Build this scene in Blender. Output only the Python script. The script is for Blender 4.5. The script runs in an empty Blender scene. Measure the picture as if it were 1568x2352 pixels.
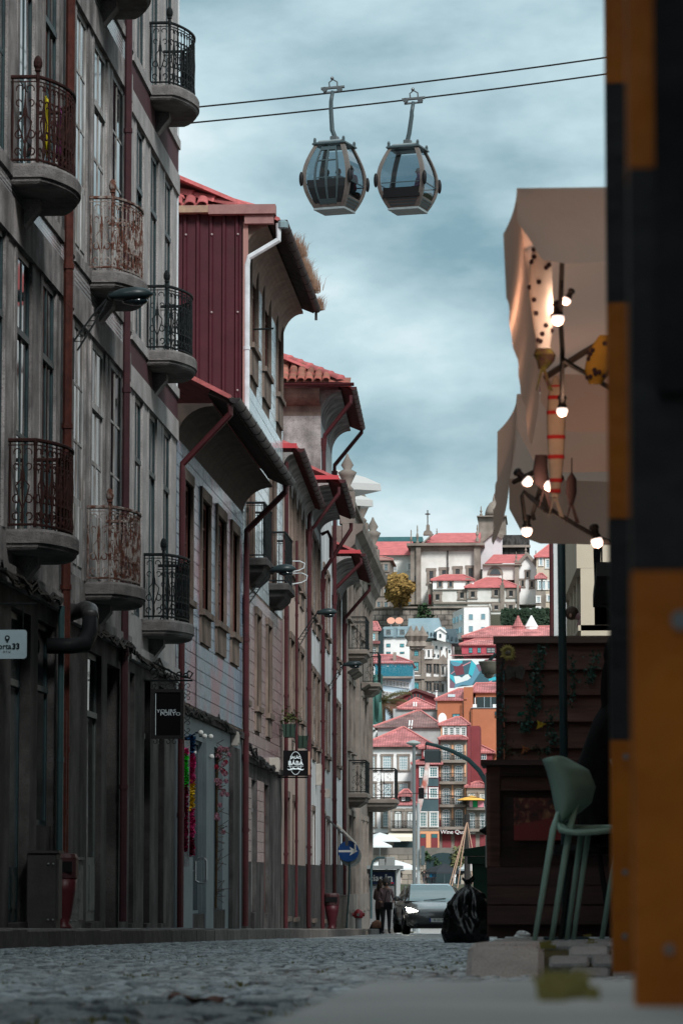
import bpy, bmesh, math, random
from mathutils import Vector, Matrix
random.seed(7)
R=math.radians
S=bpy.context.scene
COL=S.collection
# ---------------------------------------------------------------- camera
FPX=8000.0                       # focal length in units of a 1568x2352 picture
TH=math.atan(844/8000.0)         # pitch up
PS=math.atan(499/8000.0*math.cos(TH))   # yaw to the left of the street axis (+Y)
cam=bpy.data.cameras.new('camera'); camo=bpy.data.objects.new('camera',cam); COL.objects.link(camo)
cam.sensor_fit='VERTICAL'; cam.sensor_height=36; cam.sensor_width=24
cam.lens=FPX/2352*36
cam.clip_start=0.05; cam.clip_end=20000
camo.location=(0,0,0); camo.rotation_euler=(math.pi/2+TH,0,PS)
cam.dof.use_dof=True; cam.dof.focus_distance=75; cam.dof.aperture_fstop=12.5
S.camera=camo
S.render.engine='CYCLES'
S.render.resolution_x=682; S.render.resolution_y=1024
vs=S.view_settings; vs.view_transform='Standard'; vs.look='None'; vs.gamma=1; vs.exposure=1.4
vs.use_curve_mapping=False
# ---------------------------------------------------------------- world: overcast sky
SUN_EL,SUN_AZ=R(41),R(151)       # azimuth clockwise from +Y : sun stands behind the camera
W=bpy.data.worlds.new('World'); S.world=W; W.use_nodes=True
nt=W.node_tree; nt.nodes.clear()
def wn(t,**k):
    n=nt.nodes.new(t)
    for a,b in k.items(): setattr(n,a,b)
    return n
out=wn('ShaderNodeOutputWorld'); bg=wn('ShaderNodeBackground'); bg.inputs['Strength'].default_value=0.05
sky=wn('ShaderNodeTexSky'); sky.sky_type='NISHITA'; sky.sun_disc=False
sky.sun_elevation=SUN_EL; sky.sun_rotation=SUN_AZ
tc=wn('ShaderNodeTexCoord')
mp=wn('ShaderNodeMapping'); mp.inputs['Scale'].default_value=(1.0,1.0,2.0); mp.inputs['Location'].default_value=(7.7,0.1,1.7)
n1=wn('ShaderNodeTexNoise'); n1.inputs['Scale'].default_value=4.6; n1.inputs['Detail'].default_value=7; n1.inputs['Roughness'].default_value=0.5; n1.inputs['Distortion'].default_value=0.35
n2=wn('ShaderNodeTexNoise'); n2.inputs['Scale'].default_value=13; n2.inputs['Detail'].default_value=6; n2.inputs['Roughness'].default_value=0.52
mx=wn('ShaderNodeMath',operation='MULTIPLY_ADD'); mx.inputs[1].default_value=0.42
mx2=wn('ShaderNodeMath',operation='MULTIPLY'); mx2.inputs[1].default_value=0.58
cr=wn('ShaderNodeValToRGB')
e=cr.color_ramp.elements
e[0].position=0.36; e[0].color=(0.17,0.29,0.34,1)
e[1].position=0.60; e[1].color=(0.84,0.89,0.90,1)
q=e.new(0.475); q.color=(0.44,0.575,0.615,1)
sc=wn('ShaderNodeVectorMath',operation='SCALE'); sc.inputs['Scale'].default_value=10.0
mixc=wn('ShaderNodeMix',data_type='RGBA'); mixc.inputs[0].default_value=0.93
L=nt.links.new
L(tc.outputs['Generated'],mp.inputs['Vector']); L(mp.outputs[0],n1.inputs['Vector']); L(mp.outputs[0],n2.inputs['Vector'])
L(n1.outputs['Fac'],mx2.inputs[0]); L(n2.outputs['Fac'],mx.inputs[0]); L(mx2.outputs[0],mx.inputs[2])
L(mx.outputs[0],cr.inputs[0]); L(cr.outputs[0],sc.inputs[0])
L(sky.outputs[0],mixc.inputs[6]); L(sc.outputs[0],mixc.inputs[7])
L(mixc.outputs[2],bg.inputs['Color']); L(bg.outputs[0],out.inputs[0])
# ---------------------------------------------------------------- soft sun behind thin cloud
sl=bpy.data.lights.new('sun','SUN'); sl.energy=1.5; sl.angle=R(16); sl.color=(1,0.98,0.955)
so=bpy.data.objects.new('sun',sl); COL.objects.link(so)
sd=Vector((math.sin(SUN_AZ)*math.cos(SUN_EL),math.cos(SUN_AZ)*math.cos(SUN_EL),math.sin(SUN_EL)))
so.rotation_euler=sd.to_track_quat('Z','Y').to_euler(); so.location=(0,-20,60)
# ---------------------------------------------------------------- measuring: a ray of the picture, met with real planes
cw=Vector((-math.sin(PS)*math.cos(TH),math.cos(PS)*math.cos(TH),math.sin(TH)))
crr=Vector((math.cos(PS),math.sin(PS),0)); cu=crr.cross(cw)
def ray(px,py): return cw*FPX+crr*(px-784)+cu*(1176-py)
def PT(px,py,d):
    r=ray(px,py); return r*(d/r.y)
def FX(px,py,d):
    p=PT(px,py,d); return p.x,p.z
def kz(y): return -0.014*y            # plane of the left kerb's top
def ZR(y): return kz(y)-0.17          # road
def ZL(y): return kz(y)-0.005         # left pavement
def ZP(y): return kz(y)-0.055         # right pavement
# ================================================================ helpers
class MB:
    def __init__(s): s.v=[]; s.f=[]
    def add(s,vs,fs):
        o=len(s.v); s.v+= [tuple(a) for a in vs]; s.f+=[tuple(i+o for i in f) for f in fs]; return s
    def box(s,x0,x1,y0,y1,z0,z1):
        return s.add([(x0,y0,z0),(x1,y0,z0),(x1,y1,z0),(x0,y1,z0),(x0,y0,z1),(x1,y0,z1),(x1,y1,z1),(x0,y1,z1)],
            [(0,3,2,1),(4,5,6,7),(0,1,5,4),(1,2,6,5),(2,3,7,6),(3,0,4,7)])
    def bbox(s,x0,x1,y0,y1,z0,z1,b=0.01):
        # box with chamfered vertical and top edges
        p=[(x0+b,y0),(x1-b,y0),(x1,y0+b),(x1,y1-b),(x1-b,y1),(x0+b,y1),(x0,y1-b),(x0,y0+b)]
        cx,cy=(x0+x1)/2,(y0+y1)/2
        v=[(x,y,z0) for x,y in p]+[(x,y,z1-b) for x,y in p]
        q=[(x0+2*b,y0+b),(x1-2*b,y0+b),(x1-b,y0+2*b),(x1-b,y1-2*b),(x1-2*b,y1-b),(x0+2*b,y1-b),(x0+b,y1-2*b),(x0+b,y0+2*b)]
        v+=[(x,y,z1) for x,y in q]
        f=[tuple(range(7,-1,-1)),tuple(range(16,24))]
        for k in (0,8):
            for i in range(8): j=(i+1)%8; f.append((k+i,k+j,k+8+j,k+8+i))
        return s.add(v,f)
    def quad(s,a,b,c,d): return s.add([a,b,c,d],[(0,1,2,3)])
    def ext(s,pts,vec):
        n=len(pts); vec=Vector(vec)
        v=[Vector(p) for p in pts]; v+= [p+vec for p in v]
        f=[tuple(range(n-1,-1,-1)),tuple(range(n,2*n))]
        for i in range(n): j=(i+1)%n; f.append((i,j,n+j,n+i))
        return s.add(v,f)
    def tube(s,pts,r,n=6,closed=False):
        P=[Vector(p) for p in pts]; m=len(P); o=len(s.v)
        rr=r if isinstance(r,(list,tuple)) else [r]*m
        up=None
        for i in range(m):
            a=P[i-1] if (i>0 or closed) else P[i]; b=P[(i+1)%m] if (i<m-1 or closed) else P[i]
            t=(b-a)
            if t.length<1e-9: t=Vector((0,0,1))
            t.normalize()
            if up is None: up=Vector((0,0,1)) if abs(t.z)<.9 else Vector((1,0,0))
            sx=t.cross(up)
            if sx.length<1e-6: sx=t.cross(Vector((0.3,1,0.2)))
            sx.normalize(); up=sx.cross(t).normalized()
            for k in range(n):
                an=2*math.pi*(k+.5)/n
                s.v.append(tuple(P[i]+(sx*math.cos(an)+up*math.sin(an))*rr[i]))
        rng=m if closed else m-1
        for i in range(rng):
            i2=(i+1)%m
            for k in range(n):
                k2=(k+1)%n; s.f.append((o+i*n+k,o+i*n+k2,o+i2*n+k2,o+i2*n+k))
        if not closed:
            s.f.append(tuple(o+k for k in range(n-1,-1,-1))); s.f.append(tuple(o+(m-1)*n+k for k in range(n)))
        return s
    def lathe(s,prof,c=(0,0,0),n=10,ax='z',sx=1,sy=1):
        o=len(s.v); c=Vector(c)
        for r,z in prof:
            for k in range(n):
                a=2*math.pi*k/n; x,y=r*math.cos(a)*sx,r*math.sin(a)*sy
                p=(x,y,z) if ax=='z' else ((z,x,y) if ax=='x' else (x,z,-y))
                s.v.append(tuple(c+Vector(p)))
        for i in range(len(prof)-1):
            for k in range(n):
                k2=(k+1)%n; s.f.append((o+i*n+k,o+i*n+k2,o+(i+1)*n+k2,o+(i+1)*n+k))
        s.f.append(tuple(o+k for k in range(n-1,-1,-1))); q=o+(len(prof)-1)*n; s.f.append(tuple(q+k for k in range(n)))
        return s
    def ball(s,c,r,n=10,m=6):
        if not isinstance(r,(tuple,list)): r=(r,r,r)
        prof=[(max(1e-4,math.sin(math.pi*i/m)),-math.cos(math.pi*i/m)) for i in range(m+1)]
        o=len(s.v); s.lathe(prof,(0,0,0),n)
        for i in range(o,len(s.v)):
            v=s.v[i]; s.v[i]=(c[0]+v[0]*r[0],c[1]+v[1]*r[1],c[2]+v[2]*r[2])
        return s
    def xf(s,M):
        s.v=[tuple(M@Vector(p)) for p in s.v]; return s
    def mesh(s,name,mat=None,smooth=False):
        me=bpy.data.meshes.new(name); me.from_pydata(s.v,[],s.f)
        if mat is not None: me.materials.append(mat)
        if smooth: me.polygons.foreach_set('use_smooth',[True]*len(me.polygons))
        me.update(); return me
    def build(s,name,mat,parent=None,world=False,smooth=False,**k):
        if world and parent is not None:
            p=parent; chain=[]
            while p is not None: chain.append(p); p=p.parent
            M=Matrix()
            for p in reversed(chain): M=M@Matrix.Translation(p.location)@p.rotation_euler.to_matrix().to_4x4()
            s.xf(M.inverted())
        return put(name,s.mesh(name,mat,smooth),parent,**k)
def put(name,me,parent=None,loc=None,rot=None,**k):
    o=bpy.data.objects.new(name,me); COL.objects.link(o)
    if parent is not None: o.parent=parent
    if loc is not None: o.location=loc
    if rot is not None: o.rotation_euler=rot
    for a,b in k.items(): o[a]=b
    return o
def thing(name,label,cat,loc=(0,0,0),rz=0,group=None):
    o=bpy.data.objects.new(name,None); COL.objects.link(o); o.empty_display_size=.2
    o.location=loc; o.rotation_euler=(0,0,rz); o['label']=label; o['category']=cat
    if group: o['group']=group
    return o
def tag(o,label,cat,group=None):
    o['label']=label; o['category']=cat
    if group: o['group']=group
    return o
def copytree(o,parent=None):
    c=o.copy(); COL.objects.link(c); c.parent=parent
    for ch in list(o.children): copytree(ch,c)
    return c
_tx={}
def text_mesh(body,size,mat,ext=.002,sx=1,bold=0):
    cu_=bpy.data.curves.new('lettering','FONT'); cu_.body=body; cu_.size=size; cu_.extrude=ext; cu_.align_x='CENTER'; cu_.align_y='CENTER'
    cu_.offset=bold; cu_.resolution_u=3
    t=bpy.data.objects.new('t',cu_); COL.objects.link(t)
    bpy.context.view_layer.update()
    dg=bpy.context.evaluated_depsgraph_get()
    me=bpy.data.meshes.new_from_object(t.evaluated_get(dg)); me.name='lettering'
    bpy.data.objects.remove(t)
    if sx!=1: me.transform(Matrix.Diagonal((sx,1,1,1)))
    me.materials.clear(); me.materials.append(mat)
    return me
# ================================================================ materials
MATS={}
def M(name,col,rough=.7,col2=None,scale=5,bump=0,bscale=30,metal=0,spec=.5,detail=5,rnd=0,stretch=(1,1,1),lo=.35,hi=.65,speck=0,streak=0,isl=0,speckscale=70,speckcol=(.03,.03,.03),emis=None,coat=0):
    if name in MATS: return MATS[name]
    m=bpy.data.materials.new(name); m.use_nodes=True; n=m.node_tree.nodes; l=m.node_tree.links.new
    b=n['Principled BSDF']; b.inputs['Roughness'].default_value=rough; b.inputs['Metallic'].default_value=metal
    b.inputs['Specular IOR Level'].default_value=spec if (spec!=.5 or rough<.3) else (.12 if rough>=.6 else .3); b.inputs['Base Color'].default_value=(*col,1)
    if coat: b.inputs['Coat Weight'].default_value=coat; b.inputs['Coat Roughness'].default_value=.08
    t=n.new('ShaderNodeTexCoord'); mp=n.new('ShaderNodeMapping'); mp.inputs['Scale'].default_value=stretch
    l(t.outputs['Object'],mp.inputs[0]); vec=mp.outputs[0]
    c=None
    if col2 is not None:
        nz=n.new('ShaderNodeTexNoise'); nz.inputs['Scale'].default_value=scale; nz.inputs['Detail'].default_value=detail; nz.inputs['Roughness'].default_value=.62; l(vec,nz.inputs[0])
        rp=n.new('ShaderNodeValToRGB'); rp.color_ramp.elements[0].position=lo; rp.color_ramp.elements[1].position=hi
        rp.color_ramp.elements[0].color=(*col,1); rp.color_ramp.elements[1].color=(*col2,1); l(nz.outputs['Fac'],rp.inputs[0]); c=rp.outputs[0]
    if speck:
        n3=n.new('ShaderNodeTexNoise'); n3.inputs['Scale'].default_value=speckscale; n3.inputs['Detail'].default_value=2; l(vec,n3.inputs[0])
        mr=n.new('ShaderNodeMapRange'); mr.inputs[1].default_value=.52; mr.inputs[2].default_value=.72; mr.inputs[3].default_value=0; mr.inputs[4].default_value=speck; l(n3.outputs['Fac'],mr.inputs[0])
        mm=n.new('ShaderNodeMix'); mm.data_type='RGBA'; l(mr.outputs[0],mm.inputs[0])
        if c: l(c,mm.inputs[6])
        else: mm.inputs[6].default_value=(*col,1)
        mm.inputs[7].default_value=(*speckcol,1); c=mm.outputs[2]
    if streak:
        ms=n.new('ShaderNodeMapping'); ms.inputs['Scale'].default_value=(1.7,1.7,.22); l(t.outputs['Object'],ms.inputs[0]); n4=n.new('ShaderNodeTexNoise'); n4.inputs['Scale'].default_value=1.2; n4.inputs['Detail'].default_value=6; l(ms.outputs[0],n4.inputs[0])
        mr=n.new('ShaderNodeMapRange'); mr.inputs[1].default_value=.38; mr.inputs[2].default_value=.62; mr.inputs[3].default_value=1-streak; mr.inputs[4].default_value=1.1; l(n4.outputs['Fac'],mr.inputs[0]); hs=n.new('ShaderNodeHueSaturation'); l(mr.outputs[0],hs.inputs['Value']); l(c,hs.inputs['Color']); c=hs.outputs[0]
    if rnd:
        oi=n.new('ShaderNodeObjectInfo' if not isl else 'ShaderNodeNewGeometry'); hv=n.new('ShaderNodeHueSaturation'); mr=n.new('ShaderNodeMapRange')
        mr.inputs[3].default_value=1-rnd; mr.inputs[4].default_value=1+rnd; l(oi.outputs['Random' if not isl else 'Random Per Island'],mr.inputs[0]); l(mr.outputs[0],hv.inputs['Value'])
        if c: l(c,hv.inputs['Color'])
        else: hv.inputs['Color'].default_value=(*col,1)
        c=hv.outputs[0]
    if c: l(c,b.inputs['Base Color'])
    if bump:
        nb=n.new('ShaderNodeTexNoise'); nb.inputs['Scale'].default_value=bscale; nb.inputs['Detail'].default_value=5; l(vec,nb.inputs[0])
        bp=n.new('ShaderNodeBump'); bp.inputs['Strength'].default_value=bump; bp.inputs['Distance'].default_value=.02; l(nb.outputs['Fac'],bp.inputs['Height']); l(bp.outputs[0],b.inputs['Normal'])
    if emis: b.inputs['Emission Color'].default_value=(*emis[:3],1); b.inputs['Emission Strength'].default_value=emis[3]
    MATS[name]=m; return m
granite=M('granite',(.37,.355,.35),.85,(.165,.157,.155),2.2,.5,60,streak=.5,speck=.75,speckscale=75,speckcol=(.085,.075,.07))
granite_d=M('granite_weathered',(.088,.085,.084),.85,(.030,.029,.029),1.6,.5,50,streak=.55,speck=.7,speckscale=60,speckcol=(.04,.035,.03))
granite_w=M('granite_warm',(.19,.15,.125),.85,(.11,.085,.072),2.4,.5,50,streak=.5,speck=.6,speckscale=60,speckcol=(.07,.05,.04))
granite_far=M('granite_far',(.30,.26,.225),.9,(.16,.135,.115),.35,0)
iron_black=M('iron_black',(.005,.007,.008),.6,(.010,.013,.014),20,.3,80,spec=.1)
iron_rust=M('iron_rusty',(.032,.012,.010),.75,(.016,.008,.007),14,.5,60)
iron_white=M('iron_peeling_white',(.24,.22,.205),.7,(.085,.035,.024),9,.6,60,lo=.42,hi=.56)
glass=M('glass_dark',(.005,.010,.013),.04,(.012,.02,.023),1.5,.02,3,spec=.6)
curtain=M('pane_curtain',(.12,.135,.14),.10,(.06,.07,.075),3,.02,3,spec=.6)
glass_f=M('glass_far',(.05,.085,.10),.12,(.015,.03,.035),.8,0,spec=.6)
wood_w=M('peeling_white_wood',(.42,.44,.44),.7,(.19,.175,.16),7,.4,40,stretch=(1,1,.15))
wood_teal=M('teal_wood',(.02,.045,.05),.5,(.012,.025,.03),6,.1,30)
wood_br=M('brown_wood',(.10,.035,.028),.6,(.055,.02,.018),7,.2,30,stretch=(1,1,.2))
maroon_m=M('maroon_metal',(.055,.009,.012),.5,(.036,.007,.009),6,.15,20)
rust_pipe=M('rust_red_pipe',(.07,.022,.016),.6,(.038,.013,.011),9,.3,40)
purple_pipe=M('purple_pipe',(.055,.024,.029),.6,(.04,.018,.022),7,.1,40)
white_pipe=M('white_pipe',(.55,.60,.63),.5,(.42,.46,.48),5,.1,40)
gutter_d=M('dark_gutter',(.028,.026,.028),.45,(.06,.05,.05),6,.3,30,metal=.4)
tile_red=M('terracotta',(.47,.13,.135),.8,(.30,.095,.09),4,.5,25,rnd=.22)
tile_old=M('terracotta_mossy',(.36,.10,.085),.85,(.13,.09,.06),3,.6,25,rnd=.3)
roof_far=M('roof_far',(.52,.155,.155),.85,(.38,.115,.115),.8,.0)
roof_brown=M('roof_far_brown',(.26,.14,.125),.85,(.19,.11,.10),.9,.0)
white_p=M('white_plaster',(.56,.59,.60),.85,(.45,.475,.48),1.2,.15,30,streak=.25)
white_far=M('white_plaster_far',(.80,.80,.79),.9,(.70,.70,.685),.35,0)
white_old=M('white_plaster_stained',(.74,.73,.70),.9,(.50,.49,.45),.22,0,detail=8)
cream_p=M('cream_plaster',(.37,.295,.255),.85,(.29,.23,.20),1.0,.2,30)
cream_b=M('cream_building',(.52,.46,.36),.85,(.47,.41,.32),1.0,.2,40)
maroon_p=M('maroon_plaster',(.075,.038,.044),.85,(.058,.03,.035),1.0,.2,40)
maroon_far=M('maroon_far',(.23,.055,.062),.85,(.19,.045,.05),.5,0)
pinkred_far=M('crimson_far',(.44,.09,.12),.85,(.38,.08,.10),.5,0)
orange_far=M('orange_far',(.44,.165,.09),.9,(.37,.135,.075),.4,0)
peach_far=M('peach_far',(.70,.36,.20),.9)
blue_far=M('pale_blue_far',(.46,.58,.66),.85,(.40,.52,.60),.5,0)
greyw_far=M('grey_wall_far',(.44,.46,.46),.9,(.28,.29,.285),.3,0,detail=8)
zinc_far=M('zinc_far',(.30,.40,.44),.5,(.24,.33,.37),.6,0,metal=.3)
dark_far=M('dark_far',(.02,.04,.045),.5)
teal_far=M('teal_far',(.02,.16,.22),.6)
black_p=M('black_plastic',(.006,.006,.007),.5,spec=.15)
white_paint=M('white_paint',(.78,.79,.78),.6)
cable_m=M('cable_black',(.012,.012,.013),.6)
steel=M('steel',(.35,.37,.38),.3,metal=.9)
pole_teal=M('teal_steel',(.03,.065,.072),.45,(.02,.045,.05),4)
brick_lines={}
def azulejo(name,c1,c2,sc,rough=.12,mortar=(.1,.1,.1),pat=1.0):
    m=bpy.data.materials.new(name); m.use_nodes=True; n=m.node_tree.nodes; l=m.node_tree.links.new; b=n['Principled BSDF']
    t=n.new('ShaderNodeTexCoord'); sp=n.new('ShaderNodeSeparateXYZ'); cb=n.new('ShaderNodeCombineXYZ'); l(t.outputs['Object'],sp.inputs[0]); l(sp.outputs[1],cb.inputs[0]); l(sp.outputs[2],cb.inputs[1])
    ck=n.new('ShaderNodeTexBrick'); ck.inputs['Scale'].default_value=1; ck.offset=.5; ck.inputs['Brick Width'].default_value=sc; ck.inputs['Row Height'].default_value=sc*.62; ck.inputs['Mortar Size'].default_value=sc*.16*pat; ck.inputs['Mortar Smooth'].default_value=.1
    ck.inputs['Color1'].default_value=(*c1,1); ck.inputs['Color2'].default_value=(*[a*.8 for a in c1],1); ck.inputs['Mortar'].default_value=(*c2,1); l(cb.outputs[0],ck.inputs['Vector'])
    nz=n.new('ShaderNodeTexNoise'); nz.inputs['Scale'].default_value=1.3; l(t.outputs['Object'],nz.inputs[0])
    mr=n.new('ShaderNodeMapRange'); mr.inputs[3].default_value=.65; mr.inputs[4].default_value=1.3; l(nz.outputs['Fac'],mr.inputs[0])
    hv=n.new('ShaderNodeHueSaturation'); l(ck.outputs['Color'],hv.inputs['Color']); l(mr.outputs[0],hv.inputs['Value']); l(hv.outputs[0],b.inputs['Base Color'])
    b.inputs['Roughness'].default_value=rough
    bp=n.new('ShaderNodeBump'); bp.inputs['Strength'].default_value=.25; bp.inputs['Distance'].default_value=.01; n2=n.new('ShaderNodeTexNoise'); n2.inputs['Scale'].default_value=9; l(t.outputs['Object'],n2.inputs[0]); l(n2.outputs['Fac'],bp.inputs['Height']); l(bp.outputs[0],b.inputs['Normal'])
    return m
az_brown=azulejo('azulejo_brown',(.10,.075,.07),(.40,.42,.43),.07,.2,pat=.9)
az_brown2=azulejo('azulejo_brown_white',(.12,.085,.08),(.38,.40,.41),.085,.2)
def glaze(name,c1,c2,c3,rough):
    # glazed tile with vertical streaks of glaze in its own colours, a little different from tile to tile
    m=bpy.data.materials.new(name); m.use_nodes=True; n=m.node_tree.nodes; l=m.node_tree.links.new; b=n['Principled BSDF']
    g=n.new('ShaderNodeNewGeometry'); mp=n.new('ShaderNodeMapping'); mp.inputs['Scale'].default_value=(1,7,1.2); l(g.outputs['Position'],mp.inputs[0])
    nz=n.new('ShaderNodeTexNoise'); nz.inputs['Scale'].default_value=2; nz.inputs['Detail'].default_value=6; l(mp.outputs[0],nz.inputs[0])
    rp=n.new('ShaderNodeValToRGB'); rp.color_ramp.elements[0].position=.35; rp.color_ramp.elements[1].position=.62; rp.color_ramp.elements[0].color=(*c1,1); rp.color_ramp.elements[1].color=(*c2,1); l(nz.outputs['Fac'],rp.inputs[0])
    n2=n.new('ShaderNodeTexNoise'); n2.inputs['Scale'].default_value=.55; n2.inputs['Detail'].default_value=2; l(g.outputs['Position'],n2.inputs[0])
    mr=n.new('ShaderNodeMapRange'); mr.inputs[1].default_value=.5; mr.inputs[2].default_value=.62; mr.inputs[4].default_value=.7; l(n2.outputs['Fac'],mr.inputs[0])
    mm=n.new('ShaderNodeMix'); mm.data_type='RGBA'; l(mr.outputs[0],mm.inputs[0]); l(rp.outputs[0],mm.inputs[6]); mm.inputs[7].default_value=(*c3,1)
    l(mm.outputs[2],b.inputs['Base Color']); b.inputs['Roughness'].default_value=rough; b.inputs['Specular IOR Level'].default_value=.32
    mp2=n.new('ShaderNodeMapping'); mp2.inputs['Scale'].default_value=(1,14,1.5); l(g.outputs['Position'],mp2.inputs[0])
    n3=n.new('ShaderNodeTexNoise'); n3.inputs['Scale'].default_value=3; l(mp2.outputs[0],n3.inputs[0])
    bp=n.new('ShaderNodeBump'); bp.inputs['Strength'].default_value=.35; bp.inputs['Distance'].default_value=.01; l(n3.outputs['Fac'],bp.inputs['Height']); l(bp.outputs[0],b.inputs['Normal'])
    return m
gl_blue=glaze('glazed_blue_tile',(.085,.135,.19),(.21,.28,.35),(.30,.10,.13),.22)
gl_pale=glaze('glazed_pale_tile',(.32,.40,.44),(.50,.58,.61),(.42,.50,.53),.14)
gl_pink=glaze('glazed_pink_tile',(.17,.11,.12),(.27,.20,.205),(.20,.10,.11),.2)
def ttrans(name,col,trans=.5,rough=.9):
    m=bpy.data.materials.new(name); m.use_nodes=True; n=m.node_tree.nodes; l=m.node_tree.links.new; n.remove(n['Principled BSDF'])
    d=n.new('ShaderNodeBsdfDiffuse'); t=n.new('ShaderNodeBsdfTranslucent'); mx=n.new('ShaderNodeMixShader')
    d.inputs[0].default_value=(*col,1); t.inputs[0].default_value=(*col,1); mx.inputs[0].default_value=trans
    nz=n.new('ShaderNodeTexNoise'); nz.inputs['Scale'].default_value=4; nz.inputs['Detail'].default_value=4
    tc=n.new('ShaderNodeTexCoord'); l(tc.outputs['Object'],nz.inputs[0])
    bp=n.new('ShaderNodeBump'); bp.inputs['Strength'].default_value=.5; bp.inputs['Distance'].default_value=.04; l(nz.outputs['Fac'],bp.inputs['Height']); l(bp.outputs[0],d.inputs['Normal'])
    l(d.outputs[0],mx.inputs[1]); l(t.outputs[0],mx.inputs[2]); l(mx.outputs[0],n['Material Output'].inputs[0]); return m
canvas=ttrans('cream_canvas',(.86,.64,.525),.36)
canvas_w=ttrans('white_canvas',(.50,.51,.50),.25)
leaf_m=ttrans('leaf_green',(.035,.085,.06),.3)
def tint_glass(name,col,rough=.02,fac=.75):
    m=bpy.data.materials.new(name); m.use_nodes=True; n=m.node_tree.nodes; l=m.node_tree.links.new; n.remove(n['Principled BSDF'])
    t=n.new('ShaderNodeBsdfTransparent'); g=n.new('ShaderNodeBsdfGlossy'); mx=n.new('ShaderNodeMixShader'); fr=n.new('ShaderNodeFresnel'); fr.inputs[0].default_value=1.45 if fac>.5 else 1.12
    t.inputs[0].default_value=(*col,1); g.inputs['Roughness'].default_value=rough; l(fr.outputs[0],mx.inputs[0]); l(t.outputs[0],mx.inputs[1]); l(g.outputs[0],mx.inputs[2]); l(mx.outputs[0],n['Material Output'].inputs[0]); return m
cabin_glass=tint_glass('cabin_glass',(.52,.59,.63))
film=tint_glass('clear_film',(.9,.9,.9),.2,.2)
# ================================================================ frames of the left row of houses
class Fr:
    def __init__(s,ox,oy,a): s.ox,s.oy,s.a=ox,oy,a; s.n=Vector((math.cos(a),math.sin(a),0)); s.t=Vector((-math.sin(a),math.cos(a),0)); s.O=Vector((ox,oy,0)); s.zb=ZL(oy)
    def hit(s,px,py,xo=0):
        r=ray(px,py); k=(s.O.dot(s.n)+xo)/r.dot(s.n); p=r*k; return (p-s.O).dot(s.t), p.z-s.zb
    def y(s,px,py,xo=0): return s.hit(px,py,xo)[0]
    def z(s,px,py,xo=0): return s.hit(px,py,xo)[1]
    def xz(s,px,py,y):
        r=ray(px,py); k=(s.O.dot(s.t)+y)/r.dot(s.t); p=r*k; return (p-s.O).dot(s.n), p.z-s.zb
    def w(s,x,y,z): p=s.O+s.n*x+s.t*y; return Vector((p.x,p.y,z+s.zb))
def vpang(v): return PS-math.atan((v-784)/FPX*math.cos(TH))
FR=[]   # (frame,length)
o=PT(-170,1300,1); o=o*(-5.6/o.x); cur=(o.x,o.y)
for pxe,vp in ((160,1283),(293,1283),(404,1283),(557,1283),(648,1227),(703,1062),(735,1062),(762,1062),(786,1062),(848,1190)):
    f=Fr(cur[0],cur[1],vpang(vp)); ln=f.y(pxe,1300); FR.append((f,ln)); p=f.O+f.t*ln; cur=(p.x,p.y)
FEND=cur
fac=[(-5.6,-12)]+[(f.ox,f.oy) for f,_ in FR]+[FEND]      # facade line in plan
def facx(y):
    for (x0,y0),(x1,y1) in zip(fac,fac[1:]):
        if y<=y1: return x0+(x1-x0)*(y-y0)/(y1-y0)
    return fac[-1][0]
PAVE=0.97
def kerbx(y): return facx(y)+PAVE
def rkerbx(y):
    if y<40: return -0.33
    if y<80: return -0.33-0.5*(y-40)/40
    return -0.83-1.4*(y-80)/50
YE=FEND[1]
# ================================================================ ground
earth=M('earth',(.10,.10,.085),.95,(.07,.075,.06),.05)
g=MB(); g.box(-3000,3000,-500,6000,-30,-9); o=g.build('ground',earth,kind='structure')
river_m=M('river_water',(.03,.06,.065),.12,(.04,.07,.07),.05,.3,.6)
MB().box(-900,900,165,436,-8.9,-5).build('river',river_m,kind='structure')
joint=M('road_joint_dirt',(.055,.05,.043),.95,(.075,.085,.05),5,.5,30)
sett_m=M('granite_sett',(.30,.345,.37),.34,(.14,.165,.178),8,.8,45,rnd=.5,isl=1,lo=.42,hi=.58,speck=.4,speckscale=90,spec=.6)
pave_m=M('granite_slab',(.215,.22,.22),.7,(.13,.132,.132),3,.5,50,rnd=.12,speck=.5,speckscale=90)
kerb_m=M('granite_kerb',(.16,.145,.135),.85,(.085,.078,.072),3.5,.6,45,rnd=.15,speck=.5,speckscale=80)
plaza_m=M('quay_paving',(.30,.295,.28),.8,(.24,.235,.225),.6)
# road sheet
g=MB(); ys=[-12,4,20,42]+[42+i*6 for i in range(1,16)]+[138]
for a,b in zip(ys,ys[1:]):
    def zz(y): return ZR(y)-.04
    g.quad((kerbx(a)-.05,a,zz(a)),(2.6,a,zz(a)),(2.6,b,zz(b)),(kerbx(b)-.05,b,zz(b)))
road=g.build('road',joint,kind='structure')
MB().box(-60,60,138,166,-9.5,ZR(138)-.03).build('riverside_plaza',plaza_m,kind='structure')
MB().box(FEND[0]-30,FEND[0]+PAVE+.2,YE+.2,137.9,-9,ZR(130)-.04).build('side_street',joint,kind='structure')
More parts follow.
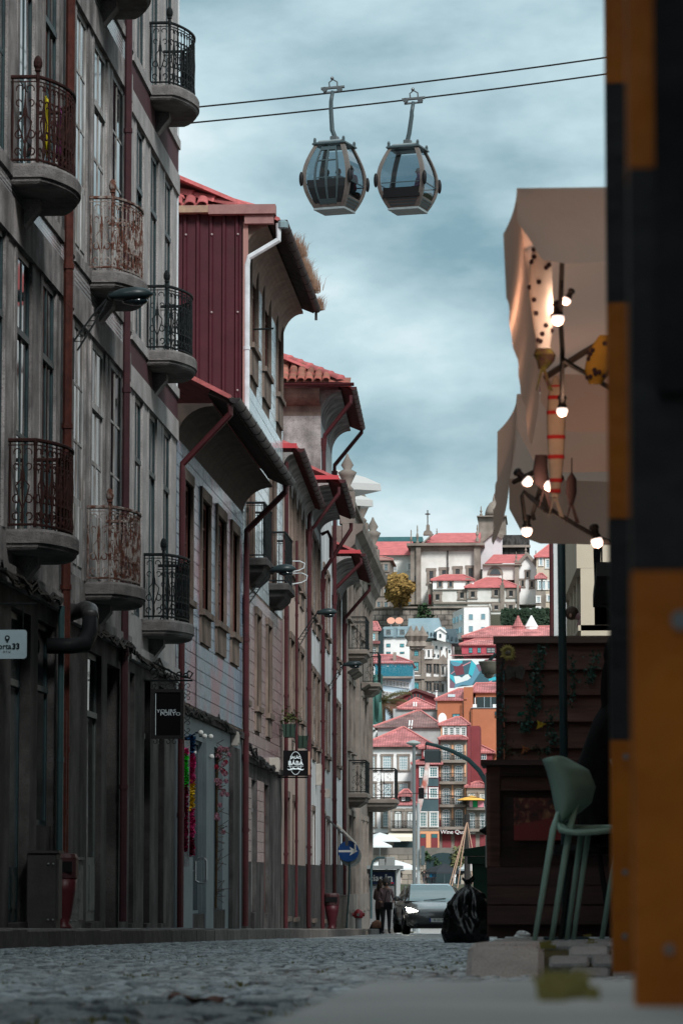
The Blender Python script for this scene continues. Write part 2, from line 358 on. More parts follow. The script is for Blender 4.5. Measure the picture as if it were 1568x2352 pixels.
# setts : every stone is geometry, the nearest 300 as pieces of the road, the rest one bed
def frx(y,px): p=PT(px,2200,y); return p.x
def sett_mesh(k):
    rr=random.Random(k); b=.014
    hx,hy=.5,.5
    g=MB(); top=[]
    v=[(-.5,-.5,-.06),(.5,-.5,-.06),(.5,.5,-.06),(-.5,.5,-.06)]
    v+=[(-.5,-.5,-.018),(.5,-.5,-.018),(.5,.5,-.018),(-.5,.5,-.018)]
    i=.13
    v+=[(-.5+i,-.5+i,-.001+rr.uniform(-.006,.004)),(.5-i,-.5+i,rr.uniform(-.006,.004)),(.5-i,.5-i,rr.uniform(-.006,.004)),(-.5+i,.5-i,rr.uniform(-.006,.004)),(0,0,.006)]
    f=[(0,1,5,4),(1,2,6,5),(2,3,7,6),(3,0,4,7),(4,5,9,8),(5,6,10,9),(6,7,11,10),(7,4,8,11),(8,9,12),(9,10,12),(10,11,12),(11,8,12)]
    return g.add(v,f)
sbase=[sett_mesh(k) for k in range(10)]
smesh=[s.mesh('sett',sett_m,True) for s in sbase]
stones=[]; y=4.6
rs=random.Random(3)
while y<58:
    rowd=rs.uniform(.088,.108); x=max(kerbx(y)+.02,frx(y,0)-1.0-.02*y); xr=min(rkerbx(y)-.02 if y>12.6 else 1.2,frx(y,1568)+.4)
    while x<xr:
        w=rs.uniform(.085,.135)
        stones.append((x+w/2,y+rowd/2,w*.9,rowd*.86)); x+=w
    y+=rowd
vis=[s for s in stones if frx(s[1],-10)<s[0]<frx(s[1],1090)]
vis.sort(key=lambda s:s[1]); near=set(id(s) for s in vis[:300])
bed=MB()
for st in stones:
    x,y,w,h=st; z=ZR(y)+rs.gauss(0,.004); tx,ty,rz=rs.gauss(0,.05),rs.gauss(0,.05),rs.gauss(0,.05); k=rs.randrange(10)
    Mx=Matrix.Translation((x,y,z))@Matrix.Rotation(rz,4,'Z')@Matrix.Rotation(tx-.014,4,'X')@Matrix.Rotation(ty,4,'Y')@Matrix.Diagonal((w,h,1,1))
    if id(st) in near:
        o=put('sett',smesh[k],road); o.matrix_world=Mx; o.matrix_basis=Mx
    else: bed.add([Mx@Vector(v) for v in sbase[k].v],sbase[k].f)
o=bed.build('sett_bed',sett_m,road,smooth=True,kind='stuff')
# road beyond the modelled stones
def far_sett_mat():
    m=bpy.data.materials.new('far_setts'); m.use_nodes=True; n=m.node_tree.nodes; l=m.node_tree.links.new; b=n['Principled BSDF']
    t=n.new('ShaderNodeTexCoord'); br=n.new('ShaderNodeTexBrick'); br.inputs['Scale'].default_value=1; br.inputs['Brick Width'].default_value=.13; br.inputs['Row Height'].default_value=.11; br.inputs['Mortar Size'].default_value=.012
    br.inputs['Color1'].default_value=(.25,.27,.275,1); br.inputs['Color2'].default_value=(.18,.20,.205,1); br.inputs['Mortar'].default_value=(.03,.03,.025,1)
    l(t.outputs['Object'],br.inputs[0]); l(br.outputs[0],b.inputs['Base Color']); b.inputs['Roughness'].default_value=.6
    bp=n.new('ShaderNodeBump'); bp.inputs['Strength'].default_value=.6; bp.inputs['Distance'].default_value=.02; bp.invert=True; l(br.outputs['Fac'],bp.inputs['Height']); l(bp.outputs[0],b.inputs['Normal']); return m
g=MB(); ys=[58,64,72,80,90,100,108,116,124,137.9]
for a,b in zip(ys,ys[1:]): g.quad((kerbx(a)-.02,a,ZR(a)),(rkerbx(a)+.02,a,ZR(a)),(rkerbx(b)+.02,b,ZR(b)),(kerbx(b)-.02,b,ZR(b)))
g.build('far_paving',far_sett_mat(),road,kind='stuff')
# zebra stripes beyond the car
for i in range(7):
    x=-6.6+i*1.0; y0,y1=118,121.5
    g=MB(); g.quad((x,y0,ZR(y0)+.005),(x+.5,y0,ZR(y0)+.005),(x+.5,y1,ZR(y1)+.005),(x,y1,ZR(y1)+.005)); g.build('crossing_stripe',white_paint,road)
# left pavement and its kerb stones
g=MB(); ys=[-12+i*4 for i in range(int((YE+12)/4)+1)]+[YE+.6]
for a,b in zip(ys,ys[1:]):
    g.quad((facx(a)-.3,a,ZL(a)-.006),(kerbx(a)-.26,a,ZL(a)-.006),(kerbx(b)-.26,b,ZL(b)-.006),(facx(b)-.3,b,ZL(b)-.006))
pvl=g.build('pavement',pave_m,kind='structure')
y=18.0; rk=random.Random(5); km={}
while y<YE:
    ln=rk.choice((.85,1.0,1.15)); key=ln
    if key not in km: km[key]=MB().bbox(-.14,.14,-ln/2+.006,ln/2-.006,-.24,0,.018).mesh('kerb_stone',kerb_m)
    yc=y+ln/2; x=kerbx(yc); ang=math.atan2(kerbx(yc+.5)-kerbx(yc-.5),1)
    put('kerb_stone',km[key],pvl,(x-.13+rk.gauss(0,.004),yc,ZL(yc)+rk.gauss(0,.004)),(-.014,0,-ang)); y+=ln
# slabs of the pavement seen on edge
y=24; sm=MB().bbox(-.29,.29,-.43,.43,-.05,0,.01).mesh('slab',pave_m)
while y<70:
    for x in (.30,.90-.62+.0):
        pass
    put('slab',sm,pvl,(facx(y)+.40,y,ZL(y)+.004+rk.gauss(0,.003)),(-.014+rk.gauss(0,.004),0,0)); y+=.88
# ---- right: near slab where the camera stands, then the kerbed pavement
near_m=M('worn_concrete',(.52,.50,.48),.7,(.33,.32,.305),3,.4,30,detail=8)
def gp(px,py,h):   # point of the plane lying h under the kerb plane
    r=ray(px,py); k=-h/(r.z+.014*r.y); p=r*k; return p
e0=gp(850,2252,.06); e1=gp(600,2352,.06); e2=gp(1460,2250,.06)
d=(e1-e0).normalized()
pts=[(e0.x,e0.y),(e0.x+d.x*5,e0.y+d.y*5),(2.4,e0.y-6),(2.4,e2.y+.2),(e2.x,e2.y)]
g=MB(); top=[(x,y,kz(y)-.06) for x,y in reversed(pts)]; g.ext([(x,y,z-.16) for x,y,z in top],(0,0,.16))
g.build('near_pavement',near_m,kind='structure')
# kerbed pavement of the terrace side
g=MB(); ys=[12.7,20,30,40,52,64,76,90,104,118]
for a,b in zip(ys,ys[1:]):
    zt=lambda y: ZP(y)-.02
    g.quad((rkerbx(a)+.02,a,zt(a)),(6,a,zt(a)),(6,b,zt(b)),(rkerbx(b)+.02,b,zt(b)))
g.quad((rkerbx(12.7)+.02,12.7,ZP(12.7)-.3),(6,12.7,ZP(12.7)-.3),(6,12.7,ZP(12.7)-.02),(rkerbx(12.7)+.02,12.7,ZP(12.7)-.02))
moss=M('mossy_joint',(.05,.045,.028),.95,(.085,.075,.03),8,.6,40)
pvr=g.build('terrace_pavement',moss,kind='structure')
kpm=M('granite_kerb_pale',(.40,.375,.355),.8,(.28,.262,.25),4,.5,45,rnd=.1,speck=.6,speckscale=110)
kb=MB().bbox(0,.275,0,.98,-.24,0,.022).mesh('kerb_stone',kpm); y=12.66
while y<70:
    put('kerb_stone',kb,pvr,(rkerbx(y),y,ZP(y)+rk.gauss(0,.003)),(-.014,0,0)); y+=1.0
# the pavement comes down to the road in a short paved ramp
AL=math.atan(.135/.5); put('ramp_stone',MB().bbox(0,.275,0,.515,-.2,0,.022).mesh('ramp_stone',kpm),pvr,(rkerbx(12),12.15,ZP(12.65)-.135),(AL,0,0))
MB().ext([(rkerbx(12)+.01,12.17,ZP(12.65)-.165),(rkerbx(12)+.01,12.68,ZP(12.65)-.022),(rkerbx(12)+.01,12.68,ZP(12.65)-.5),(rkerbx(12)+.01,12.17,ZP(12.65)-.5)],(3,0,0)).build('ramp_bed',moss,pvr)
stm=M('grey_paver',(.27,.28,.285),.6,(.18,.187,.19),6,.4,60,rnd=.18,speck=.3,speckscale=110)
pb=MB().bbox(0,.143,0,.118,-.06,0,.009).mesh('paver',stm); n=0
for r_ in range(4):
    x=rkerbx(12)+.295+(.07 if r_%2 else 0); q=.01+r_*.125
    while x<frx(12.4,1568)+.3:
        put('paver',pb,pvr,(x+rk.gauss(0,.002),12.15+q*math.cos(AL),ZP(12.65)-.135+q*math.sin(AL)+rk.gauss(0,.003)),(AL+rk.gauss(0,.015),rk.gauss(0,.01),rk.gauss(0,.01))); x+=.15; n+=1
y=12.68
while y<21.5 and n<296:
    x=rkerbx(y)+.285+(.07 if int(y/.118)%2 else 0)
    while x<frx(y,1568)+.25: put('paver',pb,pvr,(x+rk.gauss(0,.002),y+rk.gauss(0,.002),ZP(y)+rk.gauss(0,.003)),(-.014+rk.gauss(0,.008),rk.gauss(0,.008),0)); x+=.148; n+=1
    y+=.124
pvs=MB()
while y<26:
    x=rkerbx(y)+.30
    while x<2.2: pvs.bbox(x,x+.138,y,y+.105,kz(y)-.055-.06,kz(y)-.056,.009); x+=.152
    y+=.118
pvs.build('paver_bed',stm,pvr,kind='stuff')
# moss and grass between the stones
gr_m=ttrans('grass_blades',(.20,.19,.06),.3)
def tufts(name,spots,parent=None,hh=.03,blades=16,mat=gr_m,sp=.03,**k):
    g=MB(); rg=random.Random(11)
    for (x,y,z,s) in spots:
        for _ in range(blades):
            a=rg.uniform(0,6.28); r=rg.random()*sp*s; bx,by=x+math.cos(a)*r,y+math.sin(a)*r
            h=hh*s*rg.uniform(.4,1.1); l=rg.uniform(-.5,.5)*h; w=.0028*s+.001
            q=rg.uniform(-.3,.3)*h; f=.55 if hh<.1 else rg.uniform(.2,.8); g.add([(bx-w,by,z),(bx+w,by,z),(bx+l*.4+w*.6,by+q*.4,z+h*.7),(bx+l*.4-w*.6,by+q*.4,z+h*.7),(bx+l*(1+.8*(1-f)),by+q,z+h*(.75+.3*f))],[(0,1,2,3),(3,2,4)])
    return g.build(name,mat,parent,**k)
rg=random.Random(21); sp=[]
for _ in range(420):
    y=rg.uniform(5,45)**1.0; x=rg.uniform(frx(y,-20),min(frx(y,1080),rkerbx(y)))
    if x<kerbx(y)+.05: continue
    sp.append((x,y,ZR(y)-.012,rg.uniform(.6,1.5)))
for _ in range(120):
    y=rg.uniform(13,30); sp.append((rkerbx(y)-rg.random()*.25,y,ZR(y)-.012,rg.uniform(.6,1.4)))
tufts('road_grass',sp,road,.02,14,kind='stuff',sp=.06)
sp=[(rkerbx(12.6)+.285,12.55+.12*i,ZP(12.6)-.015,1.0) for i in range(8)]+[(rkerbx(12.6)+.3+.152*rg.randrange(1,8),12.6+rg.random()*3,ZP(13)-.012,.7) for i in range(30)]
tufts('pavement_moss',sp,pvr,.018,18,kind='stuff')
c=gp(1285,2292,.06); sp=[(c.x+rg.gauss(0,.009),c.y+rg.gauss(0,.06),c.z,rg.uniform(.25,.85)) for i in range(20)]
c2=gp(1430,2252,.06); pass
tag(tufts('grass_tuft',sp,None,.032,40,ttrans('dry_grass_blades',(.40,.35,.13),.35),.014,kind='stuff'),'tuft of dry yellow-green grass in the concrete beside the striped post','grass')
# ================================================================ parts of houses
def facade(root,y0,y1,z0,z1,ops,mat,name='wall',x=0,dep=.26,body=9.0):
    ops=[o for o in ops if o[1]>y0 and o[0]<y1 and o[3]>z0 and o[2]<z1]
    ops=[(max(a,y0),min(b,y1),max(c,z0),min(d,z1)) for a,b,c,d in ops]
    ys=sorted({y0,y1}|{o[0] for o in ops}|{o[1] for o in ops}); zs=sorted({z0,z1}|{o[2] for o in ops}|{o[3] for o in ops})
    g=MB()
    for a,b in zip(ys,ys[1:]):
        for c,d in zip(zs,zs[1:]):
            my,mz=(a+b)/2,(c+d)/2
            if any(o[0]<my<o[1] and o[2]<mz<o[3] for o in ops): continue
            g.quad((x,a,c),(x,b,c),(x,b,d),(x,a,d))
    for a,b,c,d in ops:
        xb=x-dep
        g.quad((x,a,c),(x,a,d),(xb,a,d),(xb,a,c)); g.quad((x,b,c),(xb,b,c),(xb,b,d),(x,b,d))
        g.quad((x,a,c),(xb,a,c),(xb,b,c),(x,b,c)); g.quad((x,a,d),(x,b,d),(xb,b,d),(xb,a,d))
    xb=x-dep
    g.box(x-body,xb,y0,y1,z0,z1)
    for yy in (y0,y1): g.quad((xb,yy,z0),(x,yy,z0),(x,yy,z1),(xb,yy,z1))
    g.quad((xb,y0,z1),(x,y0,z1),(x,y1,z1),(xb,y1,z1))
    return g.build(name,mat,root)
_wm={}
def window(root,y0,y1,z0,z1,cols=2,rows=3,mat=None,x=-.06,fr=.06,mun=.028,transom=None,surr=None,panel=0,stone=None,name='window',gm=None,apron=0,singles=False,label=None):
    """sash with one pane object for each light; z grows up; transom = height of a heavy bar"""
    gm=gm or (glass if random.random()>.18 else curtain); w,h=y1-y0,z1-z0
    key=(round(w,2),round(h,2),cols,rows,mat.name,fr,mun,transom,panel)
    lights=[]
    zbs=[(fr+panel,(transom if transom else h)-(0 if transom else fr))]
    if transom: zbs=[(fr+panel,transom),(transom+fr,h-fr)]
    for i,(a,b) in enumerate(zbs):
        rws=rows if i==0 else 1
        for r in range(rws):
            za=a+(b-a)*r/rws+(mun/2 if r else 0); zb_=a+(b-a)*(r+1)/rws-(mun/2 if r<rws-1 else 0)
            for c in range(cols):
                ya=fr+(w-2*fr)*c/cols+(mun/2 if c else 0); yb=fr+(w-2*fr)*(c+1)/cols-(mun/2 if c<cols-1 else 0)
                lights.append((ya,yb,za,zb_))
    if key not in _wm:
        g=MB(); t=.018
        g.box(-t,t,0,fr,0,h); g.box(-t,t,w-fr,w,0,h); g.box(-t,t,fr,w-fr,0,fr+panel if panel else fr); g.box(-t,t,fr,w-fr,h-fr,h)
        if transom: g.box(-t-.004,t+.02,fr,w-fr,transom,transom+fr)
        q=.012
        for c in range(1,cols):
            yy=fr+(w-2*fr)*c/cols; g.box(-q,q,yy-mun/2,yy+mun/2,fr+panel,h-fr)
        for r in range(1,rows):
            a,b=zbs[0]; zz=a+(b-a)*r/rows; g.box(-q+.002,q-.002,fr,w-fr,zz-mun/2,zz+mun/2)
        if panel:
            for s in (0,1): g.box(t,t+.012,fr+.05+s*(w/2-fr),w/2-.05+s*(w/2-fr),fr+.06,panel-.02)
        _wm[key]=(g.mesh('window',mat),)
    wo=put(name,_wm[key][0],root,(x,y0,z0))
    if label: wo['label']=label
    for a,b,c,d in lights:
        pk=('p',round(b-a,2),round(d-c,2),gm.name)
        if pk not in _wm: _wm[pk]=MB().box(-.004,.004,-(b-a)/2,(b-a)/2,-(d-c)/2,(d-c)/2).mesh('pane',gm)
        put('pane',_wm[pk],wo,(-.002,(a+b)/2,(c+d)/2),(0,random.gauss(0,.004),random.gauss(0,.006)))
    if surr:
        sw,pr=surr; st=stone or granite; X=-x
        def st_box(nm,*b): MB().box(*b).build(nm,st,wo)
        st_box('jamb',X-.10,X+pr,-sw,-.002,-0.002,h); st_box('jamb',X-.10,X+pr,w+.002,w+sw,-.002,h)
        st_box('lintel',X-.10,X+pr+.006,-sw-.03,w+sw+.03,h+.002,h+sw*1.15)
        st_box('sill',X-.12,X+pr+.05,-sw-.04,w+sw+.04,-.10,-.004)
        if apron: st_box('apron',X-.05,X+pr-.005,-sw,w+sw,-.104-apron,-.104)
    return wo
def scrollpts(cx,cz,r,a0,turns,n=14,dirn=1,shrink=.25):
    return [(cx+math.cos(a0+dirn*t*turns*6.2832)*r*(1-(1-shrink)*t),cz+math.sin(a0+dirn*t*turns*6.2832)*r*(1-(1-shrink)*t)) for t in [i/n for i in range(n+1)]]
def orn_unit(h,w,K=1.35):
    """cast iron ornament between two bars, drawn as (u,z) strokes: palmette, scrolls and lyre"""
    S_=[]
    k=h/.9
    for s in (-1,1):
        S_.append((scrollpts(s*.055*w/.22,.14*k,.05,-1.57 if s>0 else -1.57,.8,10,s,.3),.007))
        S_.append((scrollpts(s*.05*w/.22,.30*k,.055,1.57,.75,10,-s,.35),.007))
        S_.append(([(0,.20*k),(s*.05*w/.22,.38*k),(s*.06*w/.22,.44*k),(s*.02,.50*k),(s*.012,.58*k)],.007))
        S_.append((scrollpts(s*.05*w/.22,.64*k,.045,-1.57,.75,9,s,.35),.006))
        S_.append((scrollpts(s*.04*w/.22,.78*k,.05,-.5 if s>0 else 3.64,.7,9,s,.4),.006))
    S_.append(([(0,.03*k),(0,.12*k),(0,.24*k),(0,.36*k),(0,.52*k),(0,.72*k),(0,.86*k)],[.006,.017,.007,.010,.016,.006,.006]))
    return [(p,[q*K for q in r] if isinstance(r,list) else r*K) for p,r in S_]
def balcony(root,yn,zt,wid=1.7,p0=.28,bul=.25,rh=.9,mat=None,stone=None,fin=True,shape='bow',label=None,units=9,simple=False,slabm=None):
    """stone slab with moulded underside and an iron railing that follows its bowed front"""
    st=stone or granite; N=16
    def line(off):
        pts=[(-.02,-off)]
        pts.append((p0+off*.8,-off))
        for i in range(1,N):
            t=i/N
            b=(math.sin(math.pi*t)**.8)*bul if shape=='bow' else 0
            pts.append((p0+off+b,-off*(1-2*t)+wid*t))
        pts.append((p0+off*.8,wid+off)); pts.append((-.02,wid+off)); return pts
    a,b,c=line(.06),line(.075),line(-.10)
    g=MB()
    def ring(pts,z): return [(x,y,z) for x,y in pts]
    layers=[ring(a,0),ring(b,-.03),ring(b,-.145),ring(line(.055),-.152),ring(line(.05),-.185),ring(line(.03),-.21),ring(line(-.02),-.215)]
    if shape!='bow': layers=[ring(a,0),ring(b,-.03),ring(b,-.13),ring(line(.0),-.16),ring(line(-.03),-.26),ring([(x*.6,wid/2+(y-wid/2)*.9) for x,y in c],-.42)]
    n=len(layers[0]); V=[p for L_ in layers for p in L_]; F=[tuple(range(n)),tuple(reversed(range((len(layers)-1)*n,len(layers)*n)))]
    for k in range(len(layers)-1):
        for i in range(n):
            j=(i+1)%n; F.append((k*n+i,(k+1)*n+i,(k+1)*n+j,k*n+j))
    g.add(V,F)
    bo=g.build('balcony',slabm or (M('balcony_granite',(.215,.205,.20),.9,(.09,.085,.083),2.6,.5,45,speck=.6,speckscale=70) if shape=='bow' else st),root)
    if shape=='bow': MB().ext([(0,wid*.5-.12,-.52),(.04,wid*.5-.12,-.5),(p0-.08,wid*.5-.12,-.30),(p0-.08,wid*.5-.12,-.217),(0,wid*.5-.12,-.217)],(0,.24,0)).build('corbel',st,bo)
    bo.location=(0,yn,zt)
    if label: bo['label']=label
    ln=line(0)
    P=[Vector((x,y,0)) for x,y in ln]; cum=[0]
    for p,q in zip(P,P[1:]): cum.append(cum[-1]+(q-p).length)
    def at(s):
        for i in range(len(P)-1):
            if s<=cum[i+1] or i==len(P)-2:
                t=(s-cum[i])/max(1e-6,cum[i+1]-cum[i]); return P[i]+(P[i+1]-P[i])*t,(P[i+1]-P[i]).normalized()
    g=MB(); g.tube([p+Vector((0,0,rh)) for p in P],.022,6).build('top_rail',mat,bo)
    g=MB(); g.tube([p+Vector((0,0,.05)) for p in P],.014,5)
    g.tube([p+Vector((0,0,rh-.05)) for p in P],.008,4)
    for pc in (P[1],P[-2]):
        g.lathe([(.016,.02),(.022,.06),(.014,.09),(.018,.3),(.024,.33),(.016,.36),(.018,.6),(.024,.63),(.016,.66),(.018,rh-.05),(.026,rh-.02),(.026,rh+.01)],(pc.x,pc.y,0),7)
    if simple:
        s=.06
        while s<cum[-1]-.03:
            p,t=at(s); g.tube([p+Vector((0,0,.03)),p+Vector((0,0,rh))],.008,4); s+=.085
        for sgn in range(4):
            p,t=at(cum[1]+(cum[-2]-cum[1])*(sgn+.5)/4)
            g.tube([p+t*(math.cos(q)*.09)+Vector((0,0,rh*.5+math.sin(q)*.16)) for q in [i*.5236 for i in range(12)]],.007,4,True)
    else:
        def segu(s0,s1,nu):
            for i in range(nu):
                uw=(s1-s0)/nu; sm=s0+uw*(i+.5)
                p0_,_t=at(s0+uw*i)
                g.tube([p0_+Vector((0,0,.03)),p0_+Vector((0,0,rh*.5)),p0_+Vector((0,0,rh))],[.009,.014,.009],5)
                for pts,r in orn_unit(rh,uw*.98):
                    g.tube([ (lambda q:q[0]+Vector((0,0,z)))(at(min(cum[-1],max(0,sm+u)))) for u,z in pts],r,4)
        segu(.04,cum[1],1); segu(cum[1],cum[-2],units); segu(cum[-2],cum[-1]-.04,1)
    g.build('railing',mat,bo)
    if fin:
        pc=P[1]; MB().lathe([(.02,rh+.01),(.02,rh+.05),(.035,rh+.06),(.03,rh+.08),(.045,rh+.11),(.047,rh+.15),(.036,rh+.19),(.02,rh+.215),(.004,rh+.225)],(pc.x,pc.y,0),9).build('finial',mat,bo)
    return bo
def pipe(root,pts,r,mat,name='downpipe',joints=True,n=8,head=None):
    g=MB(); P=[Vector(p) for p in pts]; g.tube(P,r,n)
    if joints:
        for a,b in zip(P,P[1:]):
            L_=(b-a).length; k=int(L_/1.9)
            for i in range(1,k+1):
                c=a+(b-a)*(i/(k+1)); t=(b-a).normalized(); g.tube([c-t*.03,c+t*.03],r*1.22,n)
    if head:
        x,y,z=head; g.add([(x-.09,y-.09,z+.05),(x+.09,y-.09,z+.05),(x+.09,y+.09,z+.05),(x-.09,y+.09,z+.05),(x-r,y-r,z-.28),(x+r,y-r,z-.28),(x+r,y+r,z-.28),(x-r,y+r,z-.28)],[(0,1,2,3),(0,4,5,1),(1,5,6,2),(2,6,7,3),(3,7,4,0),(7,6,5,4)])
    return g.build(name,mat,root)
def eave(root,y0,y1,zg,xo,rise=2.6,run=5.0,gm=None,cov=None,under=None,roofm=None,dcov=.5,ridge=True,hip=0,vent=False,barge=None):
    """overhanging eave: cove cornice on the wall, boarded soffit, gutter, roof slope behind"""
    gm=gm or gutter_d; cov=cov or granite; under=under or tile_old
    n=8; prof=[(0,zg-dcov)]+[(xo*.66*(1-math.cos(math.pi/2*i/n)),zg-dcov+.06+(dcov-.12)*math.sin(math.pi/2*i/n)) for i in range(n+1)]+[(xo*.66,zg-.02),(-.02,zg-.02),(-.02,zg-dcov)]
    g=MB(); g.ext([(x,y0+.01,z) for x,z in prof],(0,y1-y0-.02,0)); g.build('cornice',cov,root)
    sl=rise/run
    ro=MB(); xr=-run
    a=[(xo,zg+.03),(xr,zg+.03+sl*(run+xo)),(xr,zg+.10+sl*(run+xo)),(xo,zg+.10)]
    ro.ext([(x,y0-.02,z) for x,z in a],(0,y1-y0+.04,0)); rf=ro.build('roof',roofm or tile_red,root)
    # underside: rows of channel tiles seen from below
    um=MB(); k=int((y1-y0)/.21)
    for i in range(k):
        yy=y0+(i+.5)*(y1-y0)/k; um.tube([(xo*.60,yy,zg+.0+sl*xo*.40),(xo+.03,yy,zg+.0)],.075,5)
    um.build('eave_tile_row',under,rf,kind='stuff')
    gu=MB(); pr=[(math.cos(math.pi+math.pi*i/7)*.085,math.sin(math.pi+math.pi*i/7)*.085) for i in range(8)]
    pr2=[(x*.86,z*.86) for x,z in reversed(pr)]
    gu.ext([(xo+.06+x,y0-.04,zg+.05+z) for x,z in pr+pr2],(0,y1-y0+.08,0))
    for i in range(1,int((y1-y0)/.9)):
        yy=y0+i*.9; gu.ext([(xo+.06+x*1.12,yy,zg+.05+z*1.12) for x,z in pr],(0,.035,0))
    gu.ext([(xo+.06+x,y0-.045,zg+.05+z) for x,z in pr],(0,-.012,0)); gu.ext([(xo+.06+x,y1+.045,zg+.05+z) for x,z in pr],(0,.012,0))
    gu.build('gutter',gm,root)
    return rf
_bt=None
def tiles_slope(parent,rows,cols,origin,ucol,vrow,mat,tw=.22,tl=.40,limit=300):
    """barrel tiles laid on a slope: origin at the lower left, ucol along the eave, vrow up the slope"""
    global _bt
    key=mat.name
    if not _bt: _bt={}
    if key not in _bt:
        g=MB(); n=5
        A=[(math.cos(math.pi*i/n)*.105,0,math.sin(math.pi*i/n)*.075) for i in range(n+1)]
        Bq=[(x*.82,tl+.07,z*.82+.0) for x,_,z in A]; A2=[(x*.82,y,z*.8-.01) for x,y,z in A]
        m_=n+1; V=A+Bq+A2; F=[]
        for i in range(n): F.append((i,i+1,m_+i+1,m_+i)); F.append((i+1,i,2*m_+i,2*m_+i+1))
        g.add(V,F); _bt[key]=g.mesh('roof_tile',mat,True)
    u=Vector(ucol).normalized(); v=Vector(vrow).normalized(); w=u.cross(v).normalized()
    c=0
    for r in range(rows):
        for k in range(cols):
            if c>=limit: return
            p=Vector(origin)+u*(k*tw+random.gauss(0,.006))+v*(r*tl)+w*(.03+random.gauss(0,.006))
            Mx=Matrix((( u.x,v.x,w.x,p.x),(u.y,v.y,w.y,p.y),(u.z,v.z,w.z,p.z),(0,0,0,1)))@Matrix.Rotation(random.gauss(0,.03),4,'Z')@Matrix.Rotation(.05,4,'X')
            o=put('roof_tile',_bt[key],parent); o.matrix_basis=Mx; c+=1
def tilefield(root,y0,y1,z0,z1,ops,t,mat,limit=300,th=None,x=.004):
    """glazed tiles, each with its own edges and its own slight tilt"""
    th=th or t; cells=[]
    ny=int(round((y1-y0)/t)); nz=int(round((z1-z0)/th)); dy,dz=(y1-y0)/ny,(z1-z0)/nz
    for j in range(nz):
        for i in range(ny):
            a,c=y0+i*dy,z0+j*dz; my,mz=a+dy/2,c+dz/2
            if any(o[0]-.01<my<o[1]+.01 and o[2]-.01<mz<o[3]+.01 for o in ops): continue
            cells.append((a,c))
    cells.sort(key=lambda q:q[0])
    def geo(g,a,c,e):
        b=.004; q=.006; j=[random.gauss(0,e) for _ in range(4)]
        g.add([(0,a+b,c+b),(0,a+dy-b,c+b),(0,a+dy-b,c+dz-b),(0,a+b,c+dz-b),(q+j[0],a+2*b,c+2*b),(q+j[1],a+dy-2*b,c+2*b),(q+j[2],a+dy-2*b,c+dz-2*b),(q+j[3],a+2*b,c+dz-2*b)],[(0,1,5,4),(1,2,6,5),(2,3,7,6),(3,0,4,7),(4,5,6,7)])
    ms=[]
    for k in range(6): g=MB(); geo(g,-dy/2,-dz/2,.0009); ms.append(g.mesh('wall_tile',mat))
    for k,(a,c) in enumerate(cells[:limit]): put('wall_tile',ms[k%6],root,(x,a+dy/2,c+dz/2))
    g=MB()
    for a,c in cells[limit:]: geo(g,a,c,.0009)
    if g.v:
        for i,v in enumerate(g.v): g.v[i]=(v[0]+x,v[1],v[2])
        g.build('wall_tile_field',mat,root,kind='stuff')
# ================================================================ the left row
def root_of(i,name,label): 
    f,l=FR[i]; return f,l,thing(name,label,'house',(f.ox,f.oy,f.zb),f.a)
def slot_door(root,y0,y1,z0,z1,mat,x=-.14,panel=.8,transom=True,cols=1,rows=1,name='shop_door'):
    return window(root,y0,y1,z0,z1,cols,rows,mat,x,.07,.03,(z1-z0)*.76 if transom else None,None,panel,name=name)
def stone_house(i,name,label,bays,floors,g_ops,gz,panelm,wmat,stone,style,topz,bandh=.42,panel_side=0):
    F,ln,root=root_of(i,name,label)
    ops=[]
    for (zs,zh) in floors:
        for b in bays: ops.append((b[0],b[1],zs,zh))
    facade(root,0,ln-.004,gz,topz,ops,stone,'wall')
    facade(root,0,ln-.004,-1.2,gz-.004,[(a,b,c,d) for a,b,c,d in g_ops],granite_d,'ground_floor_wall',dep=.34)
    MB().box(-.02,.07,0,ln-.006,gz-.10,gz+.10).build('string_course',stone,root)
    for k,(zs,zh) in enumerate(floors):
        # lintel band, and a panel between the storeys
        MB().box(-.03,.035,.0,ln-.008,zh+.003,zh+bandh).build('lintel_band',stone,root)
        nxt=floors[k+1][0] if k+1<len(floors) else topz
        if nxt-.14>zh+bandh+.05: MB().box(-.03,.016,.005,ln-.012,zh+bandh+.003,nxt-.14).build('wall_panel',panelm,root)
        MB().box(-.03,.045,.0,ln-.010,nxt-.137,nxt-.002).build('floor_band',stone,root)
        for bi,b in enumerate(bays):
            h=zh-zs
            if style=='white' and bi!=1:
                window(root,b[0]+.002,b[1]-.002,zs+.002,zh-.002,2,3,wmat,-.03,.07,.03,None,None,.85,name='window')
            elif style=='white':
                window(root,b[0]+.002,b[1]-.002,zs+.002,zh-.002,2,2,wmat,-.035,.08,.05,h*.72,None,.8,name='balcony_door')
            else:
                window(root,b[0]+.002,b[1]-.002,zs+.002,zh-.002,2,1 if style=='plain' else 2,wmat,-.04,.07,.05,h*.70,None,0,name='balcony_door' if bi==1 else 'window')
            for s in (b[0]-.0,b[1]):   # worked jambs standing a little proud
                MB().box(-.03,.010,s-.17 if s==b[0] else s+.001,s-.001 if s==b[0] else s+.17,zs,zh).build('jamb',stone,root)
    # roof: low parapet and tiled slope
    MB().ext([(.35,-.0,topz),(-4.5,0,topz+1.9),(-9,0,topz)],(0,ln-.01,0)).build('roof',tile_red,root)
    return F,ln,root
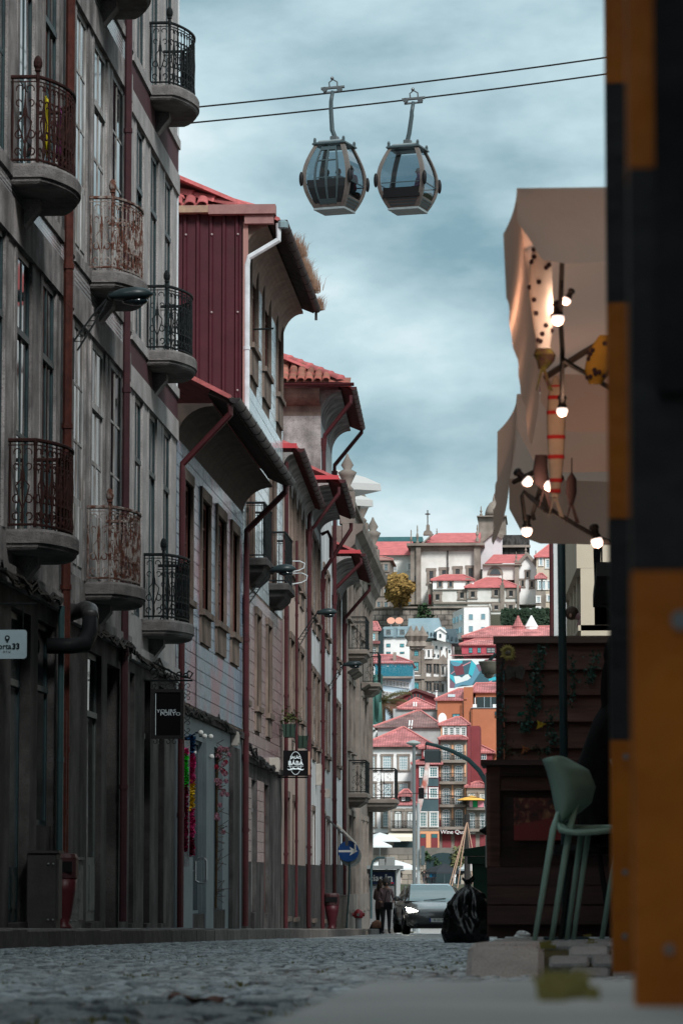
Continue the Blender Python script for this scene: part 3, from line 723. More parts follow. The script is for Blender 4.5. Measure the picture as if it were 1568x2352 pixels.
# ---- house 1
F,ln=FR[0]
b2=(F.y(38,800),F.y(72,800)); b3=(F.y(97,800),F.y(128,800)); pit=b3[0]-b2[0]; b1=(b2[0]-pit,b2[1]-pit)
s_lo,h_lo,s_up=F.z(18,1216),F.z(39,563),F.z(24,378); fl=[(s_lo,h_lo),(s_up,s_up+h_lo-s_lo)]
gh=F.z(40,1398); g1=[(F.y(24,1700),F.y(69,1700),-1.2,gh),(F.y(86,1700),F.y(125,1700),-1.2,gh),(F.y(-60,1700),F.y(-10,1700),-1.2,gh)]
F,ln,H1=stone_house(0,'house','dark granite house with brown patterned tiles and rusty red balcony railings','' or [b1,b2,b3],fl,g1,F.z(0,1312),az_brown,wood_teal,granite,'teal',fl[1][1]+1.3)
balcony(H1,F.y(24,378),s_up,mat=iron_rust,rh=.92,label='granite balcony with rusty red scrolled railing')
balcony(H1,F.y(18,1216),s_lo,mat=iron_rust,rh=.92,fin=False)
gb=lambda y: ZL(F.oy+y)-F.zb
for k,(a,b,c,d) in enumerate(g1):
    if k==1: window(H1,a,b,F.z(82,1893),d,1,1,wood_teal,-.10,.06,.03,F.z(82,1578)-F.z(82,1893),None,0,name='shop_window'); MB().box(-.30,-.03,a+.002,b-.002,-.8,F.z(82,1893)-.003).build('stall_riser',granite_d,H1)
    else: slot_door(H1,a,b,gb(a)+.06,d,wood_teal,-.13,.5); MB().box(-.33,.05,a+.002,b-.002,-.8,gb(a)+.055).build('doorstep',granite_d,H1)
xp=.09
pipe(H1,[(xp,F.y(160,400,xp),16.5),(xp,F.y(160,400,xp),.05)],.055,rust_pipe)
yp=F.y(160,400,xp); pipe(H1,[(xp,yp-.16,F.z(150,1640)),(xp,yp-.16,.05)],.05,rust_pipe)
pipe(H1,[(xp,yp-.33,F.z(138,1400)),(xp,yp-.33,.05)],.035,pole_teal)
# flue: black elbow duct that leaves the shop window and turns back into the wall
fy=F.y(118,1480); pth=[(-.05,fy,F.z(100,1475)),(.22,fy+.05,F.z(100,1475)),(.34,fy+.15,F.z(100,1470)),(.38,fy+.35,F.z(100,1440)),(.38,fy+.40,F.z(100,1405))]
fl_=thing('flue_duct','black elbow flue duct with a ribbed grey bend above the shop window','duct',H1.matrix_basis@Vector((0,fy,F.z(100,1475))))
flue_m=M('flue_black',(.008,.009,.010),.5,(.012,.013,.014),8,.2,20,spec=.05); flue_g=M('flue_grey',(.06,.06,.06),.45,(.03,.03,.03),10,.2,20,metal=.4)
def wl(F,p): return F.w(*p)
g=MB(); g.tube([wl(F,p) for p in pth],[.09,.09,.10,.095,.09],12); g.build('duct_body',flue_m,fl_,world=True,smooth=True)
el=[(.38,fy+.40,F.z(100,1405)),(.37,fy+.5,F.z(100,1388)),(.30,fy+.75,F.z(100,1376)),(.16,fy+1.0,F.z(100,1378)),(-.05,fy+1.1,F.z(100,1382))]
g=MB(); pts=[]; rr=[]
for a,b in zip(el,el[1:]):
    for t in (0,.33,.66): pts.append(Vector(a).lerp(Vector(b),t)); rr.append(.10 if t==.33 else .088)
pts.append(Vector(el[-1])); rr.append(.088)
g.tube([wl(F,p) for p in pts],rr,12); g.build('ribbed_bend',flue_g,fl_,world=True,smooth=True)
# ---- house 2
F,ln=FR[1]
bb=[(F.y(168,1000),F.y(195,1000)),(F.y(210,1000),F.y(240,1000)),(F.y(253,1000),F.y(281,1000))]
l0,l1=F.z(198,1337),F.z(205,623); hh0,hh1=F.z(210,775),F.z(219,88); dz=l1-l0
fl=[(l0,hh0),(l1,hh1),(l1+dz,l1+dz+2.8)]
gh=F.z(202,1492); g2=[(F.y(200,1800),F.y(232,1800),-1.2,gh),(F.y(245,1800),F.y(274,1800),-1.2,gh-.05)]
F,ln,H2=stone_house(1,'house','granite house with peeling white windows and flaking white balcony railings',bb,fl,g2,F.z(180,1420),az_brown2,wood_w,granite,'white',fl[2][1]+1.0,.36)
for px,py,z in ((205,623,l1),(198,1337,l0)): balcony(H2,F.y(px,py),z,mat=iron_white,rh=.9)
balcony(H2,F.y(212,100),l1+dz,mat=iron_white,rh=.9)
gb=lambda y: ZL(F.oy+y)-F.zb
a,b,c,d=g2[0]; slot_door(H2,a,b,gb(a)+.08,d,M('grey_green_wood',(.11,.13,.125),.6,(.07,.09,.085),5,.2,30),-.08,.7); MB().box(-.33,.06,a+.002,b-.002,-.9,gb(a)+.075).build('doorstep',granite_d,H2)
a,b,c,d=g2[1]; slot_door(H2,a,b,gb(a)+.03,d,M('black_wood',(.012,.013,.014),.5),-.30,1.6,False)
xp=.08; yp=F.y(292,700,xp); pipe(H2,[(xp,yp,F.z(300,-250)),(xp,yp,.03)],.05,purple_pipe)
# ---- house 3
F,ln=FR[2]
bb=[(F.y(310,800),F.y(328,800)),(F.y(343,800),F.y(361,800)),(F.y(376,800),F.y(393,800))]
l0,l1,l2=F.z(328,1424),F.z(336,805),F.z(343,197); hh0,hh1=F.z(339,938),F.z(343,334)
fl=[(l0,hh0),(l1,hh1),(l2,l2+hh1-l1)]
gh=F.z(335,1560); g3=[(F.y(297,1800),F.y(308,1800),-1.2,gh),(F.y(331,1800),F.y(345,1800),-1.2,gh),(F.y(364,1800),F.y(377,1800),-1.2,gh)]
gm3=M('grey_granite_light',(.36,.35,.345),.85,(.25,.243,.24),2.2,.5,60,speck=.6,speckscale=75,speckcol=(.11,.1,.095))
F,ln,H3=stone_house(2,'house','maroon plastered house with pale granite window frames and black balcony railings',bb,fl,g3,F.z(330,1515),maroon_p,wood_teal,gm3,'plain',fl[2][1]+1.6,.30)
for px,py,z in ((343,197,l2),(336,805,l1),(328,1424,l0)): balcony(H3,F.y(px,py),z,mat=iron_black,rh=.89)
gb=lambda y: ZL(F.oy+y)-F.zb
for a,b,c,d in g3: slot_door(H3,a,b,gb(a)+.08,d,M('blue_grey_wood',(.05,.065,.07),.5),-.10,.9); MB().box(-.33,.05,a+.002,b-.002,-.9,gb(a)+.07).build('doorstep',granite_d,H3)
MB().box(-.02,.02,ln-.075,ln-.03,F.z(400,900),fl[2][1]+1.5).build('corner_flashing',white_pipe,H3)
# ---- house 4 : low, blue tiles, deep eave
F,ln,H4=root_of(3,'house','low house with glazed blue tiles and brown windows under a deep dark eave')
ws=[(418,437,1113,1385),(460,478,1139,1401),(496,514,1180,1424),(530,544,1210,1440)]
W4=[(F.y(a,1250),F.y(b,1250),F.z(a,d),F.z(a,c)) for a,b,c,d in ws]
z0=sum(w[2] for w in W4)/4; z1=sum(w[3] for w in W4)/4; W4=[(w[0],w[1],z0,z1) for w in W4]
xo,zg=F.xz(530,922,0.0)
gz=F.z(423,1632); gh=F.z(438,1694)
shop=M('shopfront_blue_grey',(.15,.185,.20),.6,(.12,.15,.165),2,.1,20)
facade(H4,0.004,ln-.004,gz,zg-.05,W4,granite_w,'wall')
sw=.15; ap=.42
tilefield(H4,.02,ln-.02,gz+.12,zg-.52,[(w[0]-sw,w[1]+sw,w[2]-.12-ap,w[3]+sw*1.2) for w in W4],.20,gl_blue)
for k,w in enumerate(W4): window(H4,w[0]+.002,w[1]-.002,w[2]+.002,w[3]-.002,2,5 if k else 4,wood_br,-.055,.075,.03,None,(sw,.045),.0,granite_w,apron=ap)
g4=[(F.y(438,1900),F.y(465,1900),-1,gh),(F.y(486,1900),F.y(512,1900),-1,gh)]
facade(H4,.004,ln-.004,-1.2,gz-.004,g4,shop,'shopfront',x=-.004,dep=.3)
gb=lambda y: ZL(F.oy+y)-F.zb
a,b,c,d=g4[0]; window(H4,a,b,gb(a)+.22,d,1,1,shop,-.08,.05,.02,None,None,0,name='shop_door'); MB().box(-.28,.04,a-.02,b+.02,-.8,gb(a)+.215).build('doorstep',granite_d,H4)
a,b,c,d=g4[1]; window(H4,a,b,gb(a)+.3,d,2,1,black_p,-.12,.06,.03,None,None,0,name='shop_window'); MB().box(-.28,.04,a-.02,b+.02,-.8,gb(a)+.295).build('window_sill',granite_d,H4)
for a,b in ((F.y(466,1900)+.0,F.y(485,1900)),(.06,F.y(437,1900))): MB().box(0,.05,a+.05,b-.05,gb(a)-.1,gh).build('pilaster',shop,H4)
MB().box(0,.07,F.y(526,1900),F.y(542,1900),-.9,gh+.1).build('granite_pier',granite_d,H4)
MB().box(0,.06,.02,ln-.02,gz-.05,gz+.06).build('string_course',granite_d,H4)
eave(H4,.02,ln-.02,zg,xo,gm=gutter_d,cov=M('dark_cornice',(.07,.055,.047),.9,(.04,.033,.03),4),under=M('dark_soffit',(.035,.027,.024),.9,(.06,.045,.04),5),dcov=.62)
# the two maroon downpipes of house 4 : from the gutter back to the wall and down
def dia(F,H,p1,p2,y1,y2,bot,r=.045,mat=maroon_m,head=True,sx=.08,jog=None):
    x1,z1=F.xz(p1[0],p1[1],y1); z2=F.z(p2[0],p2[1],sx)
    pts=[(x1,y1,z1+.12),(x1,y1,z1-.04),(sx,y2,z2),(sx,y2,z2-.25),(sx,y2,bot)]
    return pipe(H,pts,r,mat,head=(sx,y2,z2-.22) if head else None)
dia(F,H4,(529,945),(414,1060),.06,.12,.02,.05,head=False)
dia(F,H4,(655,1125),(560,1213),ln-.08,ln-.1,-.1,.055,head=False)
# ---- house 5 : tall, pale tiles above, corrugated side wall, coved cornice
F,ln,H5=root_of(4,'house','tall house with shiny pale tiles and a maroon corrugated side wall')
xo,zg=F.xz(642,512,0.0)
U=[(574,588,600,782),(603,617,644,846),(634,645,718,905)]
U5=[(F.y(a,c+100),F.y(b,c+100),F.z(a,d),F.z(a,c)) for a,b,c,d in U]; z0=sum(w[2] for w in U5)/3; z1=sum(w[3] for w in U5)/3; U5=[(w[0],w[1],z0,z1) for w in U5]
zs=F.z(565,1282); D5=[(F.y(567,1250),F.y(567,1250)+1.15,zs,zs+2.35),(F.y(619,1250),F.y(619,1250)+1.2,zs,zs+2.35)]
L5=[(F.y(a,1550),F.y(b,1550),F.z(586,1623),F.z(586,1411)) for a,b in ((558.5,565),(585,594),(611,619))]
gz=F.z(556,1740); gh=F.z(577,1790)
facade(H5,.004,ln-.004,gz,zg-.05,U5+D5+L5,granite_w,'wall')
zm=zs-.5
rg5=[(w[0]-.15,w[1]+.15,w[2]-.75,w[3]+.2) for w in U5]+[(w[0]-.18,w[1]+.18,w[2]-.45,w[3]+.25) for w in D5]+[(w[0]-.15,w[1]+.15,w[2]-.5,w[3]+.2) for w in L5]
tilefield(H5,.02,ln-.02,zm+.05,zg-.62,rg5,.215,gl_pale)
tilefield(H5,.02,ln-.02,gz+.1,zm,rg5,.22,gl_pink,150)
for w in U5: window(H5,w[0]+.002,w[1]-.002,w[2]+.002,w[3]-.002,2,3,wood_br,-.05,.06,.03,None,(.12,.05),0,granite_w,apron=.5)
for w in D5: window(H5,w[0]+.002,w[1]-.002,w[2]+.002,w[3]-.002,2,3,wood_br,-.05,.06,.03,None,(.15,.05),.5,granite_w,name='balcony_door')
for w in L5: window(H5,w[0]+.002,w[1]-.002,w[2]+.002,w[3]-.002,2,4,wood_br,-.05,.06,.03,None,(.12,.05),0,granite_w,apron=.35)
for k,w in enumerate(D5): balcony(H5,w[0]-.25,zs,wid=w[1]-w[0]+.55,p0=.33,bul=0,rh=1.0,mat=iron_black,stone=granite_d,fin=False,shape='sq',simple=True)
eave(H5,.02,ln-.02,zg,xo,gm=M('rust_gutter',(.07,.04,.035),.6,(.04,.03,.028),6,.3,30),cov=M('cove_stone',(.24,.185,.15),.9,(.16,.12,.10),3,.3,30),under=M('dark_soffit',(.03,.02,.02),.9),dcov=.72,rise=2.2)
g5=[(F.y(a,1950),F.y(b,1950),-1,gh) for a,b in ((558.5,565),(577,588),(607,617))]
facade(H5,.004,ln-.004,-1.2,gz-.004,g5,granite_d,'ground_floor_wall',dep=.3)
gb=lambda y: ZL(F.oy+y)-F.zb
for k,(a,b,c,d) in enumerate(g5): slot_door(H5,a,b,gb(a)+.3,d,wood_br if k!=1 else M('grey_wood',(.13,.13,.13),.6),-.09,.9); MB().box(-.28,.06,a-.03,b+.03,-1,gb(a)+.29).build('doorstep',granite_d,H5)
tilefield(H5,F.y(567,1950),F.y(576,1950),gb(1)+1.2,gz-.3,[],.2,gl_pink,60); tilefield(H5,F.y(590,1950),F.y(605,1950),gb(1)+1.2,gz-.3,[],.2,gl_pink,60)
MB().box(0,.06,.02,ln-.02,gz-.05,gz+.06).build('string_course',granite_d,H5)
# corrugated side wall : ribs as geometry
corr=M('maroon_corrugated',(.055,.010,.017),.5,(.043,.008,.013),3,.1,30)
zt=F.xz(563,492,0)[1]; zb_=zg-6.0
n=0; x=-.02; sheet=None
g=MB(); pr=[(0,0)]
while x>-8.5:
    pr+=[(x,-.02),(x-.05,-.02),(x-.075,-.065),(x-.115,-.065),(x-.14,-.02)]; x-=.235
pr=pr[1:]
for (a,b),(c,d) in zip(pr,pr[1:]): g.quad((a,b,zb_),(a,b,zt),(c,d,zt),(c,d,zb_))
cs=g.build('corrugated_cladding',corr,H5)
bm_=MB().ball((0,-.012,0),(.022,.016,.022),7,4).mesh('bolt',M('bolt_grey',(.30,.25,.25),.5),True)
for j in range(4):
    x=-.095
    for i in range(9):
        put('bolt',bm_,cs,(x-.0,-.068,zt-.38-j*1.42)); x-=.47
MB().box(-8.5,.0,-.012,-.004,zb_,zt-.0).build('side_wall_core',granite_d,H5)
MB().box(.0,.09,-.08,.0,zb_+1,zt-.15).build('corner_trim',M('pinkish_trim',(.30,.17,.15),.7),H5)
fl1=M('flashing_ochre',(.35,.26,.17),.6,(.25,.16,.13),5); fl2=M('flashing_pink',(.28,.16,.15),.6,(.22,.12,.115),5)
MB().box(-8.5,-.62,-.22,.05,zt+.003,zt+.13).build('verge_flashing',fl1,H5); MB().box(-.616,xo-.06,-.22,.05,zt-.03,zt+.14).build('verge_flashing',fl2,H5)
MB().box(.03,xo-.10,-.16,-.01,zt-.20,zt-.034).build('verge_board',fl2,H5)
# hip slope with tiles and ridge caps toward the camera
rise=.36
rp=[(xo-.15,0),(-8.6,0),(-8.6,3.9),(-4.6,3.9)]
def rz5(x,y): return zt+.12+min(max(0,y)*.52+.0, 9)
g=MB(); g.add([(xo-.25,-.05,zt+.12),(-8.6,-.05,zt+.12),(-8.6,4.2,zt+.12+2.2),(-4.6,4.2,zt+.12+2.2)],[(0,3,2,1)]); hs=g.build('hip_slope',tile_red,H5)
sv=Vector((0,4.2,2.2)).normalized()
for r in range(4):
    tiles_slope(hs,1,int((3.6-r*.45)/.22),(-4.1+.05,-.12+sv.y*r*.36,zt+.14+sv.z*r*.36),(1,0,0),sv,tile_red,tl=.36,limit=40)
# hip ridge : big caps descending toward the eave
A=Vector(F.hit(408,440,-1.2)and (F.xz(408,441,.35)[0],.35,F.xz(408,441,.35)[1])); Bv=Vector((F.xz(577,482,.02)[0],.02,F.xz(577,482,.02)[1])); dv=Bv-A
hd=(A-dv*2.2); L_=(Bv-hd).length; cap=None; tdir=(Bv-hd).normalized()
up=Vector((0,-.25,1)); sx=tdir.cross(up).normalized(); up=sx.cross(tdir).normalized()
g=MB(); n=6
prof0=[(math.cos(math.pi*i/n)*.12,math.sin(math.pi*i/n)*.10) for i in range(n+1)]
cl=.44; V=[]; 
for (s,k) in ((0,.78),(cl*.93,1.0),(cl,1.12),(cl+.035,1.12)): V+=[(a*k,s,b*k) for a,b in prof0]
m_=n+1; Fc=[]
for q in range(3):
    for i in range(n): Fc.append((q*m_+i,q*m_+i+1,(q+1)*m_+i+1,(q+1)*m_+i))
Fc.append(tuple(3*m_+i for i in range(m_)))
capm=g.add(V,Fc).mesh('ridge_tile',tile_red,True)
k=0
while k*cl<L_-.1:
    p=hd+tdir*(k*cl); o=put('ridge_tile',capm,hs); o.matrix_basis=Matrix(((sx.x,tdir.x,up.x,p.x),(sx.y,tdir.y,up.y,p.y),(sx.z,tdir.z,up.z,p.z),(0,0,0,1))); k+=1
# body under the hip so that no sky shows below the caps
g=MB(); q0=hd+Vector((0,.03,-.05)); q1=Bv+Vector((0,.03,-.05))
g.add([tuple(q0),tuple(q1),(q1.x,.03,zt+.1),(q0.x,.03,zt+.1),(q0.x,2.5,q0.z),(q1.x,2.5,q1.z),(q1.x,2.5,zt+.1),(q0.x,2.5,zt+.1)],[(0,3,2,1),(4,5,6,7),(0,1,5,4),(2,3,7,6),(1,2,6,5),(3,0,4,7)]); g.build('roof_body',tile_old,H5)
# white downpipe of house 5
x1,z1=F.xz(640,520,-.02); z2=F.z(573,596,.07)
pipe(H5,[(x1,-.03,z1+.05),(x1,-.03,z1-.25),(.10,-.05,F.xz(575,592,-.05)[1]),(.07,-.05,F.xz(573,610,-.05)[1]),(.07,-.05,F.xz(565,990,-.05)[1])],.055,white_pipe)
pipe(H5,[(xo+.05,ln-.06,zg-.02),(xo+.05,ln-.06,zg-.2)],.03,gutter_d,joints=False)
for (px,py) in ((641,502),): MB().lathe([(.10,0),(.10,.10),(.05,.14)],(xo+.06,-.03,zg-.10),10).build('rain_hopper',M('zinc_blue',(.18,.26,.28),.5,metal=.4),H5)
pipe(H5,[(.3,ln+.04,zs+1.2),(.3,ln+.04,.1)],.03,maroon_m)
# iron laundry brackets
for (pa,pb) in (((618,777),(630,775)),):
    ya=F.y(576,778); MB().tube([(.05,ya,F.z(576,778)),(.05,ya,F.z(576,778))],.01).v
    g=MB(); g.tube([(.02,ya+.3,F.z(590,778)),(.40,ya+.3,F.z(590,776))],.018,5); g.build('laundry_bracket',iron_black,H5)
# dry grass growing out of the gutter
gy=[(F.w(xo+.06+random.gauss(0,.03),ln*t,zg+.10),random.uniform(.7,1.6)) for t in [.30+.55*i/26 for i in range(27)]]+[(F.w(xo+.05,ln-.02,zg+.02),1.4) for _ in range(4)]
gg=tufts('gutter_grass',[(p.x,p.y,p.z,s) for p,s in gy],None,.24,70,M('dry_grass',(.24,.15,.10),.9,(.16,.10,.07),9),sp=.13)
tag(gg,'dry brown grass sprouting from the gutter of the tall pale-tiled house','grass')
# ================================================================ houses farther down
def plain_house(i,label,wallm,cols,floors,eaves,gops,stone=granite_w,wm=None,pipes=(),setback=0,topm=None,dcov=.5,steps=(),ghead=None):
    F,ln,root=root_of(i,'house',label)
    xo,zg=F.xz(eaves[0],eaves[1],0.0)
    ops=[]
    for a,b in cols:
        ya,yb=F.y(a,1400),F.y(b,1400)
        for (pa,c,d) in floors: ops.append((ya,yb,F.z(pa,d),F.z(pa,c)))
    pit=(ops[0][1]-ops[0][0])+.9
    ex=[]
    if ops[0][1]+pit+.2<ln: ex=[(o[0]+pit,o[1]+pit,o[2],o[3]) for o in ops]
    if ops[0][0]-pit>.2: ex+=[(o[0]-pit,o[1]-pit,o[2],o[3]) for o in ops]
    ops+=ex
    go=[(F.y(a,1950),F.y(b,1950),-1,F.z(a,h)) for a,b,h in gops]
    facade(root,.003,ln-.003,-1.6,zg-.04,ops+go,wallm,'wall',dep=.24)
    for o in ops: window(root,o[0]+.002,o[1]-.002,o[2]+.002,o[3]-.002,2,3,wm or wood_br,-.06,.06,.03,None,(.13,.04),0,stone,apron=.3)
    for o in go:
        gbb=ZL(F.oy+o[0])-F.zb
        window(root,o[0],o[1],gbb+.25,o[3],1,1,black_p,-.09,.06,.03,(o[3]-gbb-.25)*.75,(.12,.03),.7,stone,name='street_door')
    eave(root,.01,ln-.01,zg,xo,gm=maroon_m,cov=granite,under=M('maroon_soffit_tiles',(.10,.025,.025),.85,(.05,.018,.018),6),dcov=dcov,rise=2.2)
    MB().box(-.3,xo-.02,-.05,.0,zg+.06,zg+.16).build('verge_cap',M('bright_red_flashing',(.42,.05,.06),.5),root)
    MB().box(-.02,.03,.004,ln-.004,-1.5,F.z(gops[0][0],1985) if gops else .6).build('plinth',granite_d,root)
    return F,ln,root,xo,zg
F,ln,H6,xo,zg=plain_house(5,'narrow cream plastered house with dark green windows and flower boxes',cream_p,[(677,684)],[(678,1110,1335),(675,1480,1640)],(684,1036),[(655,662,1830),(672,680,1840)],wm=M('green_wood',(.02,.045,.04),.5))
dia(F,H6,(717,1135),(693,1160),ln-.06,ln-.2,-.1,.055); pipe(H6,[(.08,.18,zg-.2),(.08,.18,-.1)],.045,maroon_m,head=(.08,.18,zg-.5)); pipe(H6,[(.08,ln-.42,zg-.6),(.08,ln-.42,-.1)],.045,maroon_m)
F6=F
F,ln,H7,xo,zg=plain_house(6,'white plastered house with granite windows beside the cream house',white_p,[(717,723)],[(717,1232,1410),(713,1538,1704)],(780,1107),[(706,710,1862),(716,721,1862)],steps=1)
dia(F,H7,(778,1130),(704,1207),.06,.1,-.1); dia(F,H7,(806,1212),(731,1292),ln-.06,ln-.12,-.2,.055)
pipe(H7,[(.05,ln-.5,F.z(735,1232)),(.22,ln-.5,F.z(735,1225)),(.3,ln-.45,F.z(735,1240)),(.3,ln-.45,F.z(735,1285))],.05,M('dark_maroon_pipe',(.05,.012,.016),.5),joints=False)
F,ln,H8,xo,zg=plain_house(7,'tall white house whose upper storey has granite corners and a red hipped roof',white_p,[(750,755)],[(750,1322,1461),(747,1584,1733)],(806,893),[(741,745,1880),(750,755,1885)],dcov=.78)
# its granite side wall seen over the neighbour, with hip roof
zt=zg
MB().box(-9,-.02,-.03,.004,zg-7,zg-.35).build('side_wall',white_p,H8)
MB().box(-1.0,.02,-.06,-.032,zg-7,zg-.72).build('corner_pier',granite,H8)
MB().box(-9,.02,-.062,-.034,zg-.717,zg-.35).build('side_frieze',granite_w,H8)
MB().box(-3.6,-1.9,-.055,-.034,zg-3.6,zg-1.7).build('side_window_frame',granite,H8)
n=8; pr=[(0,-.45)]+[(-.55*math.sin(math.pi/2*i/n),-.45+.4*(1-math.cos(math.pi/2*i/n))) for i in range(n+1)]
MB().ext([(-9,a-.03,zg+b) for a,b in pr]+[(-9,-.03,zg-.04)],(9.0,0,0)).build('side_cornice',granite_w,H8)
gu=MB(); p8=[(math.cos(math.pi+math.pi*i/7)*.085,math.sin(math.pi+math.pi*i/7)*.085) for i in range(8)]
gu.ext([(-9,-.75+a,zg+.05+b) for a,b in p8+[(a*.8,b*.8) for a,b in reversed(p8)]],(9+xo+.1,0,0)); gu.build('side_gutter',maroon_m,H8)
g=MB(); g.add([(xo,-.75,zg+.08),(-9,-.75,zg+.08),(-9,3.5,zg+2.2),(-3.4,3.5,zg+2.2)],[(0,3,2,1)]); g.add([(xo,-.72,zg+.02),(-9,-.72,zg+.02),(-9,0,zg+.3),(xo,0,zg+.3)],[(0,1,2,3)]); hs=g.build('hip_slope',tile_old,H8)
sv=Vector((0,4.25,2.12)).normalized()
for r in range(6): tiles_slope(hs,1,int((4.6-r*.42)/.22),(-4.0,-.80+sv.y*r*.38,zg+.10+sv.z*r*.38),(1,0,0),sv,tile_old,tl=.38,limit=40)
hd=Vector((-3.4-.0,3.5,zg+2.28)); Bv=Vector((xo-.35,-.62,zg+.22)); L_=(Bv-hd).length; tdir=(Bv-hd).normalized(); up=Vector((0,-.25,1)); sx=tdir.cross(up).normalized(); up=sx.cross(tdir).normalized(); k=0
while k*.44<L_-.1:
    p=hd+tdir*(k*.44); o=put('ridge_tile',capm,hs); o.matrix_basis=Matrix(((sx.x,tdir.x,up.x,p.x),(sx.y,tdir.y,up.y,p.y),(sx.z,tdir.z,up.z,p.z),(0,0,0,1))); k+=1
x1,z1=F.xz(805,925,-.1); pipe(H8,[(x1,-.1,z1+.2),(x1,-.1,z1),(.12,.05,F.xz(733,1000,.05)[1]),(.09,.1,F.xz(733,1020,.05)[1]),(.09,.1,F.xz(731,1090,.05)[1])],.06,maroon_m,head=(.09,.1,F.xz(733,1010,.05)[1]))
dia(F,H8,(830,990),(763,1052),ln+.02,ln-.1,-.2,.06)
F,ln,H9,xo,zg=plain_house(8,'small white house with a low red-edged eave next to the ornate granite building',white_p,[(776,780)],[(776,1374,1513),(774,1620,1755)],(829,1276),[(766,769,1905),(775,779,1908)],dcov=.62)
dia(F,H9,(829,1290),(766,1347),.05,.1,-.2,.055); dia(F,H9,(848,1352),(784,1403),ln-.05,ln-.1,-.2,.055)
# awnings over the street doors of houses 8 and 9
F8=FR[7][0]; F9=FR[8][0]
def small_awning(F,ya,wd,z,lab,mat,pxe):
    r=thing('awning',lab,'awning',F.w(0,ya,z),F.a); x1=.62
    MB().ext([(.0,0,.0),(x1,0,-.62),(x1,0,-.66),(.0,0,-.05)],(0,wd,0)).build('canopy',mat,r); MB().box(x1-.02,x1+.02,.0,wd,-.85,-.66).build('valance',mat,r)
    MB().box(-.05,.06,.0,wd,.0,.08).build('wall_rail',steel,r)
small_awning(F8,F8.y(741,1900)-.1,1.2,F8.z(741,1868),'small dark fabric awning over the doors of the tall white house',M('dark_canvas',(.03,.03,.032),.9),0)
small_awning(F9,F9.y(766,1900)-.1,1.2,F9.z(766,1885),'small pale fabric awning over the doors of the low white house',M('pale_canvas',(.5,.47,.43),.9),0)
# ---- the ornate granite corner building
F,ln,H10=root_of(9,'ornate_building','ornate granite corner building with heavy cornice, balustrade and iron balconies')
zc=F.z(790,1215); 
fw=[(a,b) for a,b in ((797,803),(807,812),(829,833),(838,842))]
wy=[(F.y(a,1500),F.y(b,1500)) for a,b in fw]
zf=[(F.z(800,1420),F.z(800,1290)),(F.z(800,1720),F.z(800,1565)),(F.z(800,2090),F.z(800,1872))]
ops=[(a,b,c,d) for a,b in wy for c,d in zf]
stn=M('granite_carved',(.215,.19,.168),.9,(.11,.095,.083),.9,.4,20,detail=8)
facade(H10,.003,ln,-1.8,zc,ops,stn,'wall',body=12)
for o in ops: window(H10,o[0]+.002,o[1]-.002,o[2],o[3]-.002,2,3,wood_teal,-.07,.06,.03,None,(.16,.06),0,stn)
for y in (.02,.45*ln,ln-.62): MB().box(0,.13,y,y+.6,-1.6,zc-.3).build('pilaster',stn,H10)
for a,b in wy: MB().ext([(0.03,a-.3,zf[1][1]+.25),(.30,a-.3,zf[1][1]+.42),(.03,a-.3,zf[1][1]+.5)],(0,b-a+.6,0)).build('window_hood',stn,H10)
# cornice : stepped profile along the front
pr=[(0,-1.3),(.18,-1.15),(.22,-.8),(.38,-.62),(.42,-.35),(.62,-.2),(.66,0),(0,0)]
MB().ext([(x,-.05,zc+.05+z) for x,z in pr],(0,ln+.4,0)).build('cornice',stn,H10)
MB().ext([(x*.8,.48*ln-.3,zc-.02+z*1.25) for x,z in pr],(0,1.2,0)).build('cornice_break',stn,H10)
# balustrade with urns
MB().box(-.05,.32,0,ln,zc+.06,zc+.20).build('balustrade_base',stn,H10); MB().box(-.02,.30,0,ln,zc+.88,zc+1.0).build('balustrade_rail',stn,H10)
bal=MB().lathe([(.05,0),(.06,.05),(.03,.1),(.075,.28),(.05,.45),(.03,.55),(.055,.62),(.055,.68)],(0,0,0),8).mesh('baluster',stn,True)
k=0; y=.2
while y<ln-.1: put('baluster',bal,H10,(.14,y,zc+.2)); y+=.30
urn=MB().lathe([(.16,0),(.2,.1),(.1,.2),(.24,.5),(.3,.62),(.12,.72),(.2,.85),(.06,1.1),(.03,1.2)],(0,0,0),10).mesh('urn',stn,True)
for y in (.3,.5*ln,ln-.3): MB().box(-.1,.38,y-.24,y+.24,zc+.06,zc+1.08).build('pedestal',stn,H10); put('urn',urn,H10,(.14,y,zc+1.08))
# balconies
for (px,py,w,rm) in ((800,1492,2.2,1),(832,1500+68,2.2,1),(800,1822,2.4,1)): balcony(H10,F.y(px,py),F.z(px,py),wid=w,p0=.55,bul=0,rh=1.05,mat=iron_black,stone=stn,fin=False,shape='sq',units=6)
bo=balcony(H10,ln-2.2,F.z(845,1840)+.05,wid=2.6,p0=1.0,bul=0,rh=1.1,mat=iron_black,stone=stn,fin=False,shape='sq',units=7)
# low wall doors etc
MB().box(-.02,.08,0,ln,-1.6,F.z(790,2055)).build('plinth',stn,H10)
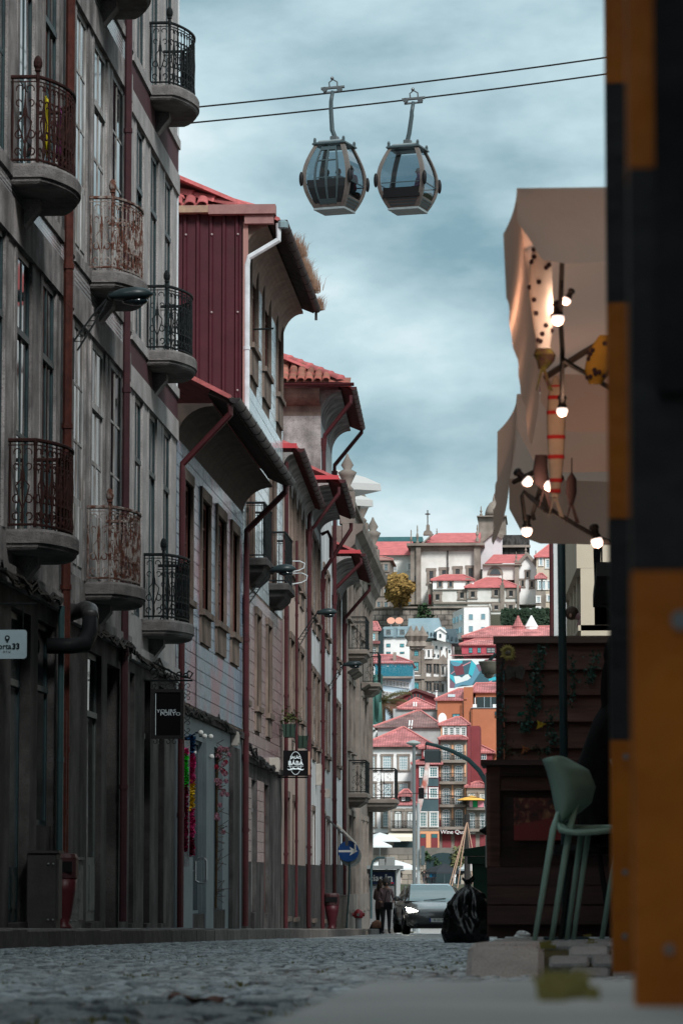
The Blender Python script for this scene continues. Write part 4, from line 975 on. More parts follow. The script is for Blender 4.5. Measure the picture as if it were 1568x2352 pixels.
# parasols on its roof terrace
def parasol(px,py,d,size,lab,h=2.2,mat=None,drop=.0):
    p=PT(px,py,d); r=thing('parasol',lab,'parasol',(p.x,p.y,p.z-h),.5)
    a=size/2; g=MB(); V=[(0,0,h)]; n=4
    for z,k in ((h-.28*size*.45,.62),(h-.55*size*.45,1.0),(h-.55*size*.45-.22,1.02)): V+=[(x*a*k,y*a*k,z) for x,y in ((-1,-1),(1,-1),(1,1),(-1,1))]
    Fc=[(0,1,2),(0,2,3),(0,3,4),(0,4,1)]
    for q in (1,5):
        for i in range(4): j=(i+1)%4; Fc.append((q+i,q+4+i,q+4+j,q+j))
    g.add(V,Fc); g.build('canopy',mat or canvas_w,r); MB().tube([(0,0,0),(0,0,h-.02)],.03,6).build('pole',steel,r); MB().lathe([(.3,0),(.3,.06),(.05,.1)],(0,0,0),10).build('base',black_p,r)
    return r
ye=FR[9][0].oy+3
parasol(774,1079,ye+1.0,2.1,'wide white parasol behind the balustrade of the ornate building',2.3); parasol(806,1132,ye+6,1.1,'white parasol over the roof balustrade near the carved urns',2.0)
# ================================================================ fittings on the left row
def wall_lamp(F,p_base,p_head,wpx,lab):
    """cantilever lattice arm from the wall with a long cobra head"""
    y,z=F.hit(p_base[0],p_base[1],.05)
    x1,z1=F.xz(p_head[0],p_head[1],y+.15)
    r=thing('street_lamp',lab,'street lamp',F.w(.0,y,z),F.a,'lamps bracketed to the house fronts')
    a=Vector((.05,0,0)); b=Vector((x1,.15,z1-z)); sc=wpx
    up=Vector((0,0,1)); t=(b-a).normalized(); s=t.cross(Vector((0,1,0))).normalized()
    g=MB()
    for k in (-1,1): g.tube([a+s*k*.05,a.lerp(b,.75)+s*k*.028,b],.012,5)
    for i in range(7):
        q=.1+.1*i; g.tube([a.lerp(b,q)+s*.04,a.lerp(b,q+.07)-s*.04],.007,4)
    g.build('arm',iron_black,r); MB().box(-.02,.05,-.06,.06,-.35,.12).build('wall_bracket',iron_black,r)
    g=MB(); L_=sc
    prof=[(0,.045),(.08,.07),(.3,.12),(.6,.135),(.85,.10),(1.0,.02)]
    n=10; V=[];Fc=[]
    for u,rad in prof:
        for i in range(n):
            an=2*math.pi*i/n; V.append((b.x+u*L_,b.y+math.cos(an)*rad*1.1,b.z+math.sin(an)*rad*(.75 if math.sin(an)>0 else .5)+u*.05*L_))
    for j in range(len(prof)-1):
        for i in range(n): k=(i+1)%n; Fc.append((j*n+i,j*n+k,(j+1)*n+k,(j+1)*n+i))
    Fc+= [tuple(range(n-1,-1,-1)),tuple((len(prof)-1)*n+i for i in range(n))]
    g.add(V,Fc); g.build('lamp_head',M('lamp_housing',(.018,.032,.036),.4,(.01,.016,.018),3),r,smooth=True)
    MB().ball((b.x+.6*L_,b.y,b.z-.055),(.30*L_,.10,.05),10,5).build('lens',glass,r,smooth=True); MB().lathe([(.05,-.05),(.05,.05)],(b.x+.04,b.y,b.z+.01),10,'y').build('clamp',iron_black,r)
wall_lamp(FR[0][0],(170,800),(250,682),.52,'cobra-head street lamp on a lattice arm beside the rusty pipe of the granite tiled house')
wall_lamp(FR[3][0],(563,1388),(622,1310),.45,'cobra-head street lamp on a lattice arm at the edge of the blue tiled house')
wall_lamp(FR[5][0],(685,1478),(728,1408),.45,'cobra-head street lamp on a lattice arm between the cream and the white houses')
wall_lamp(FR[7][0],(757,1582),(788,1527),.52,'cobra-head street lamp on a lattice arm before the ornate granite building')
# ---- hanging signs
txt_w=M('letter_white',(.62,.72,.76),.6); txt_k=M('letter_black',(.012,.02,.024),.6)
F=FR[0][0]
y=F.y(-5,1480); 
def sign_plane(F,y,pa,pb):
    x0,z1=F.xz(pa[0],pa[1],y); x1,z0=F.xz(pb[0],pb[1],y); return x0,x1,z0,z1
x0,x1,z0,z1=sign_plane(F,y,(-42,1447),(62,1513))
r=thing('hanging_sign','pale blue hanging sign reading porta33 with a map pin','sign',F.w(0,y,z0),F.a)
sgm=M('sign_pale_blue',(.30,.40,.44),.6,(.25,.345,.38),3)
def rrect(x0,x1,z0,z1,rad,n=4):
    P=[]
    for cx,cz,a0 in ((x1-rad,z1-rad,0),(x0+rad,z1-rad,90),(x0+rad,z0+rad,180),(x1-rad,z0+rad,270)):
        for i in range(n+1): a=R(a0+90*i/n); P.append((cx+math.cos(a)*rad,cz+math.sin(a)*rad))
    return P
h=z1-z0
MB().ext([(x,.012,z-z0) for x,z in rrect(x0,x1,z0,z1,.03)],(0,-.024,0)).build('board',sgm,r)
put('lettering',text_mesh('porta',.078,txt_k,bold=.001),r,(F.xz(8,1486,y)[0]-.0,-.016,h*.42),(R(90),0,0))
put('lettering',text_mesh('33',.078,txt_k,bold=.003),r,(F.xz(38,1486,y)[0],-.016,h*.42),(R(90),0,0))
put('lettering',text_mesh('A Y U',.03,txt_k),r,(F.xz(17,1495,y)[0],-.016,h*.24),(R(90),0,0))
px_=F.xz(18,1468,y)[0]; g=MB(); g.ext([(px_+math.cos(a)*.026,-.013,h*.72+math.sin(a)*.026) for a in [R(-20+20*i) for i in range(12)]]+[(px_,-.013,h*.72-.055)],(0,-.003,0)); g.build('map_pin',txt_k,r)
MB().lathe([(.012,-.019),(.012,-.0165)],(px_,0,h*.72),10,'y').build('map_pin_hole',sgm,r)
g=MB(); zb=F.xz(30,1387,y)[1]-z0; g.tube([(0,0,zb),(x1+.1,0,zb)],.012,5)
for xx in (x1-.04,x0+.1): g.tube([(xx,0,h-.02),(xx,0,zb)],.005,4)
g.build('bracket',iron_black,r)
# black framed sign with scroll bracket
F=FR[2][0]; y=F.y(332,1600); x0,x1,z0,z1=sign_plane(F,y,(348,1583),(423,1697))
r=thing('hanging_sign','black framed sign reading YOURS PORTO under a scrolled iron bracket','sign',F.w(0,y,z0),F.a); h=z1-z0; w=x1-x0
MB().box(x0+.03,x1-.03,-.03,.03,.03,h-.03).build('board',M('sign_black',(.004,.004,.005),.6,spec=.08),r)
g=MB(); b=.045
for q in ((x0,x1,0,b),(x0,x1,h-b,h)): g.box(q[0],q[1],-.045,.045,q[2],q[3])
for q in ((x0,x0+b),(x1-b,x1)): g.box(q[0],q[1],-.045,.045,b,h-b)
g.build('frame',M('sign_frame',(.015,.014,.015),.5),r)
MB().box(x0+.06,x0+.068,-.034,-.0305,.05,h-.06).build('light_line',txt_w,r)
cx=(x0+x1)/2+.02
put('lettering',text_mesh('YOURS',.062,txt_w,sx=1.35),r,(cx-.035,-.033,h*.555),(R(90),0,0)); put('lettering',text_mesh('PORTO',.062,txt_w,sx=1.35),r,(cx+.02,-.033,h*.495),(R(90),0,0))
g=MB(); zb=F.xz(400,1563,y)[1]-z0; xe=F.xz(443,1563,y)[0]; zt_=F.xz(332,1525,y)[1]-z0
g.tube([(-.02,0,zb),(xe,0,zb)],.013,6); g.tube([(.0,0,zt_),(.12,0,zt_+.02),(xe-.18,0,zb+.06),(xe-.04,0,zb+.03),(xe-.0,0,zb+.10),(xe-.05,0,zb+.13),(xe-.09,0,zb+.09)],.013,6)
for cx_,rad,dd in ((.12,.085,1),(.30,.075,1),(.48,.05,-1),(.56,.04,1)):
    if cx_<xe: g.tube([(u,0,v) for u,v in scrollpts(cx_,zb+.03+rad,rad,-1.57,1.3,18,dd,.15)],.010,5)
for xx in (x0+.05,x1-.05): g.tube([(xx,0,h),(xx,0,zb)],.006,4)
for k in range(9): g.tube([(u,0,v) for u,v in scrollpts(x1+.05,h*.06+k*h*.125,.045,3.14,.9,10,1 if k%2 else -1,.25)],.006,4)
for k in range(5): g.tube([(u,0,v) for u,v in scrollpts(x0+.05+k*w/5,-.04,.04,1.57,.9,9,1 if k%2 else -1,.3)],.006,4)
for k in range(5): g.tube([(u,0,v) for u,v in scrollpts(x0+.05+k*w/5,h+.045,.04,-1.57,.9,9,1 if k%2 else -1,.3)],.006,4)
g.build('scroll_bracket',iron_black,r)
# barber sign
F=FR[4][0]; y=F.y(640,1750); x0,x1,z0,z1=sign_plane(F,y,(651,1724),(708,1782))
r=thing('hanging_sign','black box sign of the SALÃO BÁBÁ barber with oval emblem and moustache','sign',F.w(0,y,z0),F.a); h=z1-z0; w=x1-x0; cx=x0+w*.5
MB().box(x0,x1,-.07,.07,0,h).build('box',M('sign_black',(.004,.004,.005),.6,spec=.08),r); MB().box(x1+.002,x1+.03,-.06,.06,.02,h-.02).build('edge_trim',M('trim_orange',(.35,.2,.14),.6),r)
g=MB(); g.tube([(cx+math.cos(a)*w*.23,-.076,h*.5+math.sin(a)*h*.45) for a in [R(i*15) for i in range(24)]],.006,4,True); g.build('oval_line',txt_w,r)
put('lettering',text_mesh('SALÃO',.07,txt_w,bold=.002),r,(cx,-.076,h*.72),(R(90),0,0)); put('lettering',text_mesh('BÁBÁ',.125,txt_w,bold=.002),r,(cx,-.076,h*.49),(R(90),0,0))
MB().box(cx-.16,cx+.16,-.078,-.074,h*.36,h*.37).build('rule_line',txt_w,r)
g=MB()
for s in (-1,1): g.tube([(cx,-.077,h*.26),(cx+s*.05,-.077,h*.28),(cx+s*.09,-.077,h*.24),(cx+s*.14,-.077,h*.23),(cx+s*.17,-.077,h*.27)],[.012,.024,.02,.012,.004],6)
g.build('moustache',txt_w,r); MB().tube([(-.02,0,-.03),(x1,0,-.03)],.015,5).build('bracket',iron_black,r)
# ---- blue arrow sign on its post
F=FR[8][0]; pd=PT(800,1955,F.oy+1.5); gx=pd.x
r=thing('traffic_sign','round blue traffic sign with a white arrow pointing right on a leaning post','traffic sign',(pd.x,pd.y,ZL(pd.y)))
s=8000/pd.y; rad=24/s; zc_=pd.z-ZL(pd.y)
MB().lathe([(rad,-.012),(rad,.012)],(0,0,zc_),28,'y').build('disc',M('sign_blue',(.012,.07,.25),.4,(.01,.06,.22),3),r)
MB().lathe([(rad*1.03,.02),(rad*1.03,.035)],(.06,.06,zc_-.14),24,'y').build('rear_disc',M('sign_back',(.22,.25,.25),.5),r)
g=MB(); q=rad; g.ext([(-q*.95,-.014,zc_-q*.10),(q*.25,-.014,zc_-q*.10),(q*.10,-.014,zc_-q*.42),(q*.88,-.014,zc_),(q*.10,-.014,zc_+q*.42),(q*.25,-.014,zc_+q*.10),(-q*.95,-.014,zc_+q*.10)],(0,-.003,0)); g.build('arrow',white_paint,r)
MB().tube([(.04,.045,zc_+.1),(.02,.03,zc_*.5),(-.06,.02,0)],.03,8).build('post',pole_teal,r)
# ---- cabinets, bins, hydrant, bollard
def cab(F,pa,pb,dx,lab,mat,name='utility_cabinet',dep=.9,xback=.03):
    y=F.y(pa[0],2110,.05); x0=xback; x1,z1=F.xz(pb[0],pa[1],y); 
    zb=ZL(F.oy+y)-F.zb
    r=thing(name,lab,'cabinet',F.w(0,y,zb),F.a); h=z1-zb
    MB().bbox(x0,x1,0,dep,0,h,.012).build('body',mat,r); MB().box(x1+.001,x1+.02,.04,dep-.04,.1,h-.06).build('door',mat,r); MB().box(x0-.01,x1+.03,-.02,dep+.02,h+.002,h+.03).build('cover',mat,r)
    for z in (h*.12,h*.86): 
        for k in (.03,.08): MB().ball((x1-k,-.005,z),.012,6,4).build('rivet',steel,r)
    return r
cab(FR[0][0],(65,1960),(130,2125),0,'dark grey metal utility cabinet by the wall of the tiled granite house',M('cabinet_dark',(.05,.048,.05),.6,(.035,.034,.036),4,.2,20),dep=.35)
def litter_bin(F,px,py_top,xo,lab,w=.36,h=.95):
    y=F.y(px,2110,xo); zb=ZL(F.oy+y)-F.zb
    r=thing('litter_bin',lab,'bin',F.w(xo,y,zb),F.a); mm=M('bin_maroon',(.075,.012,.018),.45,(.055,.01,.014),4)
    MB().lathe([(w*.30,0),(w*.30,.03),(w*.2,.06),(w*.28,.15),(w*.42,h*.5),(w*.47,h*.68)],(0,0,0),14).build('body',mm,r,smooth=True)
    MB().lathe([(w*.5,h*.68),(w*.5,h*.95),(w*.44,h),(w*.2,h+.01)],(0,0,0),14).build('hood',M('bin_hood',(.05,.02,.022),.4),r)
    MB().box(-w*.36,w*.36,-w*.52,-w*.46,h*.76,h*.9).build('slot',black_p,r)
F1=FR[0][0]; litter_bin(F1,146,1968,.17,'maroon pedestal litter bin standing behind the dark grey cabinet',.32,.82)
cab(FR[1][0],(163,1975),(181,2110),0,'narrow grey cabinet with peeling posters against the white-windowed house',M('cabinet_grey',(.16,.165,.165),.7,(.08,.085,.085),8,.3,20),dep=.3)
litter_bin(FR[8][0],762,2075,.55,'maroon pedestal litter bin standing before the pale cabinet near the arrow sign',.38,.85)
cab(FR[8][0],(772,2058),(797,2130),0,'pale grey utility cabinet beneath the arrow sign',M('cabinet_pale',(.20,.19,.18),.7),dep=.5)
F=FR[9][0]; p=PT(823,2100,F.oy+4.0); r=thing('fire_hydrant','red topped fire hydrant on a grey column by the ornate building','hydrant',(p.x,p.y,ZL(p.y)))
k=8000/p.y; ht=p.z-ZL(p.y)
hm=M('hydrant_red',(.22,.02,.028),.4); hz=(2133-2088)/k
MB().lathe([(.10,0),(.10,hz*.55)],(0,0,0),12).build('column',M('hydrant_grey',(.25,.25,.25),.6),r)
MB().lathe([(.14,hz*.55),(.15,hz*.62),(.15,hz*.85),(.10,hz*.93),(.04,hz)],(0,0,0),12).build('head',hm,r,smooth=True); MB().lathe([(.06,-.2),(.06,.2)],(0,0,hz*.72),10,'x').build('outlets',hm,r); MB().lathe([(.05,-.2),(.05,-.1)],(0,0,hz*.72),8,'y').build('nozzle',steel,r)
p=PT(845,2120,YE-1.0); r=thing('bollard','short black iron bollard at the end of the kerb','bollard',(p.x,p.y,ZL(p.y)))
MB().lathe([(.14,-.05),(.12,.05),(.09,.1),(.08,.32),(.10,.34),(.075,.38),(.085,.44),(.06,.50),(.02,.53)],(0,0,0),12).build('body',iron_black,r,smooth=True); MB().box(-.04,.04,-.10,-.085,.14,.24).build('sticker',white_paint,r)
p=PT(839,2110,YE-.3); r=tag(MB().tube([(p.x,p.y,ZL(p.y)),(p.x,p.y,ZL(p.y)+1.05)],.035,8).build('marker_post',M('dark_red_paint',(.08,.012,.015),.5)),'thin dark red marker post standing behind the black bollard','post')
# ---- flower boxes on the cream house
F=FR[5][0]
def flower_box(px,py,w,lab,plant):
    y=F.y(px-20,py,.0); x0,z=F.xz(px-14,py,y); x1=F.xz(px+16,py,y)[0]
    r=thing('flower_box',lab,'planter',F.w(.0,y,z),F.a,'boxes on the iron brackets of the cream house'); bm2=M('box_green',(.02,.04,.03),.6)
    a,b=.05,x1; h=.26
    MB().ext([(a+.03,0,-h),(b-.04,0,-h),(b,0,0),(a,0,0)],(0,w,0)).build('box',bm2,r)
    g=MB()
    for xx in (a,b): g.tube([(xx,-.02,.02),(xx,w+.02,.02)],.01,4)
    for k in range(4): g.tube([(a+(b-a)*k/3,-.02,.02),(a+(b-a)*k/3,-.02,-h*.9)],.008,4)
    g.tube([(-.0,.1,-.1),(b,.1,-h-.03)],.012,4); g.build('wire_basket',iron_black,r)
    MB().ball(((a+b)/2,w/2,-.01),((b-a)/2-.02,w/2-.02,.03),8,4).build('soil',earth,r)
    if plant:
        rg=random.Random(4); g=MB()
        for i in range(170):
            c=Vector(((a+b)/2+rg.gauss(0,.10),w/2+rg.gauss(0,.12),.05+abs(rg.gauss(0,.13)))); d=Vector((rg.gauss(0,1),rg.gauss(0,1),rg.gauss(0,.6))).normalized()*.05; e_=d.cross(Vector((0,0,1))).normalized()*.022 if abs(d.z)<.049 else Vector((.02,0,0))
            g.add([c-d,c+e_,c+d,c-e_],[(0,1,2,3)])
        g.build('foliage',M('box_leaves',(.07,.08,.025),.7,(.04,.055,.02),9),r)
flower_box(662,1663,.5,'green flower box holding a leafy plant on the cream house',True); flower_box(690,1690,.5,'empty green flower box lower on the cream house',False)
# ---- garlands at the shop of the blue house
F=FR[3][0]
def garland(name,lab,px,py0,py1,cols,xo,rad,group=None):
    y=F.y(px[0],1800,.0); x=xo; z0=F.z(px[0],py1,0); z1=F.z(px[0],py0,0)
    r=thing(name,lab,'garland',F.w(x,y,z0),F.a,group); n=len(cols); rg=random.Random(len(lab))
    tot=sum(c[1] for c in cols); zz=z1-z0
    for cmat,fr in cols:
        dz=(z1-z0)*fr/tot; g=MB(); k=int(dz*900)
        for i in range(k):
            c=Vector((0,0,zz-dz*rg.random())); a=rg.uniform(0,6.28); d=Vector((math.cos(a),math.sin(a),rg.uniform(-.5,.7)))*rad*rg.uniform(.7,1.25); s=Vector((-math.sin(a),math.cos(a),rg.uniform(-.6,.6)))*.028
            g.add([c+d*.15-s*.6,c+d*.15+s*.6,c+d+s,c+d*1.05-s],[(0,1,2,3)])
        g.tube([(0,0,zz),(0,0,zz-dz)],.02,5); g.build('tinsel',cmat,r); zz-=dz
pk=M('tinsel_pink',(.55,.045,.19),.7); ye_=M('tinsel_yellow',(.72,.50,.02),.7); dr=M('tinsel_wine',(.20,.008,.045),.7); gn=M('tinsel_green',(.01,.50,.02),.7); bl=M('tinsel_blue',(.008,.05,.13),.7)
garland('tinsel_garland','long tinsel garland in blue, pink and yellow hanging at the shop door',(416,0),1690,1965,[(bl,45),(pk,72),(ye_,62),(pk,72),(dr,40)],.13,.075)
garland('tinsel_garland','tinsel garland in green and wine red behind the white lace panel',(407.5,0),1720,1955,[(pk,15),(gn,70),(dr,150)],.10,.06)
y=F.y(411.5,1800); z0,z1=F.z(411,1990),F.z(411,1700)
lace=thing('lace_panel','pale woven panel hanging between the two tinsel garlands','panel',F.w(0,y,z0),F.a); lm=M('lace_white',(.30,.33,.34),.8,(.18,.20,.21),14,.3,60,stretch=(1,1,.3))
g=MB(); h=z1-z0
for k in range(9): g.tube([(.02+k*.016,.02+.02*math.sin(j*.9+k),h*j/22) for j in range(23)],.0085,4)
g.build('weave',lm,lace); MB().box(.01,.17,0,.04,h*.44,h*.455).build('slat',ye_,lace)
# flower arrangement beside the second window and door pull
yf=F.y(486,1800)+.12
fl=thing('flower_garland','garland of dried pink and red flowers around the shop window','flowers',F.w(.02,yf,F.z(490,2085)),F.a); H_=F.z(490,1705)-F.z(490,2085)
fm=M('flower_pink',(.30,.15,.19),.8,(.20,.08,.10),12); fr_=M('flower_red',(.22,.012,.03),.7); tw=M('twigs',(.05,.03,.022),.9,(.08,.06,.03),10)
rg=random.Random(9); 
for k in range(34):
    t=rg.random()**1.7; c=(.05+rg.random()*.16,rg.gauss(.1,.25)+.1,H_-.1-t*1.35)
    g=MB()
    for i in range(6): a=i*1.047; g.add([(c[0],c[1],c[2]),(c[0]+math.cos(a)*.045,c[1]+.03*math.sin(a*2),c[2]+math.sin(a)*.045),(c[0]+math.cos(a+.9)*.045,c[1]-.02,c[2]+math.sin(a+.9)*.045)],[(0,1,2)])
    g.ball(c,.02,6,4); g.build('flower',fr_ if k%9==0 else fm,fl)
g=MB()
for k in range(60):
    z=H_*rg.random(); c=Vector((.03,.12+rg.gauss(0,.1),z)); g.tube([c,c+Vector((rg.uniform(.02,.22),rg.gauss(0,.1),rg.uniform(-.1,.2)))],.005,3)
g.tube([(.03,.15,0),(.05,.1,H_*.4),(.04,.15,H_*.7),(.06,.1,H_-.1)],.02,5); g.build('twig_stems',tw,fl)
y=F.y(452,2000); z=F.z(452,2000); r=thing('door_pull','large oblong steel pull handle on the glass shop door','handle',F.w(-.12,y,z),F.a)
MB().tube([(.10,0,-.15),(.16,0,-.19),(.24,0,-.19),(.27,0,-.15),(.27,0,.15),(.24,0,.19),(.16,0,.19),(.10,0,.15)],.016,6,True).build('ring',steel,r); MB().tube([(-.10,0,0),(.11,0,0)],.014,6).build('stem',steel,r)
# lamps above the shop : bulbs on short arms
for k,(px,py) in enumerate(((497-40,1683),(506-40,1691),(520-40,1692),(441,1728),(482,1738))):
    y=F.y(px-8,py); z=F.z(px-8,py); r=thing('globe_lamp','small white globe lamp on a black arm over the glass shop door','lamp',F.w(0,y,z),F.a,'globe lamps over the shopfront'); x=F.xz(px,py,y)[0]
    MB().tube([(0,0,0),(x,0,0)],.012,5).build('arm',iron_black,r); MB().ball((x+.03,0,0),.042,10,6).build('globe',M('globe_white',(.7,.7,.66),.3),r,smooth=True)
# ---- cable bundles along the facades
def cables(lab,pts,rad=.03,n=3,seed=1):
    rg=random.Random(seed); g=MB()
    for k in range(n):
        P=[]
        for a,b in zip(pts,pts[1:]):
            for j in range(8):
                t=j/8; q=Vector(a).lerp(Vector(b),t); P.append(q+Vector((rg.gauss(0,.02),0,rg.gauss(0,.03)-.05*math.sin(math.pi*t))))
        P.append(Vector(pts[-1])); g.tube(P,rad/n**.5,4)
    return tag(g.build('cable_bundle',cable_m),lab,'cables')
F=FR[0][0]; cables('sagging black cable bundle over the ground floor of the tiled granite house',[F.w(.10,F.y(-20,1300),F.z(-20,1302)),F.w(.10,F.y(60,1345),F.z(60,1345)),F.w(.1,F.y(125,1378),F.z(125,1378))],.035,4,2)
F=FR[1][0]; cables('tangled black cables along the lintels of the white-windowed house',[F.w(.1,F.y(185,1432),F.z(185,1432)),F.w(.12,F.y(225,1455),F.z(225,1455)),F.w(.14,F.y(270,1475),F.z(270,1475)),F.w(.1,F.y(290,1490),F.z(290,1490))],.035,5,3)
F=FR[2][0]; cables('black cable bundle below the lowest balcony of the maroon house',[F.w(.08,F.y(300,1500),F.z(300,1500)),F.w(.1,F.y(350,1530),F.z(350,1530)),F.w(.08,F.y(398,1560),F.z(398,1560))],.03,4,4)
F=FR[3][0]; cables('black cable bundle over the shopfront of the blue tiled house',[F.w(.08,F.y(410,1622),F.z(410,1622)),F.w(.1,F.y(440,1636),F.z(440,1636)),F.w(.1,F.y(490,1652),F.z(490,1652)),F.w(.08,F.y(545,1684),F.z(545,1684))],.035,5,5)
tag(MB().tube([F.w(.02,F.y(449,1300),F.z(449,t)) for t in (1440,1500,1560,1630)],.008,4).build('wall_cable',cable_m),'thin black cable running down the blue tiles','cable')
F=FR[4][0]; cables('ragged cable bundle above the ground floor of the pale-tiled house',[F.w(.1,F.y(558,1712),F.z(558,1712)),F.w(.12,F.y(585,1745),F.z(585,1745)),F.w(.1,F.y(632,1768),F.z(632,1768))],.05,6,6)
F=FR[5][0]; tag(MB().tube([F.w(.06,F.y(657,t0),F.z(657+t*6,t0)) for t,t0 in ((0,1392),(1,1440),(3,1500),(4,1540),(2,1600),(0,1640))],.01,4).build('wall_cable',cable_m),'loose black cable hanging down the cream house','cable')
# ---- meter boxes
def box_on(F,pa,pb,lab,mat,dep=.14,dy=.3):
    y,z1=F.hit(pa[0],pa[1],.0); x1=F.xz(pb[0],pa[1],y)[0]; z0=F.xz(pb[0],pb[1],y)[1]
    r=thing('junction_box',lab,'box',F.w(0,y,z0),F.a); MB().bbox(0,x1,0,dy,0,z1-z0,.01).build('case',mat,r); MB().box(x1+.001,x1+.012,.03,dy-.03,.04,z1-z0-.04).build('lid',mat,r)
bxm=M('box_beige',(.33,.31,.28),.7,(.25,.235,.21),5); bxg=M('box_grey',(.24,.26,.27),.6,(.18,.195,.2),5)
box_on(FR[1][0],(275,1473),(290,1519),'grey junction box under the tangled cables of the white-windowed house',bxg)
box_on(FR[3][0],(530,1680),(546,1712),'beige junction box beside the maroon pipe of the blue tiled house',bxm)
box_on(FR[4][0],(618,1740),(640,1772),'beige and white meter box next to the barber sign',bxm)
box_on(FR[6][0],(706,1790),(711,1812),'pale meter box with a dark cable on the white plastered house',bxm)
box_on(FR[7][0],(745,1812),(757,1832),'pale meter box low on the tall white house',bxm)
box_on(FR[6][0],(725,1754),(737,1803),'tall stone coloured box between the maroon pipes',bxm)
# loops of a clothes dryer on the square balcony
F=FR[4][0]
for k,(px,py) in enumerate(((690,1300),(697,1320))):
    pass
y=F.y(640,1310); x0,z=F.xz(675,1300,y); r=thing('clothes_dryer','pair of white looped clothes rails sticking out beside the square balcony','dryer',F.w(0,y,z),F.a)
for k in range(2):
    x1=F.xz(700+k*5,1300,y)[0]; dz=-.24*k; MB().tube([(x0-.5,.1*k,dz+.1),(x1-.1,.1*k,dz+.1),(x1,.1*k,dz+.05),(x1-.02,.1*k,dz-.04),(x1-.12,.1*k,dz-.09),(x0-.5,.1*k,dz-.2)],.012,5).build('rail_loop',white_pipe,r)
# ---- cloths on balconies
def cloth(F,y,x,z,w,h,mat,lab,name='laundry',along='y',seed=1):
    g=MB(); nx,nz=8,6; rg=random.Random(seed); V=[]
    for j in range(nz+1):
        for i in range(nx+1):
            u=i/nx; v=j/nz; dx=.03*math.sin(u*9+seed)*(v)+rg.gauss(0,.006)
            V.append((x+dx,y+u*w,z-v*h*(1+.12*math.sin(u*5+seed))))
    Fc=[(j*(nx+1)+i,j*(nx+1)+i+1,(j+1)*(nx+1)+i+1,(j+1)*(nx+1)+i) for j in range(nz) for i in range(nx)]
    g.add(V,Fc); o=g.build(name,mat,None,smooth=True); o.location=(F.ox,F.oy,F.zb); o.rotation_euler=(0,0,F.a); md=o.modifiers.new('t','SOLIDIFY'); md.thickness=.008
    return tag(o,lab,'laundry')
F=FR[0][0]; yb=F.y(24,378)
cloth(F,yb+.35,.30,s_up+.80,.35,.55,M('cloth_yellow',(.50,.42,.02),.9),'yellow shirt drying inside the upper rusty balcony',seed=2)
cloth(F,yb+.75,.38,s_up+.80,.4,.6,M('cloth_purple',(.14,.03,.10),.9),'purple garment drying inside the upper rusty balcony',seed=3)
cloth(F,yb+.1,.16,s_up+.80,.2,.6,M('cloth_grey',(.10,.10,.11),.9),'dark grey garment drying inside the upper rusty balcony',seed=4)
F=FR[4][0]; w=D5[1]; cloth(F,w[0]-.2,.29,zs+.98,.03+.9,.9,M('cloth_salmon',(.30,.12,.12),.9),'salmon cloth hung inside the square black balcony',seed=5)
# ================================================================ right side of the street
def right_house(name,lab,plan,z0,z1,mat,winm,nwin=3,floors=2,fz=3.2,roof=True):
    (xa,ya),(xb,yb)=plan; r=thing(name,lab,'house',(xa,ya,ZP(ya))); zb=ZP(ya); d=Vector((xb-xa,yb-ya,0)); L_=d.length; t=d.normalized(); nrm=Vector((-t.y,t.x,0))
    if nrm.x>0: nrm=-nrm
    g=MB(); g.ext([(xa,ya,zb-1.5),(xb,yb,zb-1.5),(xb+9,yb,zb-1.5),(xa+9,ya,zb-1.5)],(0,0,z1-zb+1.5)); g.build('wall',mat,r,world=True)
    for fl_ in range(floors):
        for k in range(nwin):
            c=Vector((xa,ya,zb+.9+fl_*fz))+t*(L_*(k+.5)/nwin); w=.55
            P=[c-t*w,c+t*w]; g=MB(); g.ext([P[0],P[1],P[1]+Vector((0,0,1.9)),P[0]+Vector((0,0,1.9))],nrm*.03); wo=g.build('window',winm,r,world=True)
            for a,b in ((0,.9),(1.0,1.9)): g=MB(); g.ext([P[0]+t*.06+nrm*.031+Vector((0,0,a+.05)),P[1]-t*.06+nrm*.031+Vector((0,0,a+.05)),P[1]-t*.06+nrm*.031+Vector((0,0,b-.04)),P[0]+t*.06+nrm*.031+Vector((0,0,b-.04))],nrm*.006); g.build('pane',glass,wo,world=True)
    if roof: g=MB(); g.ext([(xa-.4,ya,z1+.02),(xa+4.6,ya,z1+1.9),(xa+9.3,ya,z1+.02)],(xb-xa,yb-ya,0)); g.build('roof',tile_red,r,world=True)
    return r,t,nrm
right_house('house','grey rendered house behind the terrace and its canopies',((2.5,-40),(2.5,24.5)),0,17,M('grey_render',(.16,.155,.15),.9,(.12,.115,.11),1),wood_br,8,3)
rh,t_,n_=right_house('house','dark stone house with an iron balcony beside the terrace',((1.15,27),(.95,47)),0,15,granite_d,wood_br,5,2)
# its balcony, dark iron above corbels
p=PT(1366,1352,36); y0,y1=34.5,38.5
bl_=MB().box(p.x,1.12,y0,y1,p.z,p.z+.14).build('balcony_slab',M('dark_slab',(.05,.045,.042),.9),rh,world=True)
g=MB(); 
for k in range(30): yy=y0+.05+k*(y1-y0-.1)/29; g.tube([(p.x+.03,yy,p.z+.14),(p.x+.03+.02*math.sin(k),yy,p.z+.6),(p.x+.03,yy,p.z+1.1)],.012,4)
for k in range(7): xx=p.x+.05+k*.1; g.tube([(xx,y0+.03,p.z+.14),(xx,y0+.03,p.z+1.1)],.012,4)
g.tube([(1.1,y0+.03,p.z+1.1),(p.x+.03,y0+.03,p.z+1.1),(p.x+.03,y1,p.z+1.1)],.02,5); g.build('balcony_railing',iron_black,rh,world=True)
for yy in (y0+.3,y1-.5): g=MB(); g.ext([(1.14,yy,p.z-.45),(p.x+.1,yy,p.z-.002),(1.14,yy,p.z-.002)],(0,.2,0)); g.build('corbel',M('dark_slab',(.05,.045,.042),.9),rh,world=True)
